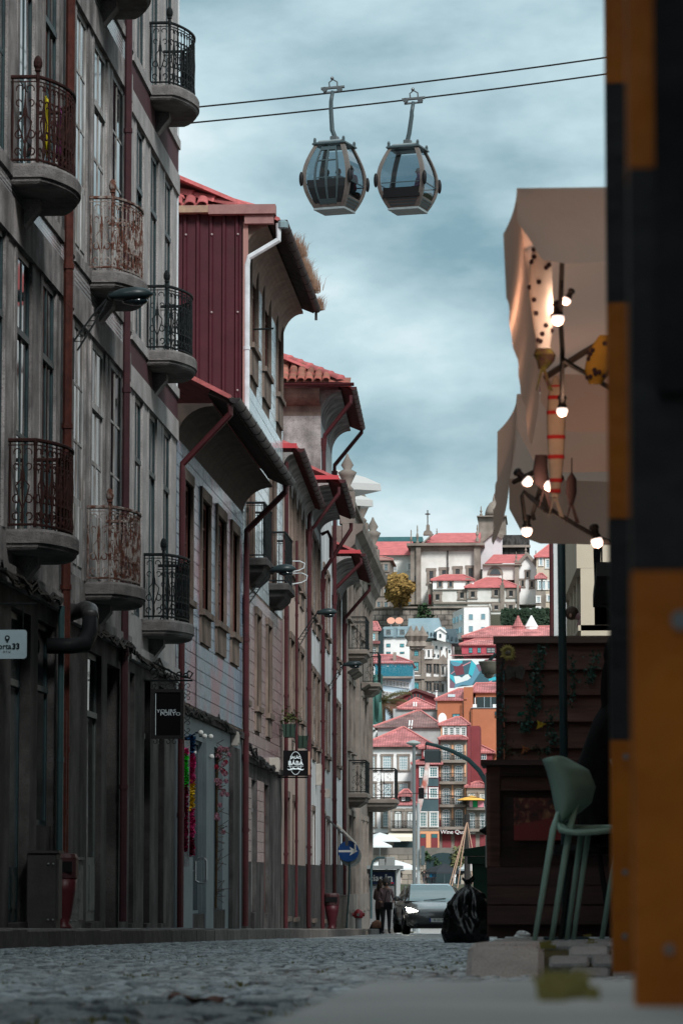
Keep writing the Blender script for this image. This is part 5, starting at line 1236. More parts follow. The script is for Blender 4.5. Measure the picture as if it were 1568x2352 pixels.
# cream building with a projecting upper storey and shuttered strip windows
r=thing('house','cream rendered building with roller-shuttered windows where a person leans out','house',(.4,64,ZP(64)))
a0=PT(1333,1440,64); b0=PT(1300,1440,72)
def cp(d,off): # point on the street front
    t=(d-64)/8; return Vector((a0.x+(b0.x-a0.x)*t-off,d,0))
zlo,zov,zt=PT(1333,1436,64).z,PT(1333,1305,64).z,PT(1333,700,64).z
def slab(nm,off,z0,z1,mat,d0=64,d1=72,dep=9,par=None):
    A,B=cp(d0,off),cp(d1,off); g=MB(); g.ext([(A.x,A.y,z0),(B.x,B.y,z0),(A.x+dep,B.y,z0),(A.x+dep,A.y,z0)],(0,0,z1-z0)); return g.build(nm,mat,par or r,world=True)
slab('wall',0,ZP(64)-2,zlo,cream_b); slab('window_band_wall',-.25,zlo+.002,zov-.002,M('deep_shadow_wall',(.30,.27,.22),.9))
slab('upper_storey',.07,zov,zt,cream_b); slab('sill_band',.05,zlo-.1,zlo+.0,cream_b)
MB().box(a0.x,a0.x+9,64.0,64.25,zlo+.003,zov-.003).build('end_wall',cream_b,r,world=True)
bld=M('roller_blind',(.55,.57,.56),.6,(.48,.5,.49),20,stretch=(.1,.1,8))
for k in range(4):
    d0=64.5+k*1.85; A,B=cp(d0,.0),cp(d0+1.5,.0); g=MB(); nsl=14; hh=zov-zlo-.1-(.55 if k==0 else .12)
    for j in range(nsl):
        zz=zov-.06-hh*(j+1)/nsl; g.ext([(A.x+.14,A.y,zz),(B.x+.14,B.y,zz),(B.x+.14,B.y,zz+hh/nsl*.86),(A.x+.14,A.y,zz+hh/nsl*.86)],(-.03,0,0))
    g.build('roller_blind',bld,r,world=True)
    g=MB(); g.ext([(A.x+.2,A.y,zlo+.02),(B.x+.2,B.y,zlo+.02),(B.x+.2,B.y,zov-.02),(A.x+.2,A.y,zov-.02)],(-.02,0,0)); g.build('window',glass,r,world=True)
    C,D_=cp(d0+1.5,0),cp(d0+1.85,0); g=MB(); g.ext([(C.x,C.y,zlo),(D_.x,D_.y,zlo),(D_.x,D_.y,zov),(C.x,C.y,zov)],(.25,0,0)); g.build('pier',cream_b,r,world=True)
MB().ext([(a0.x-.3,63.8,zt+.01),(a0.x+9.4,63.8,zt+.01),(a0.x+4.5,63.8,zt+1.8)],(-.3,8.4,0)).build('roof',tile_red,r,world=True)
# white house edge with a maroon pipe behind
pw=PT(1271,1400,84); rw,_,_=right_house('house','white plastered house edge with a maroon downpipe beyond the cream building',((pw.x,84),(pw.x-.03,100)),0,14,white_p,wood_br,4,3)
pp=PT(1265.5,1400,83.9); pipe(rw,[(0,0,0)]*2,.01,maroon_m) if False else MB().tube([(pp.x,83.9,ZP(84)),(pp.x,83.9,14)],.05,8).build('downpipe',maroon_m,rw,world=True)
# ---------------------------------------------------------------- timber screen and counter of the terrace
def tw_(px,py,d): return PT(px,py,d)
wd=M('stained_timber',(.165,.085,.066),.65,(.085,.042,.034),3,.35,40,stretch=(.6,1,9),rnd=.18)
wd2=M('dark_timber',(.078,.037,.031),.55,(.04,.02,.017),3,.3,40,stretch=(.6,1,9),rnd=.15)
Y1=20.5; s1=8000/Y1
xl=tw_(1138,1500,Y1).x; zt=tw_(1200,1462,Y1).z; xr=2.35
scr=thing('timber_screen','tall timber board screen with ivy behind the terrace counter','screen',(xl,Y1,ZP(Y1)))
MB().box(xl-.015,xr,Y1-.05,Y1+.06,zt-.042,zt).build('top_cap',M('weathered_timber',(.20,.135,.11),.7,(.13,.085,.07),3,.3,40,stretch=(.6,1,9)),scr,world=True)
for k,x in enumerate((xl,xl+.78,xl+1.6,xr-.08)): MB().box(x,x+.045,Y1-.045,Y1+.02,ZP(Y1),zt-.043).build('post',wd2,scr,world=True)
bz=[1481,1540,1598,1659,1720,1782,1842,1905]
for k,(a,b) in enumerate(zip(bz,bz[1:])):
    z1=tw_(1200,a,Y1).z; z0=tw_(1200,b,Y1).z
    g=MB(); g.ext([(xl+.046,Y1-.006,z1+.014),(xl+.046,Y1-.044,z0+.002),(xl+.046,Y1-.022,z0-.002),(xl+.046,Y1+.014,z1+.014)],(xr-xl-.05,0,0)); g.build('board',wd,scr,world=True)
# counter
Y2=19.7; ct=thing('bar_counter','low dark timber bar counter with planked base and a poster behind film','counter',(tw_(1112,2000,Y2).x,Y2,ZP(Y2)))
X0=tw_(1117,2000,Y2).x; X1=2.3; zg=ZP(Y2)
zz=lambda py: tw_(1200,py,Y2).z
MB().box(X0-.03,X1,Y2-.07,Y2+.55,zz(1758),zz(1746)).build('counter_top',wd2,ct,world=True)
MB().box(X0,X1,Y2+.06,Y2+.5,zg+.01,zz(1759)).build('carcass',wd2,ct,world=True)
MB().box(X0,X0+.075,Y2-.01,Y2+.058,zz(1991),zz(1759)).build('stile',wd,ct,world=True)
MB().box(X0+.076,X1,Y2-.01,Y2+.058,zz(1783),zz(1759)).build('rail',wd2,ct,world=True)
MB().box(X0+.076,X1,Y2+.015,Y2+.058,zz(1815),zz(1784)).build('rail',wd,ct,world=True)
MB().box(X0+.076,X1,Y2+.0,Y2+.058,zz(1991),zz(1965)).build('rail',wd2,ct,world=True)
for a,b in ((1992,2032),(2034,2077),(2080,2123)): MB().box(X0+.004,X1,Y2-.02,Y2+.055,zz(b),zz(a)).build('plank',wd2,ct,world=True)
MB().box(X0-.006,X0-.001,Y2-.012,Y2+.3,zz(1992),zz(1775)).build('plastic_edge',M('clear_plastic_edge',(.45,.47,.47),.3),ct,world=True)
MB().box(X0+.02,X1-.1,Y2-.0185,Y2-.0175,zz(1988),zz(1775)).build('film',film,ct,world=True)
# poster of roast chicken
def poster_mat():
    m=bpy.data.materials.new('roast_poster'); m.use_nodes=True; n=m.node_tree.nodes; l=m.node_tree.links.new; b=n['Principled BSDF']; b.inputs['Roughness'].default_value=.4
    t=n.new('ShaderNodeTexCoord'); sp=n.new('ShaderNodeSeparateXYZ'); l(t.outputs['Generated'],sp.inputs[0])
    nz=n.new('ShaderNodeTexNoise'); nz.inputs['Scale'].default_value=14; nz.inputs['Detail'].default_value=5; nz.inputs['Distortion'].default_value=1.2; l(t.outputs['Object'],nz.inputs[0])
    rp=n.new('ShaderNodeValToRGB'); e=rp.color_ramp.elements; e[0].position=.34; e[0].color=(.02,.006,.005,1); e[1].position=.72; e[1].color=(.55,.28,.12,1); q=e.new(.52); q.color=(.16,.02,.015,1); l(nz.outputs['Fac'],rp.inputs[0])
    n2=n.new('ShaderNodeTexNoise'); n2.inputs['Scale'].default_value=6; l(t.outputs['Object'],n2.inputs[0])
    ad=n.new('ShaderNodeMath'); ad.operation='MULTIPLY_ADD'; ad.inputs[1].default_value=.5; l(n2.outputs['Fac'],ad.inputs[0]); l(sp.outputs[2],ad.inputs[2])
    gt=n.new('ShaderNodeMapRange'); gt.inputs[1].default_value=.66; gt.inputs[2].default_value=.72; l(ad.outputs[0],gt.inputs[0])
    mx=n.new('ShaderNodeMix'); mx.data_type='RGBA'; l(gt.outputs[0],mx.inputs[0]); mx.inputs[6].default_value=(.34,.03,.03,1); l(rp.outputs[0],mx.inputs[7]); l(mx.outputs[2],b.inputs['Base Color']); return m
pa,pb=tw_(1179,1833,Y2),tw_(1300,1930,Y2)
po=MB().box(pa.x,pb.x,Y2+.010,Y2+.013,pb.z,pa.z).build('poster',poster_mat()); tag(po,'dark red poster with a photo of roast chicken on the bar counter','poster')
# rubbish on the ground beside the counter
def crumple(name,lab,cat,c,r,mat,seed,fl=.6):
    rg=random.Random(seed); g=MB(); g.ball((0,0,0),(r,r,r*fl),10,7); g.v=[tuple(Vector(v)*(1+rg.uniform(-.3,.25))) for v in g.v]; o=g.build(name,mat); o.location=c; return tag(o,lab,cat)
q=tw_(1198,2127,19.3); crumple('paper_scrap','crumpled white paper lying before the planked counter','litter',(q.x,19.3,ZP(19.3)+.02),.04,white_paint,3)
q=gp(88,2170,.17); crumple('plastic_scrap','crumpled blue plastic lying by the kerb','litter',(q.x,q.y,ZR(q.y)+.012),.045,M('plastic_blue',(.01,.11,.20),.4),5,.4)
# dry leaf on the setts
q=gp(450,2303,.165); g=MB(); V=[];n=12
for i in range(n+1):
    t=i/n
    for s in (-1,0,1): V.append(((t-.5)*.125,s*.03*math.sin(math.pi*t)**.7*(1+.3*math.sin(9*t)),.010+.008*math.sin(t*7+s)+abs(s)*.006*math.sin(t*11)))
g.add(V,[(i*3+k,i*3+k+1,i*3+4+k,i*3+3+k) for i in range(n) for k in (0,1)]); g.tube([(.06,0,.01),(.085,.01,.015)],.0015,4)
o=g.build('dry_leaf',M('leaf_brown',(.20,.105,.085),.8,(.10,.05,.04),40)); o.location=(q.x,q.y,ZR(q.y)+.004); o.modifiers.new('t','SOLIDIFY').thickness=.0015; tag(o,'curled brown leaf lying on the wet setts','leaf')
# ---------------------------------------------------------------- ivy, sunflower and moth on the screen
rg=random.Random(31)
def vine(lab,pts,n,wdt,mat=None,sz=.009):
    g=MB(); P=[tw_(a,b,Y1-.07) for a,b in pts]; r=thing('ivy_vine',lab,'ivy',(P[-1].x,P[-1].y,P[-1].z)); g.tube(P,.002,4); g.build('stem',M('ivy_stem',(.03,.02,.012),.9),r,world=True); g=MB()
    for i in range(n):
        t=rg.random()*(len(P)-1); k=int(t); c=P[k].lerp(P[k+1],t-k)+Vector((rg.gauss(0,wdt),rg.uniform(-.03,.03),rg.gauss(0,.012)))
        a=rg.uniform(0,6.28); d=Vector((math.cos(a),rg.uniform(-.8,.8),math.sin(a))).normalized()*sz*rg.uniform(.7,1.3); e_=d.cross(Vector((rg.gauss(0,.3),-1,rg.gauss(0,.3)))).normalized()*sz*.75
        g.add([c-d,c+e_*.9-d*.2,c+d,c-e_*.9-d*.2],[(0,1,2,3)])
    o=g.build('leaves',mat or M('ivy_leaf',(.012,.075,.055),.45,(.03,.05,.035),30,rnd=.1),r,world=True); return r
vine('ivy strand trailing down the edge post of the timber screen',[(1152,1520),(1148,1600),(1155,1680),(1148,1740)],130,.012)
vine('long ivy strand hanging from the cap of the timber screen',[(1243,1480),(1232,1530),(1222,1590),(1212,1650),(1205,1680)],330,.02)
vine('short ivy strand ending in a curled brown leaf',[(1240,1560),(1235,1610),(1230,1640)],70,.012)
vine('ivy strand hanging beside the teal steel pole',[(1310,1510),(1318,1560),(1308,1620)],80,.012)
vine('ivy tuft hanging close to the dark figure',[(1370,1500),(1358,1540),(1352,1570)],110,.018)
vine('ivy strand spreading at the middle of the lower boards',[(1265,1625),(1262,1680),(1272,1700),(1255,1730)],120,.016)
vine('grey dried strand low on the boards',[(1160,1700),(1168,1735),(1235,1715),(1245,1745)],80,.02,M('dry_leafage',(.08,.07,.05),.8))
c=tw_(1166,1500,Y1-.09); r=thing('sunflower','artificial sunflower fixed to the corner of the timber screen','flower',(c.x,c.y,c.z))
for k in range(22):
    a=k*6.283/22+rg.gauss(0,.06); L_=.05*rg.uniform(.85,1.15); d=Vector((math.cos(a),0,math.sin(a))); e_=Vector((-math.sin(a),0,math.cos(a)))*.0085; y=-.01*(k%2)
    MB().add([d*.012+Vector((0,y,0)),d*L_*.6+e_+Vector((0,y-.012,0)),d*L_+Vector((0,y-.004,0)),d*L_*.6-e_+Vector((0,y-.012,0))],[(0,1,2,3)]).build('petal',M('petal_ochre',(.38,.30,.10),.7),r)
MB().ball((0,-.012,0),(.017,.012,.017),10,6).build('disc',M('flower_disc',(.10,.07,.05),.9,(.3,.26,.2),60),r)
c=tw_(1180,1545,Y1-.08); r=thing('moth_ornament','grey wooden moth ornament under the sunflower','ornament',(c.x,c.y,c.z)); mo=M('moth_grey',(.10,.09,.08),.8,(.06,.05,.045),30)
for s,sz in ((-1,1),(1,1.2)): MB().ext([(0,0,.03),(s*.04*sz,-.012,.045),(s*.055*sz,-.015,.01),(s*.04*sz,-.012,-.045),(0,0,-.02)],(0,-.004,0)).build('wing',mo,r)
MB().tube([(0,-.006,.04),(0,-.008,0),(0,-.004,-.04)],[.004,.007,.003],6).build('body',mo,r)
for k,(px,py,lab,colr) in enumerate(((1193,1640,'large green artificial leaf pinned on the boards',(.015,.13,.08)),(1290,1722,'orange dried leaf curled on the lower board',(.30,.10,.04)),(1240,1665,'yellow artificial blossom in the long ivy strand',(.45,.30,.03)))):
    c=tw_(px if k!=1 else 1205,py,Y1-.08); g=MB(); 
    for a in ((.4,) if k==0 else (.2,2.2,4.0)): d=Vector((math.cos(a),0,math.sin(a)))*.035; e_=Vector((-math.sin(a),-.3,math.cos(a)))*.014; g.add([-d*.6,e_,d,-e_],[(0,1,2,3)])
    o=g.build('artificial_leaf',M('art%d'%k,colr,.6)); o.location=c; o.modifiers.new('t','SOLIDIFY').thickness=.002; tag(o,lab,'leaf')
# ---------------------------------------------------------------- teal pole, market umbrellas
p0,p1=tw_(1287,1240,18.7),tw_(1299,2140,18.7); um_pole=thing('canopy_pole','dark teal steel pole standing before the timber screen','pole',(p1.x,18.7,ZP(18.7)))
MB().tube([(p1.x,18.7,ZP(18.7)),(p0.x,18.7,2.2)],.022,10).build('pole',pole_teal,um_pole,world=True,smooth=True); MB().box(p1.x-.12,p1.x+.12,18.58,18.82,ZP(18.7)-.002,ZP(18.7)+.012).build('base_plate',pole_teal,um_pole,world=True)
def valance(a,b,h,out,nu=22,nv=8,seed=1,rc=.5,amp=.02,flare=0):
    """hanging cloth from edge a-b, lower corners rounded"""
    a,b=Vector(a),Vector(b); rg=random.Random(seed); L_=(b-a).length; t=(b-a)/L_; g=MB(); V=[]
    out=Vector(out)
    for j in range(nv+1):
        v=j/nv
        for i in range(nu+1):
            u=i/nu; s=u*L_
            e_=min(s,L_-s); lim=h if e_>rc*h else h*(1-(1-math.sqrt(max(0,1-(1-e_/(rc*h))**2)))*.55) 
            p=a+t*s+Vector((0,0,-v*lim))+out*(flare*v*v+amp*v*(math.sin(s*5.3+seed)+.6*math.sin(s*11+seed*2)))
            V.append(p)
    g.add(V,[(j*(nu+1)+i,j*(nu+1)+i+1,(j+1)*(nu+1)+i+1,(j+1)*(nu+1)+i) for j in range(nv) for i in range(nu)])
    return g
KU=.7625
def PU(a,b,d): return PT(a,b,d*KU)
def umbrella(lab,xl0,xl1,y0,y1,z0,z1,xr,hv,fl_left=0,hl=None,fl_near=.05):
    r=thing('market_umbrella',lab,'umbrella',((xl0+xr)/2,(y0+y1)/2,ZP((y0+y1)/2))); hl=hl or hv
    A,B,C,D_=Vector((xl0,y0,z0)),Vector((xl1,y1,z1)),Vector((xr,y1,z1)),Vector((xr,y0,z0)); top=Vector(((xl0+xr)/2,(y0+y1)/2,max(z0,z1)+.42))
    g=MB(); n=8
    for P,Q in ((A,B),(B,C),(C,D_),(D_,A)):
        V=[]
        for j in range(n+1):
            for i in range(n+1):
                e=P.lerp(Q,i/n); q=e.lerp(top,j/n); q.z-=.04*math.sin(math.pi*j/n)+.03*math.sin(math.pi*i/n)*(1-j/n); V.append(q)
        g.add(V,[(j*(n+1)+i,j*(n+1)+i+1,(j+1)*(n+1)+i+1,(j+1)*(n+1)+i) for j in range(n) for i in range(n)])
    g.build('canopy',canvas,r,world=True,smooth=True)
    for k,(P,Q,o,f,h) in enumerate(((D_,A,(0,-1,0),fl_near,hv),(B,C,(0,1,0),.03,hv),(B,A,(-1,0,0),fl_left,hl),(D_,C,(1,0,0),.02,hv))):
        g=valance(P,Q,h,o,30 if k<3 else 10,10,k+3,.55 if k!=2 else .02,.034 if k!=2 else .004,f); ob=g.build('valance',canvas,r,world=True,smooth=True)
    fm=M('umbrella_frame',(.10,.075,.06),.6)
    for P in (A,B,C,D_): MB().tube([top-Vector((0,0,.05)),P.lerp(top,.02)-Vector((0,0,.03))],.014,5).build('rib',fm,r,world=True)
    MB().tube([(top.x,top.y,ZP(top.y)),tuple(top-Vector((0,0,.03)))],.025,8).build('pole',fm,r,world=True)
    for P in (A,B): MB().tube([Vector((top.x,top.y,top.z-.75)),P.lerp(top,.45)-Vector((0,0,.03))],.011,5).build('strut',fm,r,world=True)
    return r
q0=PU(1186,432,14.0); q1=PU(1240,858,19.0); q2=PU(1168,1100,24.0)
umbrella('cream market umbrella whose long valance hangs over the terrace, strung with bulbs',q0.x,q1.x,14.0*KU,19.0*KU,q0.z,q1.z,2.2,(620-432)/8000*14.0*KU,.04,.32)
q1b=PU(1186,905,19.4)
umbrella('cream market umbrella with a wind-blown side flap nearer the timber screen',q1b.x,q2.x,19.4*KU,24.0*KU,q1b.z,q2.z,2.2,(1252-1100)/8000*24*KU,.09,.36)
# bulbs on black cable
bulb_m=M('bulb_glow',(1,.8,.72),.4,emis=(1,.80,.71,.55)); 
def bulb(px,py,d,lab,ang=0,r_=.024):
    r_*=KU*.92; c=PU(px,py,d); li=bpy.data.lights.new('bulb_light','POINT'); li.energy=.7; li.color=(1,.58,.38); li.shadow_soft_size=.035; lo=bpy.data.objects.new('bulb_light',li); COL.objects.link(lo); r=thing('festoon_bulb',lab,'light bulb',c,0,None); r.rotation_euler=(0,ang,0)
    lo.parent=r; lo.location=(0,-.01,-r_*1.6)
    MB().lathe([(.004,-r_),(r_*.7,-r_*.75),(r_,-r_*.1),(r_*.97,r_*.25),(r_*.8,r_*.55)],(0,0,0),12).build('globe',bulb_m,r,smooth=True)
    MB().lathe([(r_*.85,r_*.5),(r_*.8,r_*1.1),(r_*.62,r_*1.2),(r_*.62,r_*2.0),(r_*.85,r_*2.1),(r_*.7,r_*2.7),(r_*.3,r_*2.9)],(0,0,0),10).build('socket',black_p,r)
bulb(1300,690,15.2,'lit festoon bulb tucked behind the white floral cloth fish',.5,.022); bulb(1280,733,15.0,'lit festoon bulb under the front valance of the umbrella',0,.031); bulb(1290,944,16.2,'lit festoon bulb hanging straight over the striped cloth fish',0,.029)
bulb(1209,1105,18.2,'lit festoon bulb tilted toward the side flap',-.8,.032); bulb(1262,1116,18.0,'lit festoon bulb touching the tail of the striped fish',.9,.032); bulb(1209,1219,18.6,'lowest festoon bulb hanging in a loop of cable',0,.033); bulb(1370,1244,18.4,'lit festoon bulb glowing on the rear valance beside the striped post',-.2,.036)
g=MB(); g.tube([PU(a,b,d) for a,b,d in ((1292,560,14.6),(1289,640,14.9),(1286,720,15.0),(1291,800,15.5),(1290,925,16.2))],.009,5); tag(g.build('festoon_cable',cable_m),'thick black festoon cable dropping from the front of the umbrella','cable')
g=MB(); g.tube([PU(a,b,d) for a,b,d in ((1293,826,15.6),(1310,838,15.8),(1350,860,16.2),(1420,905,16.8))],.009,5); tag(g.build('festoon_cable',cable_m),'black festoon cable branching toward the yellow cloth fish','cable')
g=MB(); g.tube([PU(a,b,d) for a,b,d in ((1226,1195,18.6),(1222,1180,18.6),(1238,1125,18.4),(1238,1070,18.3),(1243,1130,18.4),(1262,1180,18.4),(1250,1172,18.4),(1215,1140,18.5),(1202,1128,18.5),(1198,1140,18.5),(1206,1200,18.6))],.009,5); tag(g.build('festoon_cable',cable_m),'looped black festoon cable above the lowest bulb','cable')
g=MB(); g.tube([PU(a,b,d) for a,b,d in ((1212,1138,18.5),(1262,1170,18.45),(1320,1205,18.4),(1366,1232,18.4),(1440,1262,18.4))],.010,5); tag(g.build('festoon_cable',cable_m),'black festoon cable slanting down across the rear valance','cable')
# cloth fish
def cloth_fish(lab,pts,widths,d,base,stripe=None,tail=True,spots=None):
    P=[PU(a,b,d) for a,b in pts]; r=thing('cloth_fish',lab,'cloth fish',tuple(P[-1])); n=len(P); g=MB()
    N=26; s=8000/(d*KU); st=MB(); rings=[]
    for i in range(N+1):
        t=i/N*(n-1); k=min(int(t),n-2); c=P[k].lerp(P[k+1],t-k); w=(widths[k]+(widths[k+1]-widths[k])*(t-k))/s/2; rings.append((c,w))
    V=[]; m_=10
    for c,w in rings:
        for j in range(m_): a=2*math.pi*j/m_; V.append(c+Vector((math.cos(a)*w,math.sin(a)*w*.55,0)))
    Fc=[(i*m_+j,i*m_+(j+1)%m_,(i+1)*m_+(j+1)%m_,(i+1)*m_+j) for i in range(N) for j in range(m_)]+[tuple(range(m_)),tuple(reversed(range(N*m_,(N+1)*m_)))]
    g.add(V,Fc); g.build('body',base,r,world=True,smooth=True)
    if stripe:
        for q in (.12,.25,.38,.51,.64,.77,.9):
            i=int(q*N); a=MB(); c,w=rings[i]; c2=c+Vector((0,0,-.014)); V=[]
            for cc in (c,c2):
                for j in range(m_): an=2*math.pi*j/m_; V.append(cc+Vector((math.cos(an)*(w+.0015),math.sin(an)*(w*.55+.0015),0)))
            a.add(V,[(j,(j+1)%m_,m_+(j+1)%m_,m_+j) for j in range(m_)]); a.build('stripe',stripe,r,world=True)
    if tail:
        c,w=rings[-1]
        for sgn in (-1,1): MB().ext([c+Vector((-.005,0,.01)),c+Vector((.005,0,.01)),c+Vector((sgn*.028*17/d*d/17+.006,0,-.075)),c+Vector((sgn*.02-.004,0,-.07))],(0,-.006,0)).build('tail_fin',base,r,world=True)
    if spots:
        rg=random.Random(len(lab))
        for q in range(16):
            c,w=rings[rg.randrange(2,N-2)]; a=rg.uniform(3.3,6.1); p=c+Vector((math.cos(a)*w*1.02,math.sin(a)*w*.58-.001,rg.uniform(-.01,.01))); MB().ball(p,(.009,.003,.009),7,4).build('print_flower',spots,r,world=True)
    return r
cf=M('cloth_cream',(.50,.40,.30),.9,(.42,.33,.25),20); red_s=M('stripe_red',(.45,.03,.03),.9)
cloth_fish('cream cloth sardine with red stripes hanging tail down',[(1275,865),(1276,900),(1276,960),(1276,1040),(1275,1110),(1273,1142)],[10,36,44,38,26,20],16.6,cf,red_s)
cloth_fish('white cloth fish with dark flower print hanging by the front flap',[(1243,560),(1240,620),(1243,700),(1247,770),(1248,800)],[40,54,52,40,30],15.2,M('cloth_white',(.55,.56,.55),.9),None,False,M('print_dark',(.03,.02,.025),.9))
cloth_fish('dark flowered cloth fish curling at the end of the white one',[(1247,800),(1250,815),(1252,830),(1246,848)],[34,52,40,20],15.3,M('cloth_plum',(.07,.03,.05),.9,(.14,.15,.03),40),None,True)
cloth_fish('small dark cloth sardine hanging on a thread',[(1312,1052),(1312,1085),(1312,1100),(1311,1130),(1311,1160)],[3,3,22,26,10],18.3,M('cloth_dark',(.03,.02,.022),.9),None,True)
cloth_fish('yellow cloth fish with dark print hidden half behind the striped post',[(1385,770),(1378,810),(1372,850),(1366,882)],[20,60,62,30],15.6,M('cloth_ochre',(.28,.17,.03),.9),None,False,M('print_dark',(.03,.02,.025),.9))
cloth_fish('dark bundle of cloth fish bound on the umbrella rib',[(1242,1045),(1240,1080),(1243,1110),(1250,1125)],[28,34,36,14],18.3,M('cloth_dark',(.03,.02,.022),.9),None,True)
# ---------------------------------------------------------------- chairs
mint=M('mint_plastic',(.31,.49,.42),.4,(.28,.45,.385),6)
def chair(lab,dx,d,full=True):
    """one-piece plastic chair : curled leaf-shaped back, ring seat, four slim legs ; measured in the picture plane at its distance"""
    P_=lambda px,py,dy=0: PT(px+dx,py,d)+Vector((0,dy,0))
    b=P_(1300,2000); r=thing('chair',lab,'chair',(b.x,d,ZP(d)),0,'mint plastic chairs on the terrace')
    Lf=[(1262,1746),(1272,1775),(1280,1805),(1286,1835),(1292,1862),(1301,1882)]; Rt=[(1322,1746),(1363,1768),(1378,1803),(1370,1838),(1345,1860),(1306,1884)]
    g=MB(); nu=12; nv=20; V=[]
    def ip(A,t): t*=len(A)-1; k=min(int(t),len(A)-2); f=t-k; return (A[k][0]+(A[k+1][0]-A[k][0])*f,A[k][1]+(A[k+1][1]-A[k][1])*f)
    for j in range(nv+1):
        l_,r__=ip(Lf,j/nv),ip(Rt,j/nv)
        for i in range(nu+1):
            u=i/nu; x=l_[0]+(r__[0]-l_[0])*u; y=l_[1]+(r__[1]-l_[1])*u-(6*math.sin(math.pi*u) if j==0 else 0); V.append(P_(x,y,-.16+.34*u*u-.10*math.sin(math.pi*u)+.12*j/nv))
    g.add(V,[(j*(nu+1)+i,j*(nu+1)+i+1,(j+1)*(nu+1)+i+1,(j+1)*(nu+1)+i) for j in range(nv) for i in range(nu)]); o=g.build('backrest',mint,r,world=True,smooth=True); o.modifiers.new('t','SOLIDIFY').thickness=.009
    def leg(pts,rr):
        Q=[P_(*p) for p in pts]; e=Q[-1]; q=Q[-2]; zg=ZP(e.y); k=(zg-q.z)/(e.z-q.z); Q[-1]=q+(e-q)*k; MB().tube(Q,rr,9).build('leg',mint,r,world=True,smooth=True)
    leg([(1340,1838,.02),(1322,1900,-.05),(1302,2020,-.06),(1283,2138,-.06)],[.012,.0165,.0155,.0125]); leg([(1294,1868,-.10),(1284,1905,-.16),(1265,2020,-.17),(1245,2138,-.18)],[.010,.0165,.0155,.0125])
    leg([(1348,1915,.16),(1340,1975,.18),(1318,2138,.20)],[.0145,.0135,.011]); leg([(1364,1915,.10),(1356,1975,.12),(1333,2138,.13)],[.0145,.0135,.011])
    ring=[(1290,1888,-.12),(1300,1908,-.16),(1335,1914,-.18),(1385,1912,-.16),(1425,1906,-.05),(1435,1902,.08),(1410,1899,.20),(1360,1900,.24),(1318,1898,.18),(1300,1890,.04)]
    MB().tube([P_(*q) for q in ring],.014,7,True).build('seat_rim',mint,r,world=True,smooth=True)
    g=MB(); c=P_(1362,1908,.03); Q=[P_(*q) for q in ring]; n=len(Q); g.add([c-Vector((0,0,.012))]+Q,[(0,1+k,1+(k+1)%n) for k in range(n)]); o=g.build('seat',mint,r,world=True,smooth=True); o.modifiers.new('t','SOLIDIFY').thickness=.012
    return r
chair('mint green plastic chair with curled back standing before the counter',-14,16.8); chair('mint green plastic chair mostly hidden by the striped post',138,17.9)
# ---------------------------------------------------------------- striped posts next to the camera
or_=M('hazard_orange',(.54,.155,.006),.55,(.38,.10,.006),6,.2,30); bk=M('hazard_black',(.010,.010,.012),.5,(.02,.02,.022),6,.2,30); ch=M('chipped_grey',(.22,.24,.25),.7)
def hpost(lab,d,pxl,bounds,first,wid,depth):
    s=8000/d; xl_=PT(pxl,1500,d).x; zb=kz(d)-.06; r=thing('striped_post',lab,'post',(xl_+wid/2,d+depth/2,zb)); z=zb; col=first
    for py in bounds:
        z1=PT(pxl,py,d).z; MB().box(xl_,xl_+wid,d,d+depth,z,z1-.0005).build('band',or_ if col else bk,r,world=True); z=z1; col=not col
    return r,xl_
r,xl_=hpost('orange and black striped post standing closest to the grass tuft',2.75,1452,(1310,385,-560,-1600,-2800),True,.11,.09)
a_=PT(1508,900,2.74).x; MB().box(a_,a_+.2,2.735,2.748,PT(1508,900,2.74).z,PT(1508,-2800,2.74).z).build('edge_board',M('dark_board',(.03,.03,.033),.7,(.012,.012,.013),5,.3,30),r,world=True)
for px,py,s_ in ((1562,1425,.008),(1535,2180,.004)): c=PT(px,py,2.75); MB().lathe([(s_,-.002),(s_*.8,.0)],(c.x,2.749,c.z),10,'y',1,1).build('paint_chip',ch,r,world=True)
r,xl_=hpost('orange and black striped post behind the closer one, narrower in view',4.8,1400,(1700,1190,695,190,-320,-830,-1400),True,.09,.09)
for px,py in ((1436,1738),(1434,2003),(1433,2150)): c=PT(px,py,4.8); MB().lathe([(.004,-.002),(.003,.0)],(c.x,4.799,c.z),8,'y').build('paint_chip',ch,r,world=True)
# ---------------------------------------------------------------- green bin, black bag, lamps behind the terrace
q=PT(1082,1960,45); zb=ZR(45); r=thing('wheelie_bin','dark green wheeled rubbish bin behind the black bag','bin',(q.x+.3,45,zb)); s_=8000/45
gm=M('bin_green',(.015,.055,.03),.45,(.012,.045,.026),4); xw=.62; h=PT(1082,1968,45).z-zb
g=MB(); g.add([(q.x+.06,45,zb+.08),(q.x+xw-.06,45,zb+.08),(q.x+xw-.06,45.6,zb+.08),(q.x+.06,45.6,zb+.08),(q.x,44.95,zb+h),(q.x+xw,44.95,zb+h),(q.x+xw,45.68,zb+h),(q.x,45.68,zb+h)],[(0,3,2,1),(4,5,6,7),(0,1,5,4),(1,2,6,5),(2,3,7,6),(3,0,4,7)]); g.build('body',gm,r,world=True)
xl_=PT(1062,1950,45).x; g=MB(); g.ext([(xl_,44.88,zb+h+.01),(xl_+.03,44.88,zb+h+.10),(q.x+.35,44.88,zb+h+.17),(q.x+xw+.08,44.88,zb+h+.10),(q.x+xw+.08,44.88,zb+h+.01)],(0,.85,0)); g.build('lid',gm,r,world=True)
MB().box(q.x-.05,q.x+xw+.05,44.9,45.72,zb+h-.09,zb+h+.004).build('rim',gm,r,world=True)
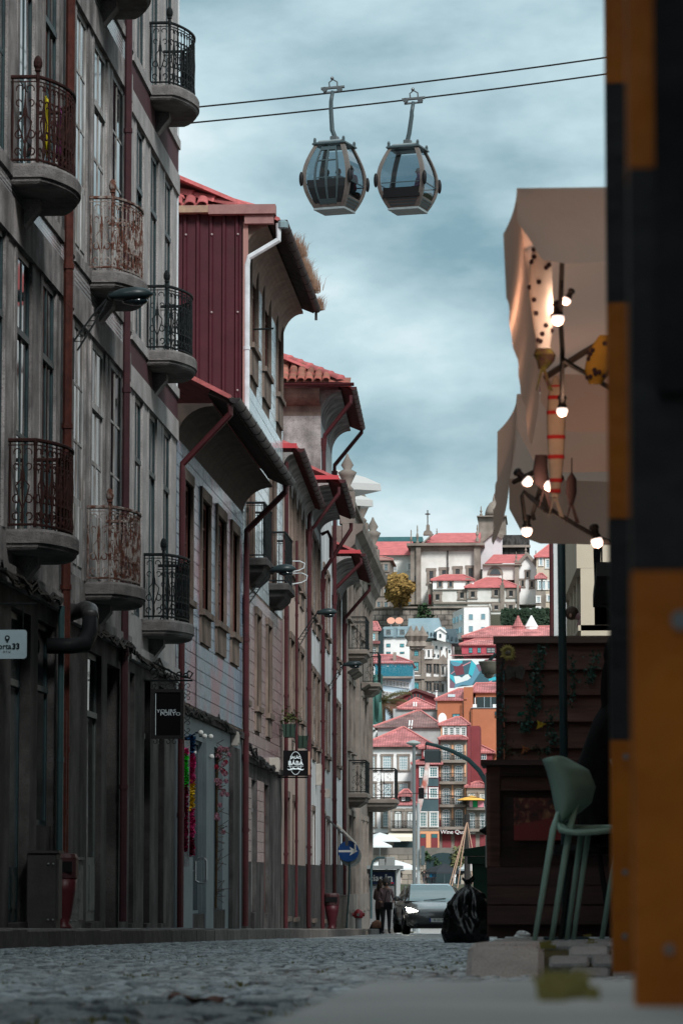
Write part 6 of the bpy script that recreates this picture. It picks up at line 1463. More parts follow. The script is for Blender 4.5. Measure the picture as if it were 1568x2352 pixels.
for x in (q.x+.05,q.x+xw-.05): MB().lathe([(.1,-.03),(.1,.03)],(x,45.6,zb+.1),12,'x').build('wheel',black_p,r,world=True)
from mathutils import noise as mnoise
q=PT(1070,2168,41); zb=ZR(41); bag=M('bag_black',(.005,.005,.006),.24,(.009,.009,.010),3,.5,16,spec=.6)
g=MB(); NA,NT=80,56; sx,sy,H_=.255,.29,.72; V=[]; KP=[(0,.62),(.05,.86),(.2,1.0),(.5,.98),(.7,.86),(.84,.62),(.93,.30),(.97,.12),(1,.05)]
def pf(t):
    for (a,b),(c,d) in zip(KP,KP[1:]):
        if t<=c: return b+(d-b)*(t-a)/(c-a)
    return .05
for j_ in range(NT+1):
    t=j_/NT
    for i_ in range(NA):
        a=2*math.pi*i_/NA; p=Vector((math.cos(a),math.sin(a),t*2.4)); n=mnoise.noise(p*1.3+Vector((3,1,2)))*.20; c=abs(mnoise.noise(Vector((p.x*2.6,p.y*2.6,t*4+2*p.x))))*.26; f=abs(mnoise.noise(Vector((p.x*6+t*5,p.y*6,t*7))))*.12
        fo=.09*math.sin(a*13+4*mnoise.noise(p*2))*max(0,t-.55)*2.2; k=pf(t)*(1+n-c+f*.6+fo+.06); V.append((math.cos(a)*sx*k+.10*max(0,t-.6)**1.3,math.sin(a)*sy*k,H_*t*(1+.10*n*(t>.1))))
g.add(V,[(j_*NA+i_,j_*NA+(i_+1)%NA,(j_+1)*NA+(i_+1)%NA,(j_+1)*NA+i_) for j_ in range(NT) for i_ in range(NA)])
bo=thing('rubbish_bag','bulging black plastic rubbish bag standing on the setts by the bin','bag',(q.x,41,zb-.03)); g.build('sack',bag,bo,smooth=True)
g=MB(); 
for k in range(7): a=k*.9; g.add([(0,0,.80),(.05*math.cos(a),.05*math.sin(a),.84),(.10*math.cos(a),.09*math.sin(a),.92+.03*math.sin(k*2.3)),(.10*math.cos(a+.6),.09*math.sin(a+.6),.90)],[(0,1,2,3)])
g.xf(Matrix.Translation((.03,0,-.12))@Matrix.Diagonal((.8,.8,1,1))).build('tied_neck',bag,bo)
# hanging street light beyond the screen
c=PT(1122,1545,58); r=thing('street_lamp','beige conical street lamp showing beside the timber screen','street lamp',(c.x+.35,58,ZP(58)))
lm_=M('lamp_beige',(.42,.38,.31),.6); k=58/8000
MB().lathe([(.115,-.02),(.14,.10),(.17,.17),(.175,.185),(.02,.2)],(c.x,c.y,c.z),16).build('shade',lm_,r,world=True,smooth=True); MB().ball((c.x,c.y,c.z-.03),(.085,.085,.07),10,6).build('lens',M('lamp_lens',(.35,.3,.25),.2),r,world=True)
MB().tube([(c.x,58,c.z+.19),(c.x+.1,58,c.z+.3),(c.x+.35,58,c.z+.3),(c.x+.35,58,ZP(58))],.03,8).build('pole',pole_teal,r,world=True)
P=[PT(a,b,95) for a,b in ((977,1707),(1000,1712),(1040,1726),(1075,1745),(1100,1770),(1118,1800))]; r=thing('street_lamp','teal lamp post with a long curved arm reaching over the street','street lamp',(P[-1].x,95,ZP(95)))
MB().tube(P+[Vector((P[-1].x+.1,95,ZP(95)))],[.05,.05,.06,.065,.07,.08,.09],8).build('arm',M('lamp_teal',(.10,.19,.20),.4),r,world=True,smooth=True)
c=PT(985,1737,95); MB().bbox(c.x-.12,c.x+.32,94.8,95.2,c.z-.17,c.z+.18,.04).build('floodlight',M('lamp_grey',(.22,.26,.27),.4),r,world=True); MB().tube([P[0],(P[0].x,95,c.z+.2)],.02,5).build('bracket',iron_black,r,world=True)
# dark cone lamp and wire fixed at the corner of the counter
c=PT(1112,1908,19.6); tag(MB().lathe([(.005,0),(.028,.04)],(c.x-.03,c.y,c.z),10,'x').build('cone_lamp',black_p),'small black cone lamp fixed to the corner of the bar counter','lamp')
# ================================================================ far bank : quay, houses, church on the hill
hill_m=M('hillside',(.06,.075,.045),.95,(.10,.095,.075),.08,0)
prof=[(437,-9),(437.2,-.62),(447,-.62),(447.2,3.9),(463,4.0),(480,8),(520,18),(560,27),(600,35),(612,36),(613,46.5),(700,49),(760,42),(1200,30),(3000,25)]
g=MB(); V=[]
for y,z in prof: V+=[(-500,y,z),(500,y,z)]
g.add(V,[(2*i,2*i+1,2*i+3,2*i+2) for i in range(len(prof)-1)]); g.build('hill',hill_m,kind='structure')
MB().box(-300,300,437.5,447,-.62,-.60).build('far_quay',plaza_m,kind='structure')
_fw={}
def fwin(root,px0,px1,py0,py1,d,style='grid',fm=None,surr=None,sm=None,cols=2,rows=3,arch=False,gm=None,proud=0,name='window'):
    """window of a far building : surround, frame with bars, pane"""
    fm=fm or white_far; a=PT(px0,py1,d); b=PT(px1,py0,d); w,h=b.x-a.x,b.z-a.z; t=max(.06,w*.07)
    key=(round(w,1),round(h,1),cols,rows,arch,fm.name)
    if key not in _fw:
        g=MB(); W_,H_=w,h; g.box(0,t,-.07,0,0,H_); g.box(W_-t,W_,-.07,0,0,H_); g.box(t,W_-t,-.07,0,0,t); g.box(t,W_-t,-.07,0,H_-t,H_)
        for c in range(1,cols): x=W_*c/cols; g.box(x-t*.4,x+t*.4,-.065,-.001,t,H_-t)
        for r_ in range(1,rows): z=H_*r_/rows; g.box(t,W_-t,-.06,-.002,z-t*.3,z+t*.3)
        if arch: g.ext([(W_/2+math.cos(R(i*18))*W_*.5,0,H_+math.sin(R(i*18))*W_*.22) for i in range(11)],(0,-.068,0))
        p=MB(); p.box(t*.5,W_-t*.5,-.03,-.0,t*.5,H_-t*.5)
        if arch: p.ext([(W_/2+math.cos(R(i*18))*W_*.40,-.0685,H_+math.sin(R(i*18))*W_*.15) for i in range(11)],(0,-.01,0))
        _fw[key]=(g.mesh('window',fm),{})
    me,pd=_fw[key]; gm=gm or glass_f
    if gm.name not in pd:
        p=MB(); p.box(t*.5,w-t*.5,-.03,-.0,t*.5,h-t*.5)
        if arch: p.ext([(w/2+math.cos(R(i*18))*w*.40,-.0685,h+math.sin(R(i*18))*w*.15) for i in range(11)],(0,-.01,0))
        pd[gm.name]=p.mesh('pane',gm)
    ro=root.location
    o=put(name,me,root,(a.x-ro.x,d-.012-proud-ro.y,a.z-ro.z)); put('pane',pd[gm.name],o,(0,-.002,0))
    if surr:
        s=surr; g=MB(); hh=h+(w*.22 if arch else 0)
        g.box(-s,-.001,-.13,0,-s*.4,hh); g.box(w+.001,w+s,-.13,0,-s*.4,hh); g.box(-s*1.2,w+s*1.2,-.16,0,hh+.001,hh+s*1.1); g.box(-s*1.2,w+s*1.2,-.18,0,-s*1.0,-s*.4-.001); g.build('surround',sm or granite_far,o)
    return o
def fbox(root,nm,px0,px1,py0,py1,d,dep,mat,zb=None):
    a=PT(px0,py1,d); b=PT(px1,py0,d); return MB().box(a.x,b.x,d,d+dep,a.z if zb is None else zb,b.z).build(nm,mat,root,world=True)
def froot(name,lab,cat,px,py,d,group=None):
    p=PT(px,py,d); return thing(name,lab,cat,(p.x,d,p.z),0,group)
def hip(root,px0,px1,pye,pyr,d,dep,mat,rl=None,rr=None,ov=.5,nm='roof',gable=False):
    a=PT(px0,pye,d); b=PT(px1,pye,d); zr=PT(px0,pyr,d+dep/2).z; m=min(dep/2+ov,(b.x-a.x)/2)
    x0,x1=a.x-ov,b.x+ov; y0,y1=d-ov,d+dep+ov; ym=(y0+y1)/2
    rl=PT(rl,pyr,d+dep/2).x if rl is not None else (x0 if gable else x0+m); rr=PT(rr,pyr,d+dep/2).x if rr is not None else (x1 if gable else x1-m)
    g=MB(); z0=a.z
    V=[(x0,y0,z0-.15),(x1,y0,z0-.15),(x1,y1,z0-.15),(x0,y1,z0-.15),(x0,y0,z0),(x1,y0,z0),(x1,y1,z0),(x0,y1,z0),(rl,ym,zr),(rr,ym,zr)]
    g.add(V,[(0,3,2,1),(0,1,5,4),(1,2,6,5),(2,3,7,6),(3,0,4,7),(4,5,9,8),(5,6,9),(6,7,8,9),(7,4,8)])
    ro=g.build(nm,mat,root,world=True)
    rc=M('ridge_far',(.52,.20,.19),.85) if mat!=roof_brown else M('ridge_far_pale',(.45,.40,.38),.85)
    MB().tube([(x0,y0,z0+.06),(rl,ym,zr+.06),(rr,ym,zr+.06),(x1,y0,z0+.06)],.13,5).build('ridge_caps',rc,ro,world=True); return ro
def tile_rows_mat(name,c1,c2,row):
    m=bpy.data.materials.new(name); m.use_nodes=True; n=m.node_tree.nodes; l=m.node_tree.links.new; b=n['Principled BSDF']; b.inputs['Roughness'].default_value=.85
    g=n.new('ShaderNodeNewGeometry'); sp=n.new('ShaderNodeSeparateXYZ'); l(g.outputs['Position'],sp.inputs[0]); cb=n.new('ShaderNodeCombineXYZ'); l(sp.outputs[0],cb.inputs[0]); l(sp.outputs[2],cb.inputs[1])
    br=n.new('ShaderNodeTexBrick'); br.inputs['Scale'].default_value=1; br.inputs['Brick Width'].default_value=.34; br.inputs['Row Height'].default_value=row; br.inputs['Mortar Size'].default_value=.035; br.offset=.0
    br.inputs['Color1'].default_value=(*c1,1); br.inputs['Color2'].default_value=(*c2,1); br.inputs['Mortar'].default_value=(*[a*.55 for a in c2],1); l(cb.outputs[0],br.inputs[0])
    nz=n.new('ShaderNodeTexNoise'); nz.inputs['Scale'].default_value=.5; nz.inputs['Detail'].default_value=6; l(g.outputs['Position'],nz.inputs[0]); mr=n.new('ShaderNodeMapRange'); mr.inputs[1].default_value=.3; mr.inputs[2].default_value=.7; mr.inputs[3].default_value=.5; mr.inputs[4].default_value=1.4; l(nz.outputs['Fac'],mr.inputs[0])
    hv=n.new('ShaderNodeHueSaturation'); l(br.outputs[0],hv.inputs['Color']); l(mr.outputs[0],hv.inputs['Value']); l(hv.outputs[0],b.inputs['Base Color']); return m
RT=tile_rows_mat('far_roof_tiles',(.50,.175,.175),(.38,.13,.13),.22); RB=tile_rows_mat('far_roof_tiles_brown',(.27,.155,.145),(.21,.12,.115),.2); RP=tile_rows_mat('far_roof_tiles_pale',(.58,.22,.21),(.44,.15,.145),.3)
stone_w=None
def rubble(name,c1,c2,sz):
    m=bpy.data.materials.new(name); m.use_nodes=True; n=m.node_tree.nodes; l=m.node_tree.links.new; b=n['Principled BSDF']; b.inputs['Roughness'].default_value=.9
    g=n.new('ShaderNodeNewGeometry'); sp=n.new('ShaderNodeSeparateXYZ'); l(g.outputs['Position'],sp.inputs[0]); cb=n.new('ShaderNodeCombineXYZ'); l(sp.outputs[0],cb.inputs[0]); l(sp.outputs[2],cb.inputs[1])
    br=n.new('ShaderNodeTexBrick'); br.inputs['Scale'].default_value=1; br.inputs['Brick Width'].default_value=sz*1.5; br.inputs['Row Height'].default_value=sz; br.inputs['Mortar Size'].default_value=sz*.08; br.inputs['Color1'].default_value=(*c1,1); br.inputs['Color2'].default_value=(*c2,1); br.inputs['Mortar'].default_value=(.06,.055,.05,1); br.inputs['Bias'].default_value=-.1; l(cb.outputs[0],br.inputs[0])
    nz=n.new('ShaderNodeTexNoise'); nz.inputs['Scale'].default_value=.6; nz.inputs['Detail'].default_value=8; l(g.outputs['Position'],nz.inputs[0]); mr=n.new('ShaderNodeMapRange'); mr.inputs[1].default_value=.3; mr.inputs[2].default_value=.7; mr.inputs[3].default_value=.35; mr.inputs[4].default_value=1.35; l(nz.outputs['Fac'],mr.inputs[0])
    hv=n.new('ShaderNodeHueSaturation'); l(br.outputs[0],hv.inputs['Color']); l(mr.outputs[0],hv.inputs['Value']); l(hv.outputs[0],b.inputs['Base Color']); return m
RUB=rubble('quay_rubble',(.36,.32,.27),(.24,.21,.18),.55); RUB2=rubble('terrace_rubble',(.26,.23,.20),(.16,.14,.125),.9)
# z2 : pixels of the enlarged lower view to picture units ; z1 the upper one
def z2(x,y): return 834.4+x*.2,1537+y*.2
def z1(x,y): return 834.2+x*.288,1129+y*.288
# ---- quay wall : coping and courses of big stones that can be told apart
qw=thing('quay_wall','long stone quay wall of the far bank with arches and plants','wall',(PT(850,2025,447).x,447,-.62))
a=PT(830,1947,446.4); b=PT(1300,1947,446.4)
MB().box(a.x-40,b.x+60,446.6,447.4,-.7,a.z-.9).build('masonry',RUB,qw,world=True); MB().box(a.x-40,b.x+60,446.5,447.5,a.z-.9,a.z).build('parapet',M('parapet_far',(.20,.185,.165),.9,(.13,.12,.105),.4),qw,world=True)
rg=random.Random(17); cnt=0; row=0; z=-.6; stones_m=[M('quay_stone_%d'%k,c,.9) for k,c in enumerate(((.36,.32,.27),(.29,.255,.215),(.22,.195,.165),(.33,.285,.235)))]
bm2=[]
while z<a.z-1.5 and cnt<290:
    x=a.x-.5
    hgt=.62
    while x<PT(1065,1950,446.5).x and cnt<290:
        w=rg.uniform(.75,1.5); key=(round(w,1),)
        MB().bbox(x+.03,x+w-.03,446.6-rg.uniform(.04,.14),446.62,z+.03,z+hgt-.03,.02).build('stone',rg.choice(stones_m),qw,world=True); x+=w; cnt+=1
    z+=hgt
for px in (1018,): 
    c=PT(px,2000,446.4); MB().ext([(c.x+math.cos(R(i*18))*2.2,446.45,c.z+1.0+math.sin(R(i*18))*1.3) for i in range(11)]+[(c.x-2.2,446.45,-.6),(c.x+2.2,446.45,-.6)],(0,-.06,0)).build('arch_opening',dark_far,qw,world=True)
def bush(name,lab,c,r,n,mat,trunk=True,cat='tree',sz=.5,seed=1,trunkm=None,th=None,group=None):
    """crown of many leaf-sized faces in clumps, on a trunk with limbs"""
    rg=random.Random(seed); ro=thing(name,lab,cat,(c[0],c[1],c[2]),0,group); R_=Vector(r); g=MB(); th=th if th is not None else r[2]*.7
    cl=[]
    for k in range(60 if n>2000 else 22 if n>400 else 9):
        while True:
            p=Vector((rg.uniform(-1,1),rg.uniform(-1,1),rg.uniform(-1,1)))
            if p.length<1: break
        p=p*(.35+.72*rg.random()); cl.append((p,rg.uniform(.20,.46)))
    for i in range(n):
        p,q=rg.choice(cl); d=Vector((rg.gauss(0,1),rg.gauss(0,1),rg.gauss(0,1))).normalized(); u=(p+d*q*rg.random()**.4)
        cc=Vector((u.x*R_.x,u.y*R_.y,th+R_.z+u.z*R_.z)); nn=(d+Vector((rg.gauss(0,.6),rg.gauss(0,.6),rg.gauss(0,.6)+.5))).normalized(); e1=nn.orthogonal().normalized()*sz*rg.uniform(.6,1.2); e2=nn.cross(e1).normalized()*sz*rg.uniform(.4,.8)
        g.add([cc-e1,cc-e2,cc+e1,cc+e2],[(0,1,2,3)])
    g.build('crown',mat,ro)
    if trunk:
        t=MB(); t.tube([(0,0,-.5),(.05,0,th*.6),(0,0,th+R_.z*.8)],[r[0]*.09,r[0]*.07,r[0]*.03],7)
        for k in range(6): a=k*1.05; t.tube([(0,0,th*.7),(math.cos(a)*R_.x*.4,math.sin(a)*R_.y*.4,th+R_.z*.7),(math.cos(a)*R_.x*.7,math.sin(a)*R_.y*.7,th+R_.z*1.1)],[r[0]*.04,r[0]*.025,r[0]*.01],5)
        t.build('trunk',trunkm or M('bark',(.08,.06,.045),.9),ro)
    return ro
gr2=M('foliage_green',(.05,.085,.04),.8,(.025,.05,.025),.8,0); gold=M('foliage_gold',(.30,.19,.06),.8,(.15,.095,.03),.9,0,detail=8); dkg=M('foliage_dark',(.03,.05,.03),.8,(.015,.03,.018),.7)
for k,(px,py) in enumerate(((1003,1985),(1045,1963),(980,1970))): c=PT(px,py,446.3); bush('wall_plant',('green plant rooted in the quay wall by the arch','green plant rooted near the top of the quay wall','small plant in the quay wall behind the lamp post')[k],(c.x,446.2,c.z-1),(1.0,.4,.9),60,gr2,False,'plant',.28,k,th=0)
# ---- quay-side houses (d about 460)
D=460
# white house with hipped roof and arched glazing bars
r=froot('house','broad white house with granite window frames and a red hipped roof on the quay','house',846,1940,D)
x0,y0=z2(40,880); x1,y1=z2(662,1880); fbox(r,'wall',x0,x1,y0,y1,D,14,white_far); fbox(r,'cornice',x0,x1+1,y0,y0+8,D-.35,.6,granite_far); fbox(r,'base',x0,x1,y1-.5,z2(0,2050)[1],D-.1,14,granite_far)
hip(r,x0,x1+18,y0,z2(0,672)[1],D,14,RT,rl=z2(440,0)[0],rr=z2(470,0)[0],ov=.8)
for c,(xa,xb) in enumerate(((70,130),(222,318),(410,508),(600,660))):
    for (ya,yb) in ((998,1152),(1312,1465),(1632,1805)):
        if c==3 and ya>1000: continue
        p=z2(xa,ya); q=z2(xb,yb); fwin(r,p[0],q[0],p[1],q[1],D,fm=M('frame_far_white',(.75,.77,.76),.7),surr=.26,cols=4,rows=5,gm=M('pane_pale',(.22,.33,.36),.3))
for xa,xb in ((215,280),(345,560)): p=z2(xa,1930); q=z2(xb,2050); fbox(r,'shop_opening',p[0],q[0],p[1],q[1],D-.16,.2,dark_far)
# small front house with dormer and arched doors
r=froot('house','little quay house with a red dormer roof, arched balcony doors and a cream awning','house',905,1940,452)
d=452; p=z2(282,1555); q=z2(600,2050); fbox(r,'wall',p[0],q[0],p[1],q[1],d,7.5,granite_far)
for xa in (318,448,575): a_=z2(xa,1600); b_=z2(xa+28,1830); fbox(r,'white_pier',a_[0],b_[0],a_[1],b_[1],d-.06,.06,white_far)
fbox(r,'white_frieze',p[0],q[0],z2(0,1570)[1],z2(0,1598)[1],d-.08,.08,white_far)
hip(r,z2(262,0)[0],z2(590,0)[0],z2(0,1550)[1],z2(0,1470)[1],d,7.4,RT,ov=.4); 
a_=z2(432,1450); b_=z2(530,1515); fbox(r,'dormer',a_[0],b_[0],a_[1],b_[1],d+.6,3,dark_far); fwin(r,z2(438,0)[0],z2(475,0)[0],z2(0,1458)[1],z2(0,1512)[1],d+.6,rows=2); hip(r,z2(425,0)[0],z2(540,0)[0],z2(0,1450)[1],z2(0,1388)[1],d+.4,3.4,RT,ov=.3,nm='dormer_roof')
for xa,xb in ((353,438),(498,570)): p=z2(xa,1650); q=z2(xb,1830); fwin(r,p[0],q[0],p[1],q[1],d,fm=M('door_dark',(.02,.03,.03),.6),surr=.3,cols=2,rows=2,arch=True,gm=M('pane_white',(.6,.62,.6),.5),name='balcony_door')
a_=PT(*z2(320,1832),d); b_=PT(*z2(612,1832),d); MB().box(a_.x,b_.x,d-.9,d,a_.z-.3,a_.z).build('balcony',granite_far,r,world=True); g=MB()
for k in range(36): x=a_.x+(b_.x-a_.x)*k/35; g.tube([(x,d-.85,a_.z),(x,d-.85,a_.z+1.0)],.03,4)
g.tube([(a_.x,d-.85,a_.z+1),(b_.x,d-.85,a_.z+1)],.05,4); g.build('railing',iron_black,r,world=True)
p=z2(348,1970); q=z2(565,2050); fbox(r,'shop_opening',p[0],q[0],p[1],q[1],d-.1,.1,dark_far)
aw=PT(*z2(300,1880),d); bw=PT(*z2(568,1975),d-1.6); g=MB(); xl_=PT(*z2(262,1960),d-1.6).x; g.add([(aw.x,d-.1,aw.z),(bw.x,d-.1,aw.z),(bw.x,d-1.8,bw.z+.5),(xl_,d-1.8,bw.z+.5),(bw.x,d-1.8,bw.z),(xl_,d-1.8,bw.z)],[(0,1,2,3),(3,2,4,5),(0,3,5)]); o=g.build('awning',M('awning_cream',(.72,.66,.55),.9)); tag(o,'cream shop awning spread below the arched balcony doors','awning'); o.modifiers.new('t','SOLIDIFY').thickness=.05
# maroon narrow house
r=froot('house','narrow maroon house with white sash windows and dark slate bands','house',970,1945,456); d=456
p=z2(590,1085); q=z2(862,2050); fbox(r,'wall',p[0],q[0],p[1],q[1],d,10,maroon_far)
for ya,yb in ((1255,1345),(1495,1630)): a_=z2(640,ya); b_=z2(860,yb); fbox(r,'slate_band',a_[0],b_[0],a_[1],b_[1],d-.1,.1,M('slate_far',(.05,.085,.095),.8,(.07,.11,.12),.5))
fbox(r,'ground_floor',z2(640,0)[0],z2(866,0)[0],z2(0,1632)[1],z2(0,1860)[1],d-.09,.09,granite_far); fbox(r,'shop_front',z2(648,0)[0],z2(866,0)[0],z2(0,1862)[1],z2(0,2050)[1],d-.11,.11,peach_far)
hip(r,p[0],q[0],p[1],z2(0,1030)[1],d,10,RT,ov=.5); a_=z2(668,905); b_=z2(850,1030); fbox(r,'attic',a_[0],b_[0],a_[1],b_[1],d+2,5,maroon_far); fwin(r,z2(690,0)[0],z2(740,0)[0],z2(0,930)[1],z2(0,1000)[1],d+2); fwin(r,z2(800,0)[0],z2(850,0)[0],z2(0,925)[1],z2(0,990)[1],d+2); hip(r,a_[0],b_[0],a_[1],z2(0,868)[1],d+2,5,RT,ov=.4,nm='attic_roof')
for ya,yb in ((1128,1235),(1370,1475)):
    for xa,xb in ((650,722),(760,845)): p=z2(xa,ya); q=z2(xb,yb); fwin(r,p[0],q[0],p[1],q[1],d,surr=.12,sm=white_far,cols=3,rows=4,gm=M('pane_teal',(.03,.14,.15),.2))
for xa,xb in ((648,722),(765,850)): p=z2(xa,1645); q=z2(xb,1805); fwin(r,p[0],q[0],p[1],q[1],d-.09,cols=4,rows=5,gm=M('pane_teal',(.03,.14,.15),.2),surr=.12,sm=white_far)
for xa,xb in ((650,718),(775,852)): p=z2(xa,1890); q=z2(xb,2050); o=fbox(r,'door',p[0],q[0],p[1],q[1],d-.16,.1,maroon_far); fbox(r,'fanlight',p[0]+1.5,q[0]-1.5,p[1]+1,p[1]+9,d-.19,.02,M('pane_teal',(.03,.14,.15),.2))
# tall maroon house with orange and arched white balcony doors
r=froot('house','tall maroon and granite house with stacked arched white balcony doors and iron balconies','house',1035,1945,458); d=458
p=z2(862,790); q=z2(1185,2050); fbox(r,'wall',p[0],q[0],p[1],q[1],d,16,granite_far)
g=MB(); a_=PT(*z2(1186,0),d); MB().box(a_.x,a_.x+.4,d-.0,d+16,PT(*z2(0,2050),d).z,PT(*z2(0,640),d).z).build('maroon_end_wall',maroon_far,r,world=True)
fbox(r,'maroon_strip',z2(862,0)[0],z2(884,0)[0],z2(0,790)[1],z2(0,1860)[1],d-.07,.07,maroon_far)
for xa,xb in ((870,886),(1012,1030),(1158,1174)): 
    for ya,yb in ((868,985),(1098,1235),(1330,1480),(1590,1730)): a_=z2(xa,ya); b_=z2(xb,yb); fbox(r,'orange_panel',a_[0],b_[0],a_[1],b_[1],d-.09,.09,peach_far)
p=z2(888,640); q=z2(1190,768); fbox(r,'attic',p[0],q[0],p[1],q[1],d+.4,14,peach_far); fbox(r,'attic_side',q[0],z2(1332,0)[0],z2(0,650)[1],z2(0,1290)[1],d+5,9,maroon_far)
for k in range(4): xa=920+k*68; a_=z2(xa,672); b_=z2(xa+46,762); fwin(r,a_[0],b_[0],a_[1],b_[1],d+.4,cols=2,rows=4,surr=.15,sm=white_far,gm=M('pane_dark_green',(.02,.06,.05),.2))
hip(r,z2(890,0)[0],z2(1190,0)[0],z2(0,637)[1],z2(0,555)[1],d+.4,10,RP,ov=.4,rl=z2(1060,0)[0],rr=z2(1120,0)[0]); g=hip(r,z2(870,0)[0],z2(1180,0)[0],z2(0,800)[1],z2(0,770)[1],d-.6,1.2,RT,ov=.2,nm='pent_roof')
for k,(ya,yb) in enumerate(((880,1042),(1128,1288),(1385,1552),(1630,1808))):
    for xa,xb in ((906,990),(1052,1138)): a_=z2(xa,ya); b_=z2(xb,yb); fwin(r,a_[0],b_[0],a_[1],b_[1],d,cols=4,rows=5,arch=True,surr=.22,gm=M('pane_teal2',(.05,.11,.13),.2),name='balcony_door')
    a_=PT(*z2(872,yb+4),d); b_=PT(*z2(1172,yb+4),d); o=MB().box(a_.x,b_.x,d-1.0,d,a_.z-.35,a_.z).build('balcony',granite_far,r,world=True); g=MB()
    for j in range(34): x=a_.x+(b_.x-a_.x)*j/33; g.tube([(x,d-.95,a_.z),(x,d-.95,a_.z+1.05)],.022,4)
    g.tube([(a_.x,d-.95,a_.z+1.05),(b_.x,d-.95,a_.z+1.05)],.05,4); g.tube([(a_.x,d-.95,a_.z+.5),(b_.x,d-.95,a_.z+.5)],.025,4); g.build('railing',iron_black,o,world=True)
for xa,xb in ((905,1005),(1045,1145)): a_=z2(xa,1885); b_=z2(xb,2050); fbox(r,'door',a_[0],b_[0],a_[1],b_[1],d-.1,.1,maroon_far)
a_=PT(*z2(890,1862),d-1.2); b_=PT(*z2(1155,1880),d-1.2); aw=thing('awning','flat maroon awning lettered Wine Quay Bar over two maroon doors','awning',(a_.x,d-1.2,b_.z)); MB().box(a_.x,b_.x,d-1.2,d-.1,a_.z-.12,a_.z).build('canopy',maroon_far,aw,world=True); MB().box(a_.x,b_.x,d-1.25,d-1.2,b_.z,a_.z).build('fascia',M('maroon_dark_far',(.12,.02,.03),.8),aw,world=True)
put('lettering',text_mesh('Wine Quay Bar',.75,white_paint,.01),aw,((b_.x-a_.x)*.76,-.07,(a_.z-b_.z)*.5),(R(90),0,0))
# right neighbours
r=froot('house','small maroon house with one white window tucked behind the tall arched one','house',1095,1790,470); d=470; p=z2(1200,955); q=z2(1475,1330); fbox(r,'wall',p[0],q[0],p[1],q[1],d,9,maroon_far); hip(r,p[0],q[0],p[1],z2(0,878)[1],d,9,RP,ov=.4,rl=z2(1330,0)[0],rr=z2(1350,0)[0]); fwin(r,z2(1335,0)[0],z2(1410,0)[0],z2(0,975)[1],z2(0,1038)[1],d,cols=3,rows=2,gm=M('pane_teal2',(.05,.11,.13),.2))
r=froot('house','granite quay house with washing on its balcony and white arched doors','house',1085,1945,457); d=457; p=z2(1188,1350); q=z2(1420,2050); fbox(r,'wall',p[0],q[0],p[1],q[1],d,9,granite_far); hip(r,p[0],q[0],p[1],z2(0,1298)[1],d,9,RT,ov=.3)
for ya,yb in ((1440,1585),(1665,1830)):
    for xa,xb in ((1205,1278),(1335,1400)): a_=z2(xa,ya); b_=z2(xb,yb); fwin(r,a_[0],b_[0],a_[1],b_[1],d,cols=4,rows=5,arch=True,surr=.22,gm=M('pane_teal2',(.05,.11,.13),.2),name='balcony_door')
    a_=PT(*z2(1185,yb+4),d); b_=PT(*z2(1420,yb+4),d); o=MB().box(a_.x,b_.x,d-1.0,d,a_.z-.35,a_.z).build('balcony',granite_far,r,world=True); g=MB()
    for j in range(24): x=a_.x+(b_.x-a_.x)*j/23; g.tube([(x,d-.95,a_.z),(x,d-.95,a_.z+1.05)],.022,4)
    g.tube([(a_.x,d-.95,a_.z+1.05),(b_.x,d-.95,a_.z+1.05)],.05,4); g.build('railing',iron_black,o,world=True)
for xa,xb in ((1205,1285),(1335,1400)): a_=z2(xa,1900); b_=z2(xb,2050); fbox(r,'door',a_[0],b_[0],a_[1],b_[1],d-.1,.1,maroon_far)
for k,(xa,xb,lab,cl) in enumerate(((1215,1252,'pink towel drying on the far balcony rail',(.6,.35,.4)),(1255,1305,'green cloth drying on the far balcony rail',(.02,.3,.1)),(1310,1378,'rose bedsheet drying on the far balcony rail',(.65,.25,.3)))): a_=PT(*z2(xa,1512),d-1.02); b_=PT(*z2(xb,1585),d-1.02); tag(MB().box(a_.x,b_.x,d-1.06,d-1.0,b_.z,a_.z).build('laundry',M('wash%d'%k,cl,.9)),lab,'laundry')
a_=PT(*z2(1235,1448),d-2); r=thing('parasol','small orange parasol open on the balcony with washing','parasol',(a_.x,d-.6,PT(*z2(1235,1585),d).z)); g=MB(); g.lathe([(.05,a_.z-r.location.z),(1.9,a_.z-r.location.z-.55),(1.95,a_.z-r.location.z-.62)],(0,0,0),12); g.build('canopy',M('parasol_orange',(.75,.42,.10),.9),r); MB().tube([(0,0,0),(0,0,a_.z-r.location.z)],.04,5).build('pole',steel,r)
# ---- orange modern house
r=froot('house','large orange rendered house with red tiled roofs and a dark glazed terrace','house',1070,1760,480); d=480
p=z2(848,350); q=z2(1235,1000); fbox(r,'wall',p[0],q[0],p[1],q[1],d,14,orange_far,zb=6); p=z2(1152,205); q=z2(1250,1000); fbox(r,'tower_wall',p[0],q[0],p[1],q[1],d-.4,12,orange_far,zb=6)
p=z2(1250,265); q=z2(1700,1000); fbox(r,'terrace_wall',p[0],q[0],z2(0,445)[1],q[1],d-.5,15,orange_far,zb=6); fbox(r,'upper_wall',z2(1285,0)[0],q[0],p[1],z2(0,447)[1],d+3,10,orange_far); a_=z2(1293,318); b_=z2(1640,440); fbox(r,'terrace_glazing',a_[0],b_[0],a_[1],b_[1],d+2.8,.3,dark_far)
for k in range(4): fbox(r,'glazing_bar',z2(1380+k*75,0)[0],z2(1388+k*75,0)[0],a_[1],b_[1],d+2.65,.14,zinc_far)
for xa in (1252,1482): a_=z2(xa,402); b_=z2(xa+45,440); fbox(r,'white_planter',a_[0],b_[0],a_[1],b_[1],d-.2,1,white_far)
fbox(r,'parapet_cap',z2(1232,0)[0],z2(1700,0)[0],z2(0,440)[1],z2(0,447)[1],d-.65,.5,zinc_far)
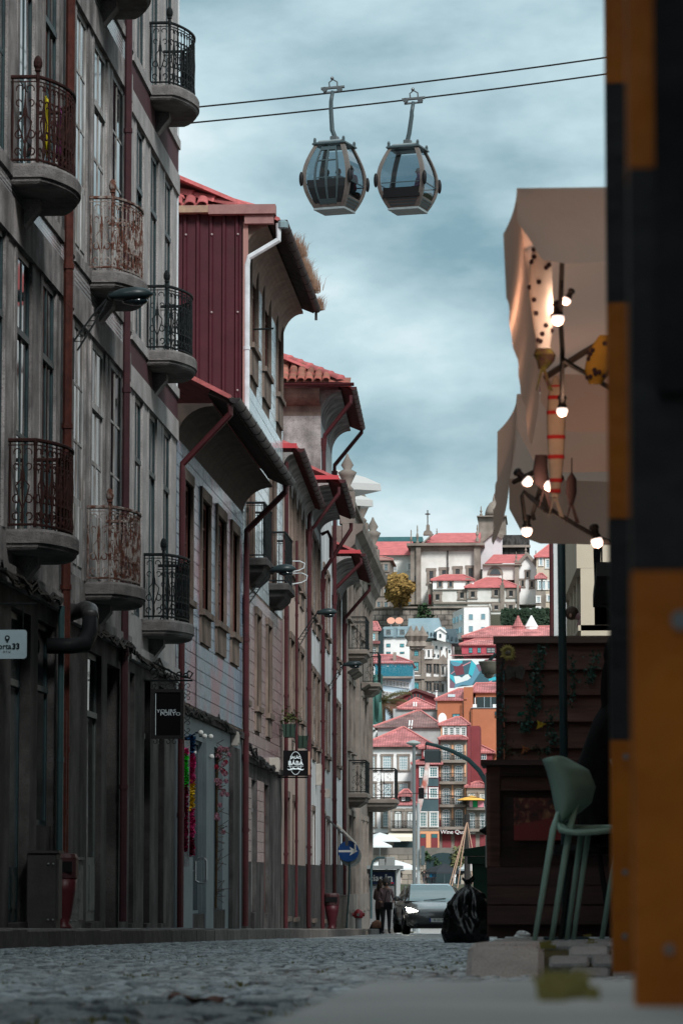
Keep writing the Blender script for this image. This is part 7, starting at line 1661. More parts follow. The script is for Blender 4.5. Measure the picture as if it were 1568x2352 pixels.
hip(r,z2(850,0)[0],z2(1150,0)[0],z2(0,350)[1],z2(0,232)[1],d,13,RT,ov=.4,rl=z2(1090,0)[0],rr=z2(1160,0)[0]); hip(r,z2(1252,0)[0],z2(1700,0)[0],z2(0,262)[1],z2(0,165)[1],d+3,12,RT,ov=.4,rl=z2(1290,0)[0],rr=z2(1720,0)[0])
a_=z2(968,288); b_=z2(1050,318); fbox(r,'skylight',a_[0],b_[0],a_[1],b_[1],d+1.0,.6,M('skylight',(.5,.65,.68),.2)); a_=z2(1020,512); b_=z2(1105,560); fwin(r,a_[0],b_[0],a_[1],b_[1],d,fm=dark_far,cols=2,rows=1,gm=M('pane_cyan',(.10,.30,.34),.2)); a_=z2(1505,485); b_=z2(1560,530); fwin(r,a_[0],b_[0],a_[1],b_[1],d-.5,fm=dark_far,cols=2,rows=1)
for xa,ya,yb in ((1140,365,520),(1228,470,800)): a_=PT(*z2(xa,ya),d-.6); b_=PT(*z2(xa,yb),d-.6); MB().tube([(a_.x,d-.6,a_.z),(a_.x,d-.6,b_.z)],.09,5).build('downpipe',M('brown_pipe_far',(.10,.05,.035),.6),r,world=True)
# ---- brown hipped roof and grey wall, pinkish hipped roof, maroon hall
r=froot('house','grey stained house with a wide brown tiled hipped roof','house',930,1690,474); p=z2(160,662); q=z2(882,800); fbox(r,'wall',p[0],q[0],p[1],q[1],474,16,greyw_far,zb=4); hip(r,p[0],q[0],p[1],z2(0,482)[1],474,16,RB,ov=.5,rl=z2(610,0)[0],rr=z2(660,0)[0])
for xa in (530,560): a_=PT(*z2(xa,590),476); b_=PT(*z2(xa,690),476); MB().tube([(a_.x,476,a_.z),(b_.x,473.2,b_.z)],.09,5).build('roof_ladder',white_paint,r,world=True)
r=froot('house','pale grey house with a small pinkish hipped roof','house',960,1645,492); p=z2(340,452); q=z2(850,570); fbox(r,'wall',p[0],q[0],p[1],q[1],492,12,greyw_far,zb=10); hip(r,z2(420,0)[0],z2(830,0)[0],z2(0,450)[1],z2(0,335)[1],492,12,RP,ov=.4,rl=z2(598,0)[0],rr=z2(612,0)[0])
for xa in (577,603): a_=PT(*z2(xa,382),494); b_=PT(*z2(xa,490),491.5); MB().tube([(a_.x,494,a_.z),(b_.x,491.5,b_.z)],.1,5).build('roof_ladder',white_paint,r,world=True)
r=froot('market_hall','maroon market hall with a broad arched window in its gable','hall',950,1620,508); d=508
P=[PT(*z2(x,y),d) for x,y in ((300,385),(310,368),(600,240),(850,325),(850,470),(300,470))]; g=MB(); g.ext([(a.x,d,a.z) for a in P],(0,30,0)); g.build('wall',maroon_far,r,world=True)
c=PT(*z2(607,385),d); w=PT(*z2(710,385),d).x-c.x; hh=PT(*z2(607,283),d).z-c.z; g=MB(); g.ext([(c.x+math.cos(R(i*12))*w,d-.05,c.z+math.sin(R(i*12))*hh) for i in range(16)],(0,-.15,0)); ao=g.build('arched_window',M('pane_green_dark',(.02,.055,.055),.2),r,world=True)
g=MB()
for k in range(1,6): x=c.x-w+2*w*k/6; g.box(x-.09,x+.09,d-.24,d-.19,c.z,c.z+hh*math.sin(math.acos(max(-1,min(1,(x-c.x)/w)))))
g.build('window_bars',maroon_far,ao,world=True); g=MB(); A_=[PT(*z2(x,y),d-.4) for x,y in ((296,375),(600,232),(860,322))]; g.tube([(a.x,d-.3,a.z) for a in A_],.28,4); g.build('roof_edge',M('roof_edge_far',(.12,.05,.05),.8),r,world=True)
r=froot('chimney','tall white chimney pipe beside the orange house','chimney',1001,1630,481); p=z2(828,250); q=z2(846,465); fbox(r,'stack',p[0],q[0],p[1],q[1],481,.8,white_far); fbox(r,'cap',p[0]-.8,q[0]+.8,p[1]-1.5,p[1]-.1,480.8,1.2,white_far)
a_=PT(*z2(910,580),476); tag(MB().lathe([(.05,.0),(.55,-.12),(.85,-.35),(.83,-.36)],(a_.x,474.5,a_.z),16,'y',.7,1).build('satellite_dish',white_far),'white satellite dish by the chimney pots above the arched house','dish')
# ---- light blue house
r=froot('house','pale blue house with rows of white windows and a teal balcony under a red roof','house',905,1600,526); d=526
def q1(x,y): return 840.6+x*.12,1468+y*.12
p=q1(170,430); q=q1(860,1150); fbox(r,'wall',p[0],q[0],p[1],q[1],d,12,blue_far,zb=12)
a0_=PT(*q1(165,430),d)
hip(r,q1(165,0)[0],q1(830,0)[0],q1(0,450)[1],q1(0,310)[1],d,12,RT,ov=.5,rl=q1(150,0)[0],rr=q1(520,0)[0]); a_=q1(512,250); b_=q1(568,430); fbox(r,'chimney',a_[0],b_[0],a_[1],b_[1],d+1,1.4,granite_far)
for k in range(9): xa=250+k*66; a_=q1(xa,760+k*9); b_=q1(xa+38,865+k*9); fwin(r,a_[0],b_[0],a_[1],b_[1],d,cols=2,rows=3,surr=.07,sm=white_far,gm=M('pane_teal2',(.05,.11,.13),.2))
for k in range(6): xa=330+k*62; a_=q1(xa,510+k*14); b_=q1(xa+36,600+k*14); fwin(r,a_[0],b_[0],a_[1],b_[1],d,cols=2,rows=2,surr=.06,sm=white_far)
for k in range(8): xa=240+k*66; a_=q1(xa,990+k*9); b_=q1(xa+40,1110+k*9); fwin(r,a_[0],b_[0],a_[1],b_[1],d,cols=2,rows=3,surr=.07,sm=white_far)
a_=PT(*q1(180,650),d); b_=PT(*q1(890,720),d); o=MB().box(a_.x,b_.x,d-1.4,d,b_.z-.3,b_.z).build('balcony',granite_far,r,world=True); g=MB(); zt_=PT(*q1(0,610),d-1.4).z
for j in range(50): x=a_.x+(b_.x-a_.x)*j/49; g.box(x,x+(b_.x-a_.x)/49*.93,d-1.4,d-1.36,b_.z+.02,b_.z+1.6+random.uniform(-.2,.3))
g.build('teal_screen',teal_far,o,world=True); fbox(r,'corner_granite',q1(185,0)[0],q1(232,0)[0],q1(0,700)[1],q1(0,1150)[1],d-.07,.07,granite_far)
r=froot('house','grey tiled house with pale windows behind the palm tree','house',850,1620,516); d=516; p=q1(40,930); q=q1(240,1650); fbox(r,'wall',p[0],q[0],p[1],q[1],d,10,greyw_far,zb=10); fbox(r,'eave',p[0],q[0]+2,p[1]-3,p[1],d-.5,11,granite_d)
for xa in (75,145): 
    for ya in (1070,1380): a_=q1(xa,ya); b_=q1(xa+46,ya+130); fwin(r,a_[0],b_[0],a_[1],b_[1],d,cols=2,rows=3,surr=.2,sm=white_far,gm=M('pane_teal2',(.05,.11,.13),.2))
a_=PT(*q1(50,1560),d-1); b_=PT(*q1(170,1600),d-1); MB().box(a_.x,b_.x,d-1.2,d-.9,b_.z,a_.z).build('blue_balcony',M('blue_paint_far',(.02,.22,.36),.7),r,world=True)
# palm
c=PT(*z2(215,600),500); pr=thing('palm_tree','palm tree with a skirt of dry fronds among the far houses','tree',(c.x,500,c.z-4)); rg=random.Random(2); tp=PT(*z2(222,380),500).z-c.z+4
MB().tube([(0,0,0),(.1,0,tp*.5),(.0,0,tp)],[.5,.42,.45],8).build('trunk',M('palm_trunk',(.09,.065,.045),.9),pr); g=MB(); g2=MB()
for k in range(60):
    a=rg.uniform(0,6.28); el=rg.uniform(-.5,1.2); L_=rg.uniform(4.2,6.0); P=[]
    for i in range(6): t=i/5; P.append(Vector((math.cos(a)*L_*t*math.cos(el*(1-.4*t)),math.sin(a)*L_*t*math.cos(el*(1-.4*t)),tp+L_*t*math.sin(el)*.9-2.4*t*t)))
    gg=g if el>.1 else g2
    for i in range(5):
        for s in range(4):
            q=P[i].lerp(P[i+1],s/4); sd_=(P[i+1]-P[i]).cross(Vector((0,0,1))).normalized()
            for sg in (-1,1): e_=q+sd_*sg*.75+Vector((0,0,-.45)); gg.add([q,q+(P[i+1]-P[i])*.12,e_],[(0,1,2)])
g.build('crown',M('palm_green',(.13,.12,.05),.8,(.08,.08,.035),1),pr); g2.build('dry_fronds',M('palm_dry',(.20,.13,.085),.9),pr)
c=PT(*z2(150,640),486); st=thing('statue','green bronze statue of a standing figure on a white plinth','statue',(c.x,486,c.z-3)); bz_=M('bronze_green',(.06,.15,.13),.6); zh=PT(*z2(150,452),486).z-c.z+3
MB().lathe([(.9,0),(.9,2.6),(1.1,2.8),(1.1,3.0)],(0,0,0),8).build('plinth',white_far,st)
g=MB(); g.tube([(-.35,0,3),(-.3,0,5),(0,0,7.2),(0,0,10),(0,0,zh-1.6),(0,0,zh-1.1)],[.5,.5,.75,.95,.5,.3],8); g.tube([(.4,0,3),(.35,0,5),(.05,0,7.2)],[.5,.45,.6],8); g.ball((0,0,zh-.55),(.5,.5,.62),10,7); g.tube([(0,0,zh-2),(-1.6,0,zh-2.2),(-2.9,0,zh-1.9)],[.4,.3,.2],7); g.tube([(0,0,zh-2),(1,0,zh-3.5),(1.4,-.3,zh-5)],[.4,.3,.22],7); g.build('figure',bz_,st,smooth=True)
bush('shrub','low green shrub growing around the bronze statue',(c.x+1.5,485,c.z-6),(3.5,2,3),260,gr2,False,'shrub',.4,5,th=0)
# ---- ornate tower house
r=froot('ornate_building','ornate granite and white corner house with arched windows and carved gables','building',1000,1585,545); d=545
p=q1(840,130); q=q1(1070,1010); fbox(r,'wall',p[0],q[0],p[1],q[1],d,14,white_far,zb=14); p=q1(1050,200); q=q1(1560,1010); fbox(r,'side_wall',p[0],q[0],q1(0,440)[1],q[1],d+1.5,14,white_far,zb=14)
def stn_box(xa,xb,ya,yb,pr=.25,nm='granite_band',dd=0): a_=q1(xa,ya); b_=q1(xb,yb); return fbox(r,nm,a_[0],b_[0],a_[1],b_[1],d+dd-pr,pr,granite_far)
for xa,xb in ((832,862),(1052,1110)): stn_box(xa,xb,200,1010,.3,'pier')
stn_box(825,1125,100,185,.5,'carved_parapet'); stn_box(905,1015,330,430,.15); stn_box(840,1120,705,760,.5,'cornice'); stn_box(1120,1560,715,800,.5,'cornice',1.5); stn_box(1130,1300,120,190,.6,'carved_parapet',1.5); stn_box(1110,1560,380,470,.35,'carved_frieze',1.5)
for k,x in enumerate((850,960,1075)): 
    a_=PT(*q1(x,100),d-.3); MB().lathe([(.8,0),(.5,.8),(1.0,1.6),(.3,2.6),(.1,3.2)],(a_.x,d-.2,a_.z-.3),8).build('finial',granite_far,r,world=True)
for x,w,ya in ((1205,90,140),(1470,90,290)):
    P=[PT(*q1(x+dx,ya+dy),d+1.4) for dx,dy in ((-w,190),(-w,90),(-w*.5,60),(0,0),(w*.5,60),(w,90),(w,190))]; g=MB(); g.ext([(a.x,d+1.1,a.z) for a in P],(0,.6,0)); g.build('carved_gable',granite_far,r,world=True)
for xa,xb in ((1125,1145),(1250,1285),(1400,1425),(1530,1560)): stn_box(xa,xb,200,1010,.25,'pilaster',1.5)
tq=M('pane_cyan2',(.10,.36,.40),.2)
a_=q1(915,210); b_=q1(1000,322); fwin(r,a_[0],b_[0],a_[1]+3,b_[1],d,fm=dark_far,cols=2,rows=2,arch=True,gm=tq,surr=.5); a_=q1(915,440); b_=q1(1002,605); fwin(r,a_[0],b_[0],a_[1],b_[1],d,fm=dark_far,cols=2,rows=2,gm=tq,surr=.5); a_=q1(905,850); b_=q1(1005,985); fwin(r,a_[0],b_[0],a_[1],b_[1],d,fm=dark_far,cols=2,rows=2,arch=True,gm=tq,surr=.5)
for xa in (1150,1208,1290,1350,1450): a_=q1(xa,480 if xa<1440 else 530); b_=q1(xa+36,625+(xa-1150)*.12); fwin(r,a_[0],b_[0],a_[1],b_[1],d+1.5,fm=granite_d,cols=2,rows=2,surr=.06,gm=glass_f,arch=xa>1440)
for xa in (1150,1208,1290,1350,1445): a_=q1(xa,840+(xa-1150)*.1); b_=q1(xa+36,975+(xa-1150)*.1); fwin(r,a_[0],b_[0],a_[1],b_[1],d+1.5,fm=granite_d,cols=2,rows=2,surr=.06,arch=True)
a_=q1(1178,215); b_=q1(1212,330); fwin(r,a_[0],b_[0],a_[1],b_[1],d+1.1,fm=granite_d,cols=1,rows=2,arch=True,surr=.4,sm=white_far)
# ---- mansard building
r=froot('mansard_building','white building with a blue-grey zinc mansard roof and dormers','building',930,1500,566); d=566
p=z1(155,1160); q=z1(370,1330); fbox(r,'wall',p[0],q[0],p[1],q[1],d,16,white_far,zb=20); p=z1(545,1150); q=z1(700,1400); fbox(r,'right_wall',p[0],q[0],z1(0,1190)[1],q[1],d+2,16,white_far,zb=20)
def zpoly(nm,pts,mat,dd=0,dep=6,dmat=None):
    P=[PT(*z1(x,y),d+dd) for x,y in pts]; g=MB(); g.ext([(a.x,d+dd,a.z) for a in P],(0,dep,0)); return g.build(nm,mat,r,world=True)
zpoly('mansard_roof',[(155,1165),(165,1078),(372,1075),(372,1165)],zinc_far,-.3,14); zpoly('mansard_roof',[(362,1168),(380,1060),(500,1045),(560,1165)],zinc_far,-.8,10); zpoly('upper_roof',[(355,1080),(358,1012),(600,1008),(612,1080)],zinc_far,5,10); zpoly('mansard_roof',[(500,1050),(560,1165),(700,1205),(650,1085)],zinc_far,1.2,10); zpoly('slate_roof',[(655,1095),(730,1095),(760,1210),(690,1210)],M('slate_blue_far',(.10,.14,.16),.7,(.07,.10,.12),.5),1,8)
for k in range(22): x=168+k*9.4; zpoly('roof_seam',[(x,1162),(x,1080),(x+1.5,1080),(x+1.5,1162)],M('zinc_seam',(.22,.30,.33),.5),-.38,.07)
for x in (198,308): a_=z1(x-20,1110); b_=z1(x+20,1140); fwin(r,a_[0],b_[0],a_[1],b_[1],d-.35,fm=M('dormer_frame',(.30,.30,.29),.7),cols=3,rows=1,arch=True,surr=.35,sm=zinc_far,name='dormer_window')
for xa in (183,292):
    for ya,yb in ((1213,1240),(1278,1293)): a_=z1(xa,ya); b_=z1(xa+34,yb); fwin(r,a_[0],b_[0],a_[1],b_[1],d,fm=dark_far,cols=2,rows=1,gm=tq)
zpoly('white_dormer',[(585,1180),(585,1115),(610,1085),(655,1110),(655,1200)],white_far,.3,4); zpoly('dormer_cap',[(562,1112),(605,1080),(618,1080),(665,1122),(660,1128),(612,1095),(570,1118)],white_far,.0,4.5)
a_=z1(605,1135); b_=z1(620,1165); fwin(r,a_[0],b_[0],a_[1],b_[1],d+.3,fm=dark_far,cols=1,rows=1)
for xa,ya in ((575,1230),(615,1240),(655,1250),(680,1262),(560,1295),(590,1300)): a_=z1(xa,ya); b_=z1(xa+13,ya+25); fwin(r,a_[0],b_[0],a_[1],b_[1],d+2,fm=dark_far,cols=1,rows=1)
for xa,ya in ((480,1115),(505,1118),(535,1125),(560,1130),(665,1150),(700,1158),(735,1165)): a_=z1(xa,ya); b_=z1(xa+12,ya+28); fwin(r,a_[0],b_[0],a_[1],b_[1],d-.9 if xa<560 else d+.9,fm=dark_far,cols=1,rows=1,name='roof_window')
for k,x in enumerate((220,285)): c=PT(*z1(x,1030),d+6); w=PT(*z1(x+33,1030),d+6).x-c.x; o=MB().lathe([(.1,.6),(w*.6,.25),(w,-.15),(w*.98,-.2)],(c.x,c.y,c.z),18,'y',1,.8).build('satellite_dish',M('dish_salmon',(.72,.36,.26),.7)); tag(o,('round salmon satellite dish over the zinc roof, beside a second one','round salmon satellite dish nearer the tall zinc roof')[k],'dish'); MB().tube([(c.x,c.y+.5,c.z-w*.6),(c.x,c.y+.5,c.z-w*1.4)],.15,5).build('mast',steel,o)
# white house left
r=froot('house','narrow white house with red roofs and a dark side wall by the mansard building','house',855,1490,562); d2=562; p=z1(40,1105); q=z1(115,1400); fbox(r,'wall',p[0],q[0],p[1],q[1],d2,9,white_far,zb=20); fbox(r,'dark_side',q[0],z1(155,0)[0],z1(0,1090)[1],z1(0,1330)[1],d2+.3,9,dark_far); hip(r,p[0],q[0]+3,p[1],z1(0,1042)[1],d2,9,RT,ov=.3); a_=z1(62,1130); b_=z1(95,1182); fwin(r,a_[0],b_[0],a_[1],b_[1],d2,surr=.4,gm=tq); a_=z1(40,1190); b_=z1(132,1212); fbox(r,'red_pent',a_[0],b_[0],a_[1],b_[1],d2-.8,.8,RT)
a_=z1(68,1240); b_=z1(100,1300); fwin(r,a_[0],b_[0],a_[1],b_[1],d2,surr=.4,sm=granite_far)
# ---- mural house
r=froot('house','crimson house above a white wall painted with an abstract blue mural','house',1090,1540,535); d=535
def q3(x,y): return 1003.8+x*.1,1468+y*.1
p=q3(235,450); q=q3(2000,1150); mu=fbox(r,'mural_wall',p[0],q[0],p[1],q[1],d,14,white_far,zb=20)
def mpoly(nm,pts,mat,pr): 
    P=[PT(*q3(x,y),d-pr) for x,y in pts]; g=MB(); g.ext([(a.x,d-pr+.01,a.z) for a in P],(0,-.006,0)); return g.build(nm,mat,mu,world=True)
mc={k:M('mural_'+k,c,.85) for k,c in dict(slate=(.055,.12,.15),aqua=(.06,.42,.50),wine=(.17,.055,.07),steel=(.12,.27,.36),white=(.66,.72,.72),pink=(.58,.27,.31),mauve=(.20,.12,.16)).items()}
mpoly('mural_ground',[(285,1120),(285,490),(2000,465),(2000,1010),(1340,1010),(800,1060)],mc['slate'],.02)
mpoly('mural_shape',[(360,620),(580,560),(620,800),(430,840)],mc['wine'],.03); mpoly('mural_shape',[(x,y) for x,y in [(440+140*math.cos(R(a)),490+130*math.sin(R(a))) for a in range(0,181,15)]],mc['aqua'],.035); mpoly('mural_shape',[(300,500),(580,560),(440,625),(340,580)],mc['steel'],.038)
mpoly('mural_shape',[(780,490),(890,590),(800,850),(710,800)],mc['aqua'],.04); mpoly('mural_shape',[(890,590),(980,760),(790,1060),(560,1050),(380,1130),(410,1020),(770,890)],mc['steel'],.03); mpoly('mural_shape',[(780,480),(1090,470),(1030,545),(885,590)],mc['white'],.045)
mpoly('mural_shape',[(380,850),(500,850),(560,885),(640,820),(710,805),(765,890),(700,940),(415,1030)],mc['white'],.05); mpoly('mural_shape',[(285,800),(385,850),(410,1020),(290,890)],mc['aqua'],.04); mpoly('mural_shape',[(285,920),(410,1030),(380,1120),(285,1120)],mc['mauve'],.035); mpoly('mural_shape',[(890,600),(1040,560),(1060,680),(960,750)],mc['mauve'],.036)
mpoly('mural_shape',[(575,605),(760,515),(770,535),(580,625)],mc['pink'],.05); mpoly('mural_shape',[(310,790),(395,730),(400,745),(320,805)],mc['pink'],.05); mpoly('mural_shape',[(1170,910),(1340,860),(1600,800),(1600,920),(1180,960)],mc['aqua'],.04); mpoly('mural_shape',[(1120,1010),(1250,950),(1260,965),(1180,1010)],mc['pink'],.05); mpoly('mural_shape',[(1100,465),(2000,460),(2000,560),(1060,560)],mc['wine'],.03)
p=q3(560,125); q=q3(2000,340); fbox(r,'crimson_wall',p[0],q[0],p[1],q[1],d+2,12,pinkred_far); hip(r,p[0],q[0],p[1],q3(0,12)[1],d+2,12,RP,ov=.4,rl=q3(850,0)[0],rr=q3(1950,0)[0]); g=MB(); A_=[PT(*q3(x,y),d-.3) for x,y in ((285,380),(2000,330),(2000,352),(285,385))]; g.ext([(a.x,d-.4,a.z) for a in A_],(0,3,0.3)); g.build('tile_coping',RT,r,world=True)
for xa,xb,gm in ((722,805,tq),(918,1000,tq),(1130,1330,M('pane_grey',(.25,.27,.27),.3))): a_=q3(xa,195); b_=q3(xb,318); fwin(r,a_[0],b_[0],a_[1],b_[1],d+2,fm=dark_far,cols=2,rows=2,gm=gm)
r=froot('house','low house with long red tiled roofs and white roof vents below the ivy wall','house',1200,1490,575); d=575; p=z1(800,1160); q=z1(1650,1215); fbox(r,'wall',p[0],q[0],p[1],q[1],d,14,pinkred_far,zb=24); hip(r,p[0],q[0],p[1],z1(0,1080)[1],d,14,RP,ov=.4,rl=z1(1010,0)[0],rr=z1(1650,0)[0])
for x,w in ((1232,36),(1338,44)): c=PT(*z1(x,1090),d+5); ww=PT(*z1(x+w,0),d+5).x-c.x; MB().lathe([(ww,-2.5),(ww,.2),(ww*1.1,.3),(.1,2.2)],(c.x,d+6,c.z),10).build('roof_vent',white_far if x>1300 else RP,r,world=True)
# ---- white modern building
r=froot('modern_building','plain white modern block with small square windows below the church','building',1090,1460,596); d=596; P=[PT(*z1(x,y),d) for x,y in ((800,925),(998,923),(1000,1125),(800,1170))]; g=MB(); g.ext([(a.x,d,a.z) for a in P],(0,12,0)); g.build('wall',white_far,r,world=True)
P=[PT(*z1(x,y),d) for x,y in ((705,948),(799.5,926),(799.5,1170),(705,1160))]; g=MB(); g.add([(P[0].x,d+5,P[0].z),(P[1].x,d,P[1].z),(P[2].x,d,P[2].z),(P[3].x,d+5,P[3].z),(P[1].x,d+5,P[1].z),(P[2].x,d+5,P[2].z)],[(0,1,2,3),(0,4,1),(3,2,5)]); g.build('angled_wall',white_far,r,world=True)
for xa,ya in ((840,978),(938,975),(840,1072),(938,1080)): a_=z1(xa,ya); b_=z1(xa+32,ya+44); fwin(r,a_[0],b_[0],a_[1],b_[1],d,fm=M('frame_grey',(.3,.36,.38),.6),cols=1,rows=1,gm=M('pane_bluegrey',(.16,.30,.35),.2))
for xa,ya in ((720,995),(747,988),(780,982),(720,1092),(747,1085),(775,1078)): c=PT(*z1(xa+5,ya+22),d); q=PT(*z1(xa+10,ya),d); yy=d+5*(799.5-xa)/94.5-.25; hw=.45; hz_=q.z-c.z; MB().box(c.x-hw,c.x+hw,yy-.1,yy+.1,c.z-hz_,c.z+hz_).build('window',M('pane_bluegrey',(.16,.30,.35),.2),r,world=True)
# ---- terrace wall, ivy wall, tree
r=thing('terrace_wall','long rough stone retaining wall below the church','wall',(PT(*z1(400,1060),606).x,606,PT(*z1(400,1060),606).z)); p=z1(20,918); q=z1(1010,1075); fbox(r,'masonry',p[0],q[0],p[1],q[1],606,6,RUB2,zb=34); fbox(r,'parapet',p[0],q[0],p[1]-1,p[1]+4,605.6,.9,granite_far)
c=PT(*z1(495,990),605); bush('wall_plant','green shrub hanging on the terrace wall under the church',(c.x,604.5,c.z-3),(2.6,1.2,2.8),260,gr2,False,'shrub',.5,8,th=0)
a_=PT(*z1(1100,945),600); b_=PT(*z1(1520,1075),600); r=thing('ivy_wall','long wall overgrown with dark green ivy below the chapel','hedge',(a_.x,600,b_.z)); MB().box(a_.x,b_.x+6,600.4,602,b_.z-4,a_.z-.4).build('wall',granite_d,r,world=True); g=MB(); rg=random.Random(6)
for i in range(5200):
    cc=Vector((rg.uniform(a_.x,b_.x+6),600.4-rg.random()*.9,b_.z-3+(a_.z-b_.z+3)*rg.random()**.8+rg.gauss(0,.15))); e1=Vector((rg.gauss(0,1),rg.gauss(0,.5),rg.gauss(0,1))).normalized()*.36; e2=e1.cross(Vector((rg.gauss(0,.4),-1,.5))).normalized()*.28; g.add([cc-e1,cc-e2,cc+e1,cc+e2],[(0,1,2,3)])
g.build('ivy',dkg,r,world=True)
cr_=PT(*z1(295,905),598); bush('broadleaf_tree','round tree with golden brown leaves on the church terrace',(cr_.x,598,cr_.z-.5),((PT(*z1(418,0),598).x-cr_.x)*1.12,8.5,(PT(*z1(0,640),598).z-PT(*z1(0,890),598).z)/2*1.05),9500,gold,True,'tree',.42,12,th=.1)
# ---- church
r=froot('church','granite and white baroque church with red roofs, pinnacles and a stone cross on the hill','church',1000,1390,640); d=640
def cbox(nm,xa,xb,ya,yb,dd,dep,mat): a_=z1(xa,ya); b_=z1(xb,yb); return fbox(r,nm,a_[0],b_[0],a_[1],b_[1],d+dd,dep,mat)
cbox('nave_wall',455,885,455,900,0,20,white_old); cbox('left_pier',375,420,440,900,-.8,20,granite_far); cbox('left_pilaster',420,456,440,900,-1.4,20,granite_far); cbox('right_pilaster',882,930,415,720,-1.2,20,granite_far); cbox('frieze',455,885,430,470,-.6,20,granite_far); cbox('cornice',345,962,408,432,-1.8,22,granite_far)
P0=[PT(*z1(x,y),d) for x,y in ((462,430),(885,402))]; zr=PT(*z1(700,330),d+9).z; ze=PT(*z1(700,412),d).z; xl_,xr_=PT(*z1(465,0),d).x,PT(*z1(925,0),d).x
g=MB(); ry=d+9; g.add([(xl_,d-1.2,ze),(xr_,d-1.2,ze),(xr_,ry,zr),(xl_+2.5,ry,zr),(xl_,ry+9,ze),(xr_,ry+9,ze)],[(0,1,2,3),(2,5,4,3),(0,3,4),(1,5,2)]); g.build('nave_roof',roof_far,r,world=True)
g=MB(); A_=[PT(*z1(x,y),d+4) for x,y in ((932,412),(1025,330),(1105,372),(1105,620),(932,620))]; g.ext([(a.x,d+4,a.z) for a in A_],(0,3,0)); g.build('gable_wall',M('lavender_plaster',(.62,.60,.62),.9,(.54,.52,.54),.3),r,world=True); g=MB(); A_=[PT(*z1(x,y),d+3.7) for x,y in ((925,408),(1025,322),(1112,366))]; g.tube([(a.x,d+3.7,a.z) for a in A_],.55,4); g.build('gable_coping',granite_far,r,world=True)
g=MB(); A_=[PT(*z1(x,y),d) for x,y in ((462,432),(545,352),(560,352),(478,432))]; g.ext([(a.x,d-1.5,a.z+.2) for a in A_],(0,1.2,0)); g.build('gable_coping',granite_far,r,world=True)
def pinn(x,yt,yb,w=9,dd=-.5):
    a_=PT(*z1(x,yb),d+dd); t=PT(*z1(x,yt),d+dd); ww=PT(*z1(x+w,yb),d+dd).x-a_.x; h=t.z-a_.z; MB().lathe([(ww*1.3,0),(ww*1.3,h*.18),(ww*.6,h*.24),(ww*.6,h*.34),(ww*1.15,h*.44),(ww*.9,h*.56),(ww*.35,h*.64),(ww*.55,h*.72),(.08,h)],(a_.x,d+dd,a_.z),8).build('pinnacle',granite_far,r,world=True)
for x,yt,yb,w in ((380,305,442,9),(430,270,432,10),(585,295,342,6),(907,265,400,12)): pinn(x,yt,yb,w)
A_=[PT(*z1(x,y),d) for x,y in ((475,342),(480,318),(497,305),(500,262),(524,262),(527,305),(545,318),(548,342))]; g=MB(); g.ext([(a.x,d+.5,a.z) for a in A_],(0,2,0)); g.build('cross_base',granite_far,r,world=True)
cm=M('cross_dark',(.07,.06,.055),.9); a_=z1(507,148); b_=z1(515,264); o=fbox(r,'cross',a_[0],b_[0],a_[1],b_[1],d+1.2,.6,cm); a_=z1(492,174); b_=z1(530,183); fbox(r,'cross_arm',a_[0],b_[0],a_[1],b_[1],d+1.1,.62,cm)
for xa,ya,xb,yb in ((526,634,556,722),(626,627,658,680),(734,618,766,672),(838,612,870,690)): a_=z1(xa,ya); b_=z1(xb,yb); fwin(r,a_[0],b_[0],a_[1],b_[1],d,fm=granite_d,cols=3,rows=5,surr=.5,arch=False,gm=M('pane_church',(.06,.075,.08),.4))
a_=z1(408,672); b_=z1(422,715); fwin(r,a_[0],b_[0],a_[1],b_[1],d-.8,fm=granite_d,cols=1,rows=2)
x=PT(*z1(670,0),d).x; MB().tube([(x,d-.3,PT(*z1(0,432),d).z),(x,d-.3,PT(*z1(0,760),d).z)],.12,5).build('downpipe',granite_d,r,world=True)
# left wing
cbox('wing_wall',60,375,505,905,6,18,white_old); zc0=PT(*z1(0,512),d+6).z; zc1=PT(*z1(0,400),d+14).z; a_=PT(*z1(40,0),d+6); b_=PT(*z1(380,0),d+6); g=MB(); g.add([(a_.x,d+5,zc0),(b_.x,d+5,zc0),(b_.x,d+14,zc1),(a_.x,d+14,zc1)],[(0,1,2,3)]); g.build('wing_roof',roof_far,r,world=True); cbox('green_ridge_wall',40,470,360,402,15,4,M('green_metal_far',(.06,.16,.17),.6,(.045,.12,.13),.5))
for xa,ya in ((240,582),(357,575)): a_=z1(xa,ya); b_=z1(xa+22,ya+46); fwin(r,a_[0],b_[0],a_[1],b_[1],d+6,surr=.3,sm=white_far,cols=2,rows=3,gm=M('pane_grey',(.25,.27,.27),.3))
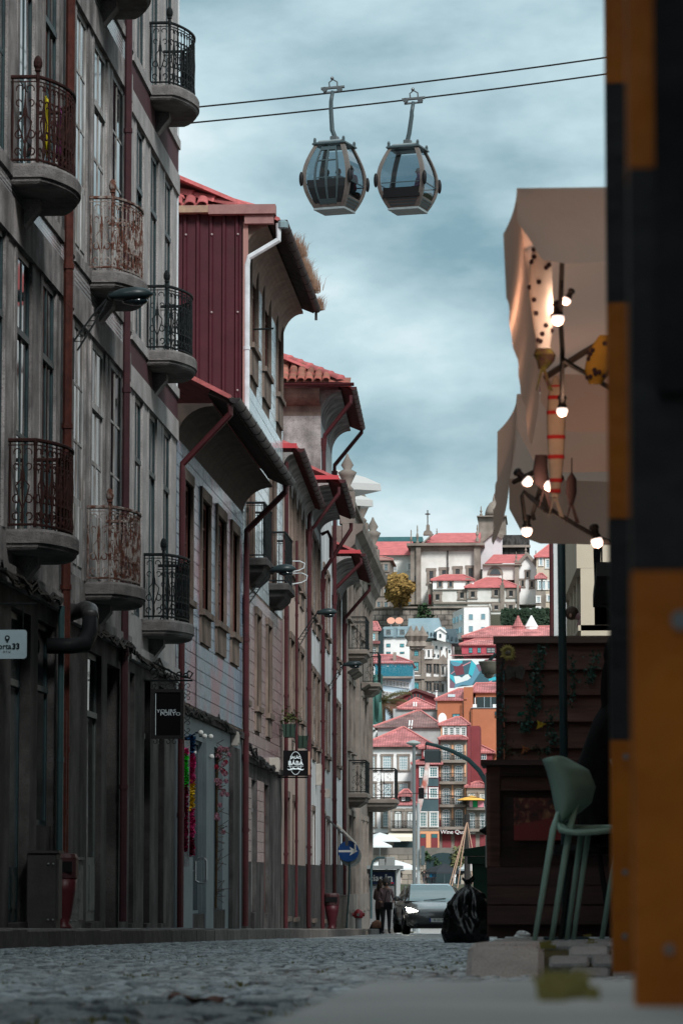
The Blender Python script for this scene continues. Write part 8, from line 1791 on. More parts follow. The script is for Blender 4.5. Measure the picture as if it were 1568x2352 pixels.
# lower annexes
cbox('annex_wall',552,880,702,790,-8,9,white_far); 
def chip(xa,xb,ye,yr,dd,dep,**k): hip(r,z1(xa,0)[0],z1(xb,0)[0],z1(0,ye)[1],z1(0,yr)[1],d+dd,dep,roof_far,**k)
chip(552,868,706,668,-8,9,rl=z1(640,0)[0],rr=z1(800,0)[0],ov=.4,nm='annex_roof')
for xa in (598,683): a_=z1(xa,720); b_=z1(xa+24,758); fwin(r,a_[0],b_[0],a_[1],b_[1],d-8,fm=granite_d,cols=2,rows=2,surr=.25)
a_=z1(826,702); b_=z1(842,735); fwin(r,a_[0],b_[0],a_[1],b_[1],d-8,fm=granite_d,cols=2,rows=2,surr=.25)
cbox('lower_wall',558,830,780,925,-9.5,10,white_old); cbox('lower_coping',545,830,778,786,-9.8,.5,granite_far); cbox('lower_base',560,1240,878,895,-10.2,.6,granite_far); cbox('sacristy_wall',828,1225,762,950,-10,14,white_old); cbox('sacristy_foot',1000,1240,895,1000,-10.4,4,white_old); cbox('annex_end',512,560,735,905,-7,8,granite_far); cbox('door',520,540,820,900,-7.2,.3,M('door_red_far',(.16,.02,.025),.7))
chip(825,1228,764,692,-10,14,rl=z1(975,0)[0],rr=z1(1075,0)[0],ov=.5,nm='sacristy_roof')
for xa,ya in ((575,820),(770,805),(856,797),(1042,785),(1160,790),(1043,908),(1158,906)): a_=z1(xa,ya); b_=z1(xa+30,ya+42 if ya<900 else ya+30); fwin(r,a_[0],b_[0],a_[1],b_[1],d-10 if xa>800 and ya<900 else (d-10.4 if ya>900 else d-9.5),fm=granite_d,cols=2,rows=2,surr=.45,gm=M('pane_black',(.015,.02,.022),.3))
for xa,xb in ((1090,1122),(1222,1240)): cbox('corner_quoin',xa,xb,745,950,-10.6,1,granite_far)
pinn(1107,660,745,8,-10)
# chapel with lunette
cbox('chapel_wall',948,1205,585,705,-3,10,white_old); cbox('chapel_gable_side',1205,1240,560,900,-3.6,3,granite_far); zc0=PT(*z1(0,582),d-3).z; zc1=PT(*z1(0,508),d+4).z; a_=PT(*z1(962,0),d-3); b_=PT(*z1(1250,0),d-3); c_=PT(*z1(1035,0),d+4); e_=PT(*z1(1292,0),d+4); g=MB(); g.add([(a_.x,d-3.8,zc0),(b_.x,d-3.8,zc0),(e_.x,d+4,zc1),(c_.x,d+4,zc1),(a_.x,d+10,zc0)],[(0,1,2,3),(0,3,4)]); g.build('chapel_roof',roof_far,r,world=True); cbox('chapel_cornice',948,1262,576,588,-4,1,granite_far)
c=PT(*z1(1050,662),d-3); w=PT(*z1(1090,0),d-3).x-c.x
for k,(s,mt,dy) in enumerate(((1.45,granite_far,.2),(.95,M('pane_church',(.06,.075,.08),.4),.3))): g=MB(); g.ext([(c.x+math.cos(R(i*12))*w*s,d-3,c.z+math.sin(R(i*12))*w*s*1.05) for i in range(16)],(0,-dy,0)); g.build('lunette' if k else 'lunette_arch',mt,r,world=True)
A_=[PT(*z1(x,y),d-3) for x,y in ((1240,900),(1240,572),(1305,508),(1375,590),(1375,900))]; g=MB(); g.ext([(a.x,d-3,a.z) for a in A_],(0,10,0)); g.build('gable_front',white_far,r,world=True); g=MB(); A_=[PT(*z1(x,y),d-3.3) for x,y in ((1236,570),(1305,500),(1385,590))]; g.tube([(a.x,d-3.3,a.z) for a in A_],.5,4); g.build('gable_coping',granite_far,r,world=True)
for xa,ya in ((1298,638),(1260,708),(1333,716)): a_=z1(xa,ya); b_=z1(xa+16,ya+46); fwin(r,a_[0],b_[0],a_[1],b_[1],d-3,fm=granite_d,cols=1,rows=2,surr=.3,gm=M('pane_black',(.015,.02,.022),.3))
pinn(1217,480,560,8,-3); pinn(1373,470,570,8,-3); pinn(1293,430,500,9,2)
# tower with dome behind
cbox('tower_drum',915,1130,195,420,30,14,granite_far); cbox('tower_cornice',903,1140,190,200,29,16,granite_far); c=PT(*z1(1045,190),d+36); w=PT(*z1(1045+78,190),d+36).x-c.x; hh=PT(*z1(1045,75),d+36).z-c.z; MB().lathe([(w,0),(w*.96,hh*.25),(w*.8,hh*.55),(w*.5,hh*.85),(w*.22,hh*.98),(w*.2,hh*1.15),(.1,hh*1.5)],(c.x,c.y,c.z),16).build('dome',granite_far,r,world=True,smooth=True); pinn(937,118,192,9,30); cbox('tower_base',1095,1320,345,515,12,10,granite_d); cbox('tower_base_cornice',1085,1330,425,445,11,1,granite_far)
# neighbours
r=froot('house','old granite house with small windows left of the golden tree','house',866,1390,616); d=616; p=z1(30,545); q=z1(215,915); fbox(r,'wall',p[0],q[0],p[1],q[1],d,12,M('granite_old_far',(.24,.205,.18),.9,(.15,.125,.11),.4)); hip(r,p[0],q[0],p[1],z1(0,522)[1],d,12,M('roof_old_far',(.30,.16,.14),.9),ov=.5)
for xa in (60,110,168): 
    for ya in (580,668,775,880): a_=z1(xa,ya); b_=z1(xa+24,ya+48); fwin(r,a_[0],b_[0],a_[1],b_[1],d,fm=M('frame_grey',(.3,.36,.38),.6),cols=2,rows=3,surr=.3)
r=froot('house','cream and granite houses with bay window to the right of the chapel','house',1245,1390,634); d=634; p=z1(1380,520); q=z1(1620,980); fbox(r,'wall',p[0],q[0],p[1],q[1],d,12,M('cream_far',(.55,.48,.38),.9,(.46,.40,.33),.4),zb=40); hip(r,p[0],q[0],p[1],z1(0,425)[1],d,12,roof_far,ov=.5); a_=z1(1375,690); b_=z1(1450,960); fbox(r,'bay',a_[0],b_[0],a_[1],b_[1],d-1.6,2,granite_far); hip(r,a_[0],b_[0],a_[1],z1(0,655)[1],d-1.6,2.4,RT,ov=.3,nm='bay_roof')
for xa,ya,dd in ((1403,525,0),(1455,545,0),(1395,715,-1.6),(1425,715,-1.6),(1465,715,0),(1465,830,0),(1382,840,-1.6),(1382,925,-1.6)): a_=z1(xa,ya); b_=z1(xa+22,ya+(62 if ya<800 else 40)); fwin(r,a_[0],b_[0],a_[1],b_[1],d+dd,surr=.2,sm=white_far,cols=2,rows=4,gm=M('pane_bluegrey',(.16,.30,.35),.2))
# ---- quay life : parasols, lamp posts, masts
for k,(px,py,s_,lab) in enumerate(((872,1912,3.9,'large white parasol on the quay terrace by the broad white house'),(852,1925,3.9,'second white parasol lower on the same quay terrace'))): parasol(px,py,440 if k else 444,s_,lab,3.2,M('parasol_white',(.55,.58,.58),.9))
for k,(px,py,s_,lab) in enumerate(((908,1975,4.2,'white parasol on the lower quay by the lamp post'),(872,1976,4.6,'wide white parasol on the lower quay behind the news kiosk'),(1085,1978,4.0,'white parasol on the lower quay beside the boat mast'))): parasol(px,py,441,s_,lab,2.9,M('parasol_white',(.55,.58,.58),.9))
parasol(1020,1983,441,4.4,'dark parasol in front of the quay arch',2.6,M('parasol_dark',(.03,.035,.04),.9))
c=PT(1051,2012,441); bush('small_tree','slim pale green tree on the lower quay near the mast',(c.x,441,-.6),(1.5,1.3,1.9),420,M('foliage_pale',(.17,.17,.08),.8,(.10,.11,.05),1),True,'tree',.3,3,th=1.1)
def lamp_post(px,ytop,d,lab,head=True,mat=None,r_=.07,lean=0):
    t=PT(px,ytop,d); r=thing('lamp_post',lab,'lamp post',(t.x,d,ZR(min(d,138)))); m_=mat or M('post_grey',(.13,.15,.155),.5); MB().tube([(t.x+lean,d,ZR(min(d,138))),(t.x,d,t.z)],[r_*1.15,r_],8).build('post',m_,r,world=True)
    if head: MB().lathe([(.03,-.12),(.14,-.09),(.30,-.01),(.28,.03),(.15,.09),(.04,.12)],(t.x-.02,d,t.z-.05),18).build('lamp_head',M('post_head',(.26,.30,.29),.4),r,world=True,smooth=True)
    return r
lamp_post(950,1704,142,'tall lamp post with a flat saucer head on the near riverside'); 
lm2=lamp_post(960,1845,140,'pale grey pole with camera boxes on the near riverside',False,M('pole_pale',(.32,.36,.37),.5),.062); t=PT(968,1822,140); MB().bbox(t.x-.12,t.x+.10,139.8,140.1,t.z-.22,t.z+.22,.03).build('camera_box',black_p,lm2,world=True); t=PT(966,1965,140); MB().box(t.x+.02,t.x+.16,139.7,139.9,t.z-.38,t.z+.38).build('traffic_board',M('board_grey',(.08,.11,.12),.6),lm2,world=True)
c=PT(1072,1870,150); ms=thing('boat_mast','dark boat mast with tan rigging ropes moored at the near quay','mast',(c.x,150,-4.9)); MB().tube([(c.x,150,-4.9),(c.x,150,c.z)],[.2,.12],8).build('mast',M('mast_dark',(.03,.028,.027),.6),ms,world=True); rp=M('rope_tan',(.34,.22,.16),.9)
for (xa,ya) in ((1030,2040),(1036,2040),(1050,2040),(1094,2000),(1085,2030)): e_=PT(xa,ya,146); MB().tube([(c.x,150,c.z-.3),(e_.x,146,e_.z)],.022,4).build('rope',rp,ms,world=True)
A_=[PT(x,y,143) for x,y in ((983,1735),(975,1800),(966,1830),(958,1880))]; 
sp_=thing('furled_banner','strip of red and white banner trailing beside the pale grey pole','banner',tuple(A_[-1])); MB().tube(A_,[.08,.14,.14,.06],5).build('cloth',M('banner_red',(.42,.12,.09),.9,(.7,.68,.66),3),sp_,world=True)
MB().tube([PT(x,y,139) for x,y in ((860,1826),(960,1822),(1100,1832))],.02,4).build('overhead_wire',cable_m,None,label='thin overhead wire crossing before the quay houses',category='cable')
# news kiosk at the corner
kd=126; a_=PT(838,1995,kd); b_=PT(918,2035,kd); zb=ZR(126)
k_=thing('news_kiosk','grey shuttered news kiosk with a navy blue sign board','kiosk',(a_.x,kd,zb)); xa,xb=PT(832,2000,kd).x,PT(908,2000,kd).x; xe=PT(919,2000,kd).x
MB().box(xa,xb,kd,kd+2.2,zb,PT(850,1997,kd).z).build('body',M('kiosk_grey',(.20,.21,.21),.6),k_,world=True); g=MB(); zt_=PT(850,2034,kd).z
for k in range(22): z=zb+.1+(zt_-zb-.1)*k/22; g.box(xa+.05,PT(903,2000,kd).x,kd-.05,kd-.002,z,z+(zt_-zb)/26)
g.build('roller_shutter',M('shutter_grey',(.16,.17,.175),.5),k_,world=True)
z0_,z1_=PT(850,2031,kd).z,PT(850,2003,kd).z; MB().box(xa,PT(906,2000,kd).x,kd-.12,kd-.06,z0_,z1_).build('sign_board',M('sign_navy',(.008,.02,.06),.5),k_,world=True)
tl=k_.location; put('lettering',text_mesh('notícias',.33,white_paint,bold=.006),k_,(PT(864,2016,kd).x-tl.x-.28,kd-.125-tl.y,(z0_+z1_)/2-tl.z),(R(90),0,0)); put('lettering',text_mesh('jn',.40,white_paint,bold=.008),k_,(PT(893,2016,kd).x-tl.x,kd-.125-tl.y,(z0_+z1_)/2-tl.z),(R(90),0,0)); a_=PT(890,2028,kd); MB().box(a_.x,a_.x+.22,kd-.13,kd-.121,a_.z-.02,a_.z+.02).build('red_bar',M('sign_red',(.35,.02,.03),.6),k_,world=True)
MB().box(xa-.1,xe,kd-.8,kd+2.4,PT(850,1996,kd).z,PT(850,1988,kd).z).build('canopy',M('kiosk_roof',(.16,.18,.18),.5),k_,world=True); MB().box(PT(911,2000,kd).x,xe,kd-.2,kd,zb,PT(850,1996,kd).z).build('corner_post',M('kiosk_post',(.36,.38,.38),.5),k_,world=True)
for x0_,x1_ in ((870,884),(886,906)): a_=PT(x0_,1968,kd+1); b_=PT(x1_,1988,kd+1); MB().bbox(a_.x,b_.x,kd+.6,kd+1.2,b_.z,a_.z,.03).build('roof_box',M('roof_box',(.20,.215,.21),.6),k_,world=True)
A_=[PT(x,y,kd-3) for x,y in ((852,2110),(852,1995),(856,1978),(866,1970),(884,1970))]; tag(MB().tube(A_,.04,6).build('curved_post',pole_teal),'slim teal pole bent over in front of the news kiosk','post')
# ================================================================ cable car
GD=110.0
def cabline(lab,pts):
    P=[PT(a,b,GD+dd) for a,b,dd in pts]; return tag(MB().tube(P,.028,6).build('ropeway_cable',cable_m),lab,'cable')
def crv(x0,y0,x1,y1,sag,n=26,xa=-500,xb=2200):
    o=[]
    for i in range(n+1):
        x=xa+(xb-xa)*i/n; t=(x-x0)/(x1-x0); o.append((x,y0+(y1-y0)*t+sag*t*(1-t),0))
    return o
cabline('upper ropeway cable carrying the gondola with the dark double door',crv(443,247,1405,130,22)); 
cb2=[(a,b,1.6) for a,b,c in crv(443,282,1405,168,22)]; cabline('lower ropeway cable carrying the gondola with one large window',cb2)
beige=M('cabin_beige',(.115,.10,.09),.45,(.09,.08,.073),2); cab_d=M('cabin_dark',(.035,.055,.062),.4); cab_g=M('cabin_grey',(.20,.24,.25),.5,(.16,.19,.2),4); grip=M('grip_metal',(.10,.11,.115),.4,metal=.6)
HWT=[(0,.49),(.12,.62),(.28,.735),(.42,.775),(.55,.77),(.70,.71),(.85,.60),(1,.47)]
def hw(t):
    for (a,b),(c,d) in zip(HWT,HWT[1:]):
        if t<=c: return b+(d-b)*(t-a)/(c-a)
    return HWT[-1][1]
def person_part(): pass
def gondola(lab,pxc,pyt,pyb,rope,rot,doors,d):
    t=PT(pxc,pyt,d); b=PT(pxc,pyb,d); H=(t.z-b.z); r=thing('gondola_cabin',lab,'gondola',(b.x,d,b.z),rot)
    # corner ribs
    N=12
    for sx in (-1,1):
        for sy in (-1,1):
            g=MB(); V=[]
            for i in range(N+1):
                q=i/N; w=hw(q); c=Vector((sx*w,sy*w,q*H)); V+=[c+Vector((sx*.035,sy*.035,0)),c+Vector((-sx*.10,sy*.035,0)),c+Vector((-sx*.09,-sy*.02,0)),c+Vector((-sx*.02,-sy*.09,0)),c+Vector((sx*.035,-sy*.10,0))]
            g.add(V,[(i*5+k,i*5+(k+1)%5,(i+1)*5+(k+1)%5,(i+1)*5+k) for i in range(N) for k in range(5)]); g.build('corner_rib',beige,r,smooth=False)
            q=.44; w=hw(q); MB().ball((sx*(w+.05),sy*(w+.05),q*H),(.075,.075,.24),10,8).build('bumper',black_p,r,smooth=True)
    def face(nm,axis,sgn,t0,t1,mat,off,in0=.10,n=8,half=None):
        g=MB(); V=[]
        for i in range(n+1):
            q=t0+(t1-t0)*i/n; w=hw(q)-off; e=hw(q)-in0
            a0,a1=(-e,e) if half is None else (-e*half[0] if half[0]>=0 else e*-half[0],e*half[1])
            if half is not None: a0,a1=e*half[0],e*half[1]
            for a in (a0,a1): V.append((a,sgn*w,q*H) if axis=='y' else (sgn*w,a,q*H))
        g.add(V,[(2*i,2*i+1,2*i+3,2*i+2) for i in range(n)]); o=g.build(nm,mat,r); return o
    for ax in 'xy':
        for sg in (-1,1):
            isdoor=doors and ax=='y' and sg==-1
            if isdoor:
                face('window_pane',ax,sg,.06,.97,cabin_glass,.02,.1,10)
                for a,b_ in ((-.62,-.52),(-.06,.06),(.52,.62)): o=face('door_post',ax,sg,.04,.97,cab_d,-.015,.1,10,(a,b_)); o.modifiers.new('t','SOLIDIFY').thickness=.05
                for t0,t1 in ((.05,.12),(.90,.96),(.44,.455),(.72,.735)): o=face('door_rail',ax,sg,t0,t1,cab_d,-.01,.1,2,(-.6,.6)); o.modifiers.new('t','SOLIDIFY').thickness=.04
                o=face('door_kick_panel',ax,sg,.06,.42,M('tinted_film',(.012,.014,.016),.3),.005,.1,6,(-.98,.98)); o.modifiers.new('t','SOLIDIFY').thickness=.01
                o.hide_render=False
                o=face('lower_panel',ax,sg,.0,.06,beige,0); o.modifiers.new('t','SOLIDIFY').thickness=.03
            else:
                face('window_pane',ax,sg,.17,.97,cabin_glass,.02,.1,10)
                o=face('window_bar',ax,sg,.385,.40,cab_d,-.005,.1,2); o.modifiers.new('t','SOLIDIFY').thickness=.03
                o=face('lower_panel',ax,sg,.0,.17,beige,-.005); o.modifiers.new('t','SOLIDIFY').thickness=.03
                for k in range(3): o=face('panel_slat',ax,sg,.03+k*.045,.05+k*.045,cab_d,-.024,.12,1); o.modifiers.new('t','SOLIDIFY').thickness=.012
    w=hw(0); MB().box(-w-.03,w+.03,-w-.03,w+.03,-.07,-.002).build('floor_plate',cab_g,r); w=hw(1)
    MB().bbox(-w-.10,w+.10,-w-.10,w+.10,H,H+.07,.03).build('roof_plate',cab_d,r); MB().bbox(-w+.05,w-.05,-w+.05,w-.05,H+.071,H+.15,.03).build('roof_cap',cab_g,r)
    for sx in (-1,1):
        for sy in (-1,1): MB().lathe([(.05,0),(.05,.10),(.03,.15)],(sx*(w+.02),sy*(w+.02),H+.071),8).build('roof_buffer',cab_d,r)
    MB().box(-.62,.62,.5,.72,.30,.62).build('bench',black_p,r); MB().box(-.62,.62,-.72 if not doors else .45,-.5 if not doors else .49,.3,.62).build('bench',black_p,r)
    # hanger arm up to the rope
    rp=PT(rope[0],rope[1],d); loc=Matrix.Translation(r.location)@Matrix.Rotation(rot,4,'Z'); e_=loc.inverted()@rp
    g=MB(); g.tube([(0,0,H+.15),(0,0,H+.35),(e_.x*.5-.05,e_.y*.5,H+.55),(e_.x-.06,e_.y,H+.9+(e_.z-H)*.15),(e_.x-.06,e_.y,e_.z-.4),(e_.x,e_.y,e_.z-.05)],[.06,.075,.075,.07,.065,.06],8); g.build('hanger_arm',cab_d,r,smooth=True)
    g=MB(); g.bbox(-.12,.12,-.12,.12,H+.151,H+.34,.02); g.build('hanger_foot',grip,r)
    g=MB(); rz=-rot; ex=Vector((math.cos(rz),math.sin(rz),0)); c=Vector(e_)
    g.tube([c-ex*.38+Vector((0,0,.02)),c+ex*.38+Vector((0,0,.08))],.05,6); g.tube([c-ex*.30+Vector((0,0,-.12)),c+ex*.30+Vector((0,0,-.07))],.035,6)
    for s in (-1,1): g.lathe([(.085,-.04),(.085,.04)],tuple(c+ex*.24*s+Vector((0,-.06,-.02))),10,'y')
    g.tube([c-ex*.1+Vector((0,0,.05)),c-ex*.12+Vector((0,0,.22)),c+Vector((0,0,.32)),c+ex*.14+Vector((0,0,.24)),c+ex*.15+Vector((0,0,.05))],.025,6); g.ball(tuple(c-ex*.02+Vector((0,0,.36))),.06,8,6); g.build('rope_grip',grip,r)
    return r,H
g1,H1_=gondola('gondola cabin with a dark double door hanging from the upper cable',768,337,482,(764,205),R(-17),True,GD); g2,H2_=gondola('gondola cabin with one large front window hanging from the lower cable',936,345,482,(949,230),R(-15),False,GD+1.6)
# ================================================================ people
def cloth_mat(nm,skin,top,bot,z_hip,z_neck,shoe=None,sleeve=None):
    m=bpy.data.materials.new(nm); m.use_nodes=True; n=m.node_tree.nodes; l=m.node_tree.links.new; b=n['Principled BSDF']; b.inputs['Roughness'].default_value=.8
    t=n.new('ShaderNodeTexCoord'); sp=n.new('ShaderNodeSeparateXYZ'); l(t.outputs['Object'],sp.inputs[0]); nz=n.new('ShaderNodeTexNoise'); nz.inputs['Scale'].default_value=9; l(t.outputs['Object'],nz.inputs[0])
    ad=n.new('ShaderNodeMath'); ad.operation='MULTIPLY_ADD'; ad.inputs[1].default_value=.05; l(nz.outputs['Fac'],ad.inputs[0]); l(sp.outputs[2],ad.inputs[2])
    rp=n.new('ShaderNodeValToRGB'); rp.color_ramp.interpolation='CONSTANT'; dv=n.new('ShaderNodeMath'); dv.operation='DIVIDE'; dv.inputs[1].default_value=2.0; l(ad.outputs[0],dv.inputs[0]); l(dv.outputs[0],rp.inputs[0])
    e=rp.color_ramp.elements; e[0].position=0; e[0].color=(*(shoe or (.03,.03,.03)),1); e[1].position=.06; e[1].color=(*bot,1); q=e.new((z_hip+.025)/2); q.color=(*top,1); q=e.new((z_neck+.025)/2); q.color=(*skin,1)
    l(rp.outputs[0],b.inputs['Base Color']); return m
def figure(lab,loc,rz,J,mat,hair=None,hs=1.0,name='person',scale=1.0,sub=1,hairlong=False,group=None,ears=True):
    """J: dict joint -> (x,y,z,r); one skinned body; +X is the way the figure faces"""
    E=[('pelvis','spine'),('spine','chest'),('chest','neck'),('neck','head'),('head','crown')]
    for s in 'lr': E+=[('chest','sh'+s),('sh'+s,'el'+s),('el'+s,'wr'+s),('wr'+s,'ha'+s),('pelvis','hip'+s),('hip'+s,'kn'+s),('kn'+s,'an'+s),('an'+s,'toe'+s)]
    names=list(J); me=bpy.data.meshes.new('person'); me.from_pydata([tuple(c*scale for c in J[k][:3]) for k in names],[(names.index(a),names.index(b)) for a,b in E if a in J and b in J],[])
    o=bpy.data.objects.new(name,me); COL.objects.link(o); md=o.modifiers.new('skin','SKIN'); md.use_smooth_shade=True
    for i,k in enumerate(names): q=J[k][3]*scale; me.skin_vertices[0].data[i].radius=(q,q)
    me.skin_vertices[0].data[names.index('pelvis')].use_root=True
    s_=o.modifiers.new('sub','SUBSURF'); s_.levels=sub; s_.render_levels=sub
    me.materials.append(mat); o.location=loc; o.rotation_euler=(0,0,rz); tag(o,lab,'person',group)
    hx,hy,hz=[c*scale for c in J['head'][:3]]; k=scale*hs
    if hair is not None:
        g=MB(); g.ball((hx-.02*k,hy,hz+.045*k),(.112*k,.098*k,.115*k),12,8)
        if hairlong: g.ball((hx-.07*k,hy,hz-.10*k),(.075*k,.10*k,.20*k),10,8)
        g.build('hair',hair,o,smooth=True)
    sk=M('face_skin',(.36,.21,.155),.6); g=MB(); g.ball((hx+.105*k,hy,hz-.0*k),(.022*k,.014*k,.028*k),8,6); g.build('nose',sk,o,smooth=True)
    g=MB(); 
    for s in (-1,1): MB().ball((hx+.092*k,hy+s*.035*k,hz+.028*k),(.010*k,.013*k,.008*k),8,5).build('eye',black_p,o)
    MB().ball((hx+.096*k,hy,hz-.05*k),(.008*k,.026*k,.007*k),8,5).build('mouth',M('lips',(.25,.07,.06),.5),o)
    for s in (-1,1): MB().ball((hx,hy+s*.098*k,hz),(.022*k,.012*k,.034*k),8,5).build('ear',sk,o)
    # hands : palm and five fingers each
    for s in 'lr':
        if 'ha'+s not in J: continue
        w=Vector(J['wr'+s][:3])*scale; h=Vector(J['ha'+s][:3])*scale; t=(h-w).normalized(); sd=t.cross(Vector((0,0,1)) if abs(t.z)<.9 else Vector((1,0,0))).normalized(); up=sd.cross(t); g=MB()
        for q,ln in ((-.03,.065),(-.01,.078),(.01,.074),(.03,.058)): b0=h+sd*q*scale; g.tube([b0,b0+t*ln*.5*scale-up*.005*scale,b0+t*ln*scale-up*.022*scale],[.009*scale,.0085*scale,.006*scale],6)
        b0=w.lerp(h,.5)+sd*.03*scale; g.tube([b0,b0+sd*.03*scale+t*.03*scale,b0+sd*.035*scale+t*.06*scale],[.011*scale,.0095*scale,.007*scale],6); g.build('fingers',sk,o,smooth=True,kind='stuff')
    return o
def stand(step=.0,arm=0,lean=0,fem=False,bend=(0,0)):
    return dict(pelvis=(0,0,.94,.15),spine=(lean*.3,0,1.12,.125),chest=(lean*.6,0,1.32,.145),neck=(lean*.85+.01,0,1.49,.055),head=(lean+.03,0,1.60,.098),crown=(lean+.02,0,1.67,.09),
      shl=(lean*.7,.17,1.40,.062),ell=(lean*.7-.03+bend[0]*.1,.23,1.13,.045),wrl=(lean*.7+.06+bend[0],.21,.93+bend[0]*.8,.032),hal=(lean*.7+.09+bend[0]*1.1,.20,.86+bend[0]*.95,.035),
      shr=(lean*.7,-.17,1.40,.062),elr=(lean*.7-.03+bend[1]*.1,-.23,1.13,.045),wrr=(lean*.7+.06+bend[1],-.21,.93+bend[1]*.8,.032),har=(lean*.7+.09+bend[1]*1.1,-.20,.86+bend[1]*.95,.035),
      hipl=(0,.09,.88,.105),knl=(.03+step*.5,.10,.49,.07),anl=(-.02+step,.10,.09,.045),toel=(.14+step,.11,.04,.038),hipr=(0,-.09,.88,.105),knr=(.03-step*.2,-.10,.49,.07),anr=(-.04-step,-.10,.09,.045),toer=(.12-step,-.11,.04,.038))
def sit(lean=0,seat=.45,arm=.25):
    return dict(pelvis=(0,0,seat+.12,.16),spine=(lean*.35,0,seat+.32,.14),chest=(lean*.7,0,seat+.52,.155),neck=(lean*.95,0,seat+.68,.06),head=(lean*1.15+.02,0,seat+.80,.10),crown=(lean*1.15+.01,0,seat+.87,.09),
      shl=(lean*.8,.18,seat+.60,.065),ell=(lean*.8+.05,.25,seat+.34,.048),wrl=(lean*.8+arm,.16,seat+.24,.034),hal=(lean*.8+arm+.08,.13,seat+.24,.036),shr=(lean*.8,-.18,seat+.60,.065),elr=(lean*.8+.05,-.25,seat+.34,.048),wrr=(lean*.8+arm,-.16,seat+.24,.034),har=(lean*.8+arm+.08,-.13,seat+.24,.036),
      hipl=(.05,.10,seat+.08,.11),knl=(.44,.12,seat+.05,.072),anl=(.42,.12,.09,.046),toel=(.57,.13,.04,.04),hipr=(.05,-.10,seat+.08,.11),knr=(.44,-.12,seat+.05,.072),anr=(.42,-.12,.09,.046),toer=(.57,-.13,.04,.04))
hair_d=M('hair_dark',(.02,.014,.011),.6,(.035,.025,.02),30); hair_b=M('hair_brown',(.06,.038,.03),.6,(.09,.06,.045),30); sk_=(.36,.21,.155)
# two people at the corner next to the car
gy=112.5; p=PT(872,2100,gy); figure('person in a dark brown coat standing by the news kiosk beside a round bag',(p.x,gy,ZR(gy)),R(60),stand(.04,0,.03,bend=(.22,.1)),cloth_mat('walker_a',sk_,(.10,.065,.06),(.012,.012,.014),.80,1.45),hair_d,1.0,hairlong=True)
p=PT(886,2100,gy-.6); figure('person in a mauve top with frizzy grey hair and a black shoulder bag',(p.x,gy-.6,ZR(gy-.6)),R(-80),stand(.02,0,.06,bend=(.2,.2)),cloth_mat('walker_b',sk_,(.16,.10,.105),(.014,.014,.016),.86,1.45),M('hair_grey',(.09,.08,.075),.8,(.05,.045,.04),40),1.35,hairlong=False)
p=PT(891,2075,gy-.9); bg_=thing('shoulder_bag','black shoulder bag hanging at the side of the person in mauve','bag',(p.x,gy-.85,p.z-.2)); MB().bbox(-.14,.14,-.06,.06,0,.24,.03).build('pouch',black_p,bg_); MB().tube([(-.12,0,.22),(-.05,.02,.55),(.0,.05,.62),(.12,0,.22)],.012,5).build('strap',black_p,bg_)
p=PT(864,2125,gy-.4); bg_=thing('tote_bag','round bag with tan flap standing by the feet of the person in brown','bag',(p.x,gy-.4,ZR(gy))); MB().lathe([(.12,0),(.2,.08),(.22,.2),(.17,.32),(.12,.36)],(0,0,0),12,'z',1,.6).build('pouch',M('bag_navy',(.02,.03,.04),.7),bg_,smooth=True); MB().lathe([(.20,.2),(.16,.38),(.05,.45)],(.02,-.03,0),10,'z',1,.6).build('flap',M('bag_tan',(.32,.16,.11),.7),bg_,smooth=True)
# person leaning from the shuttered window
hd_=PT(1313,1412,65.4); J=dict(pelvis=(-.55,0,-.30,.15),spine=(-.40,0,-.20,.13),chest=(-.22,0,-.08,.14),neck=(-.08,0,-.01,.055),head=(.03,0,-.02,.095),crown=(.05,0,.04,.09),shl=(-.22,.16,-.06,.06),ell=(-.10,.26,-.25,.045),wrl=(-.26,.20,-.34,.032),hal=(-.32,.16,-.35,.034),shr=(-.22,-.16,-.06,.06),elr=(-.10,-.26,-.25,.045),wrr=(-.26,-.2,-.34,.032),har=(-.32,-.16,-.35,.034),hipl=(-.6,.09,-.35,.1),knl=(-.62,.1,-.75,.07),anl=(-.63,.1,-1.15,.045),hipr=(-.6,-.09,-.35,.1),knr=(-.62,-.1,-.75,.07),anr=(-.63,-.1,-1.15,.045))
m_=M('leaner_pink',(.34,.20,.20),.8,(.28,.16,.165),20); o=figure('person with short brown hair in a pale pink shirt leaning out of the window',(hd_.x,65.4,hd_.z),R(180),J,m_,hair_b,1.15)
# seated dark figure at the terrace
q=PT(1352,1890,18.3); zg=ZP(18.3)
blk=M('black_clothes',(.006,.006,.007),.9,(.010,.010,.011),12); o=figure('person in black clothes sitting at the terrace, mostly behind the striped post',(q.x-.02,18.3,zg),R(12),sit(.2,.47),blk,M('hair_black',(.006,.005,.006),.7),1.2,hairlong=True,scale=1.12)
st_=thing('stool','plain black stool under the seated person in black','stool',(q.x-.02,18.3,zg)); MB().lathe([(.17,.44),(.18,.46),(.17,.49)],(0,0,0),16).build('seat',black_p,st_)
for k in range(4): a=k*1.571+.785; MB().tube([(.1*math.cos(a),.1*math.sin(a),.44),(.19*math.cos(a),.19*math.sin(a),0)],.012,6).build('leg',black_p,st_)
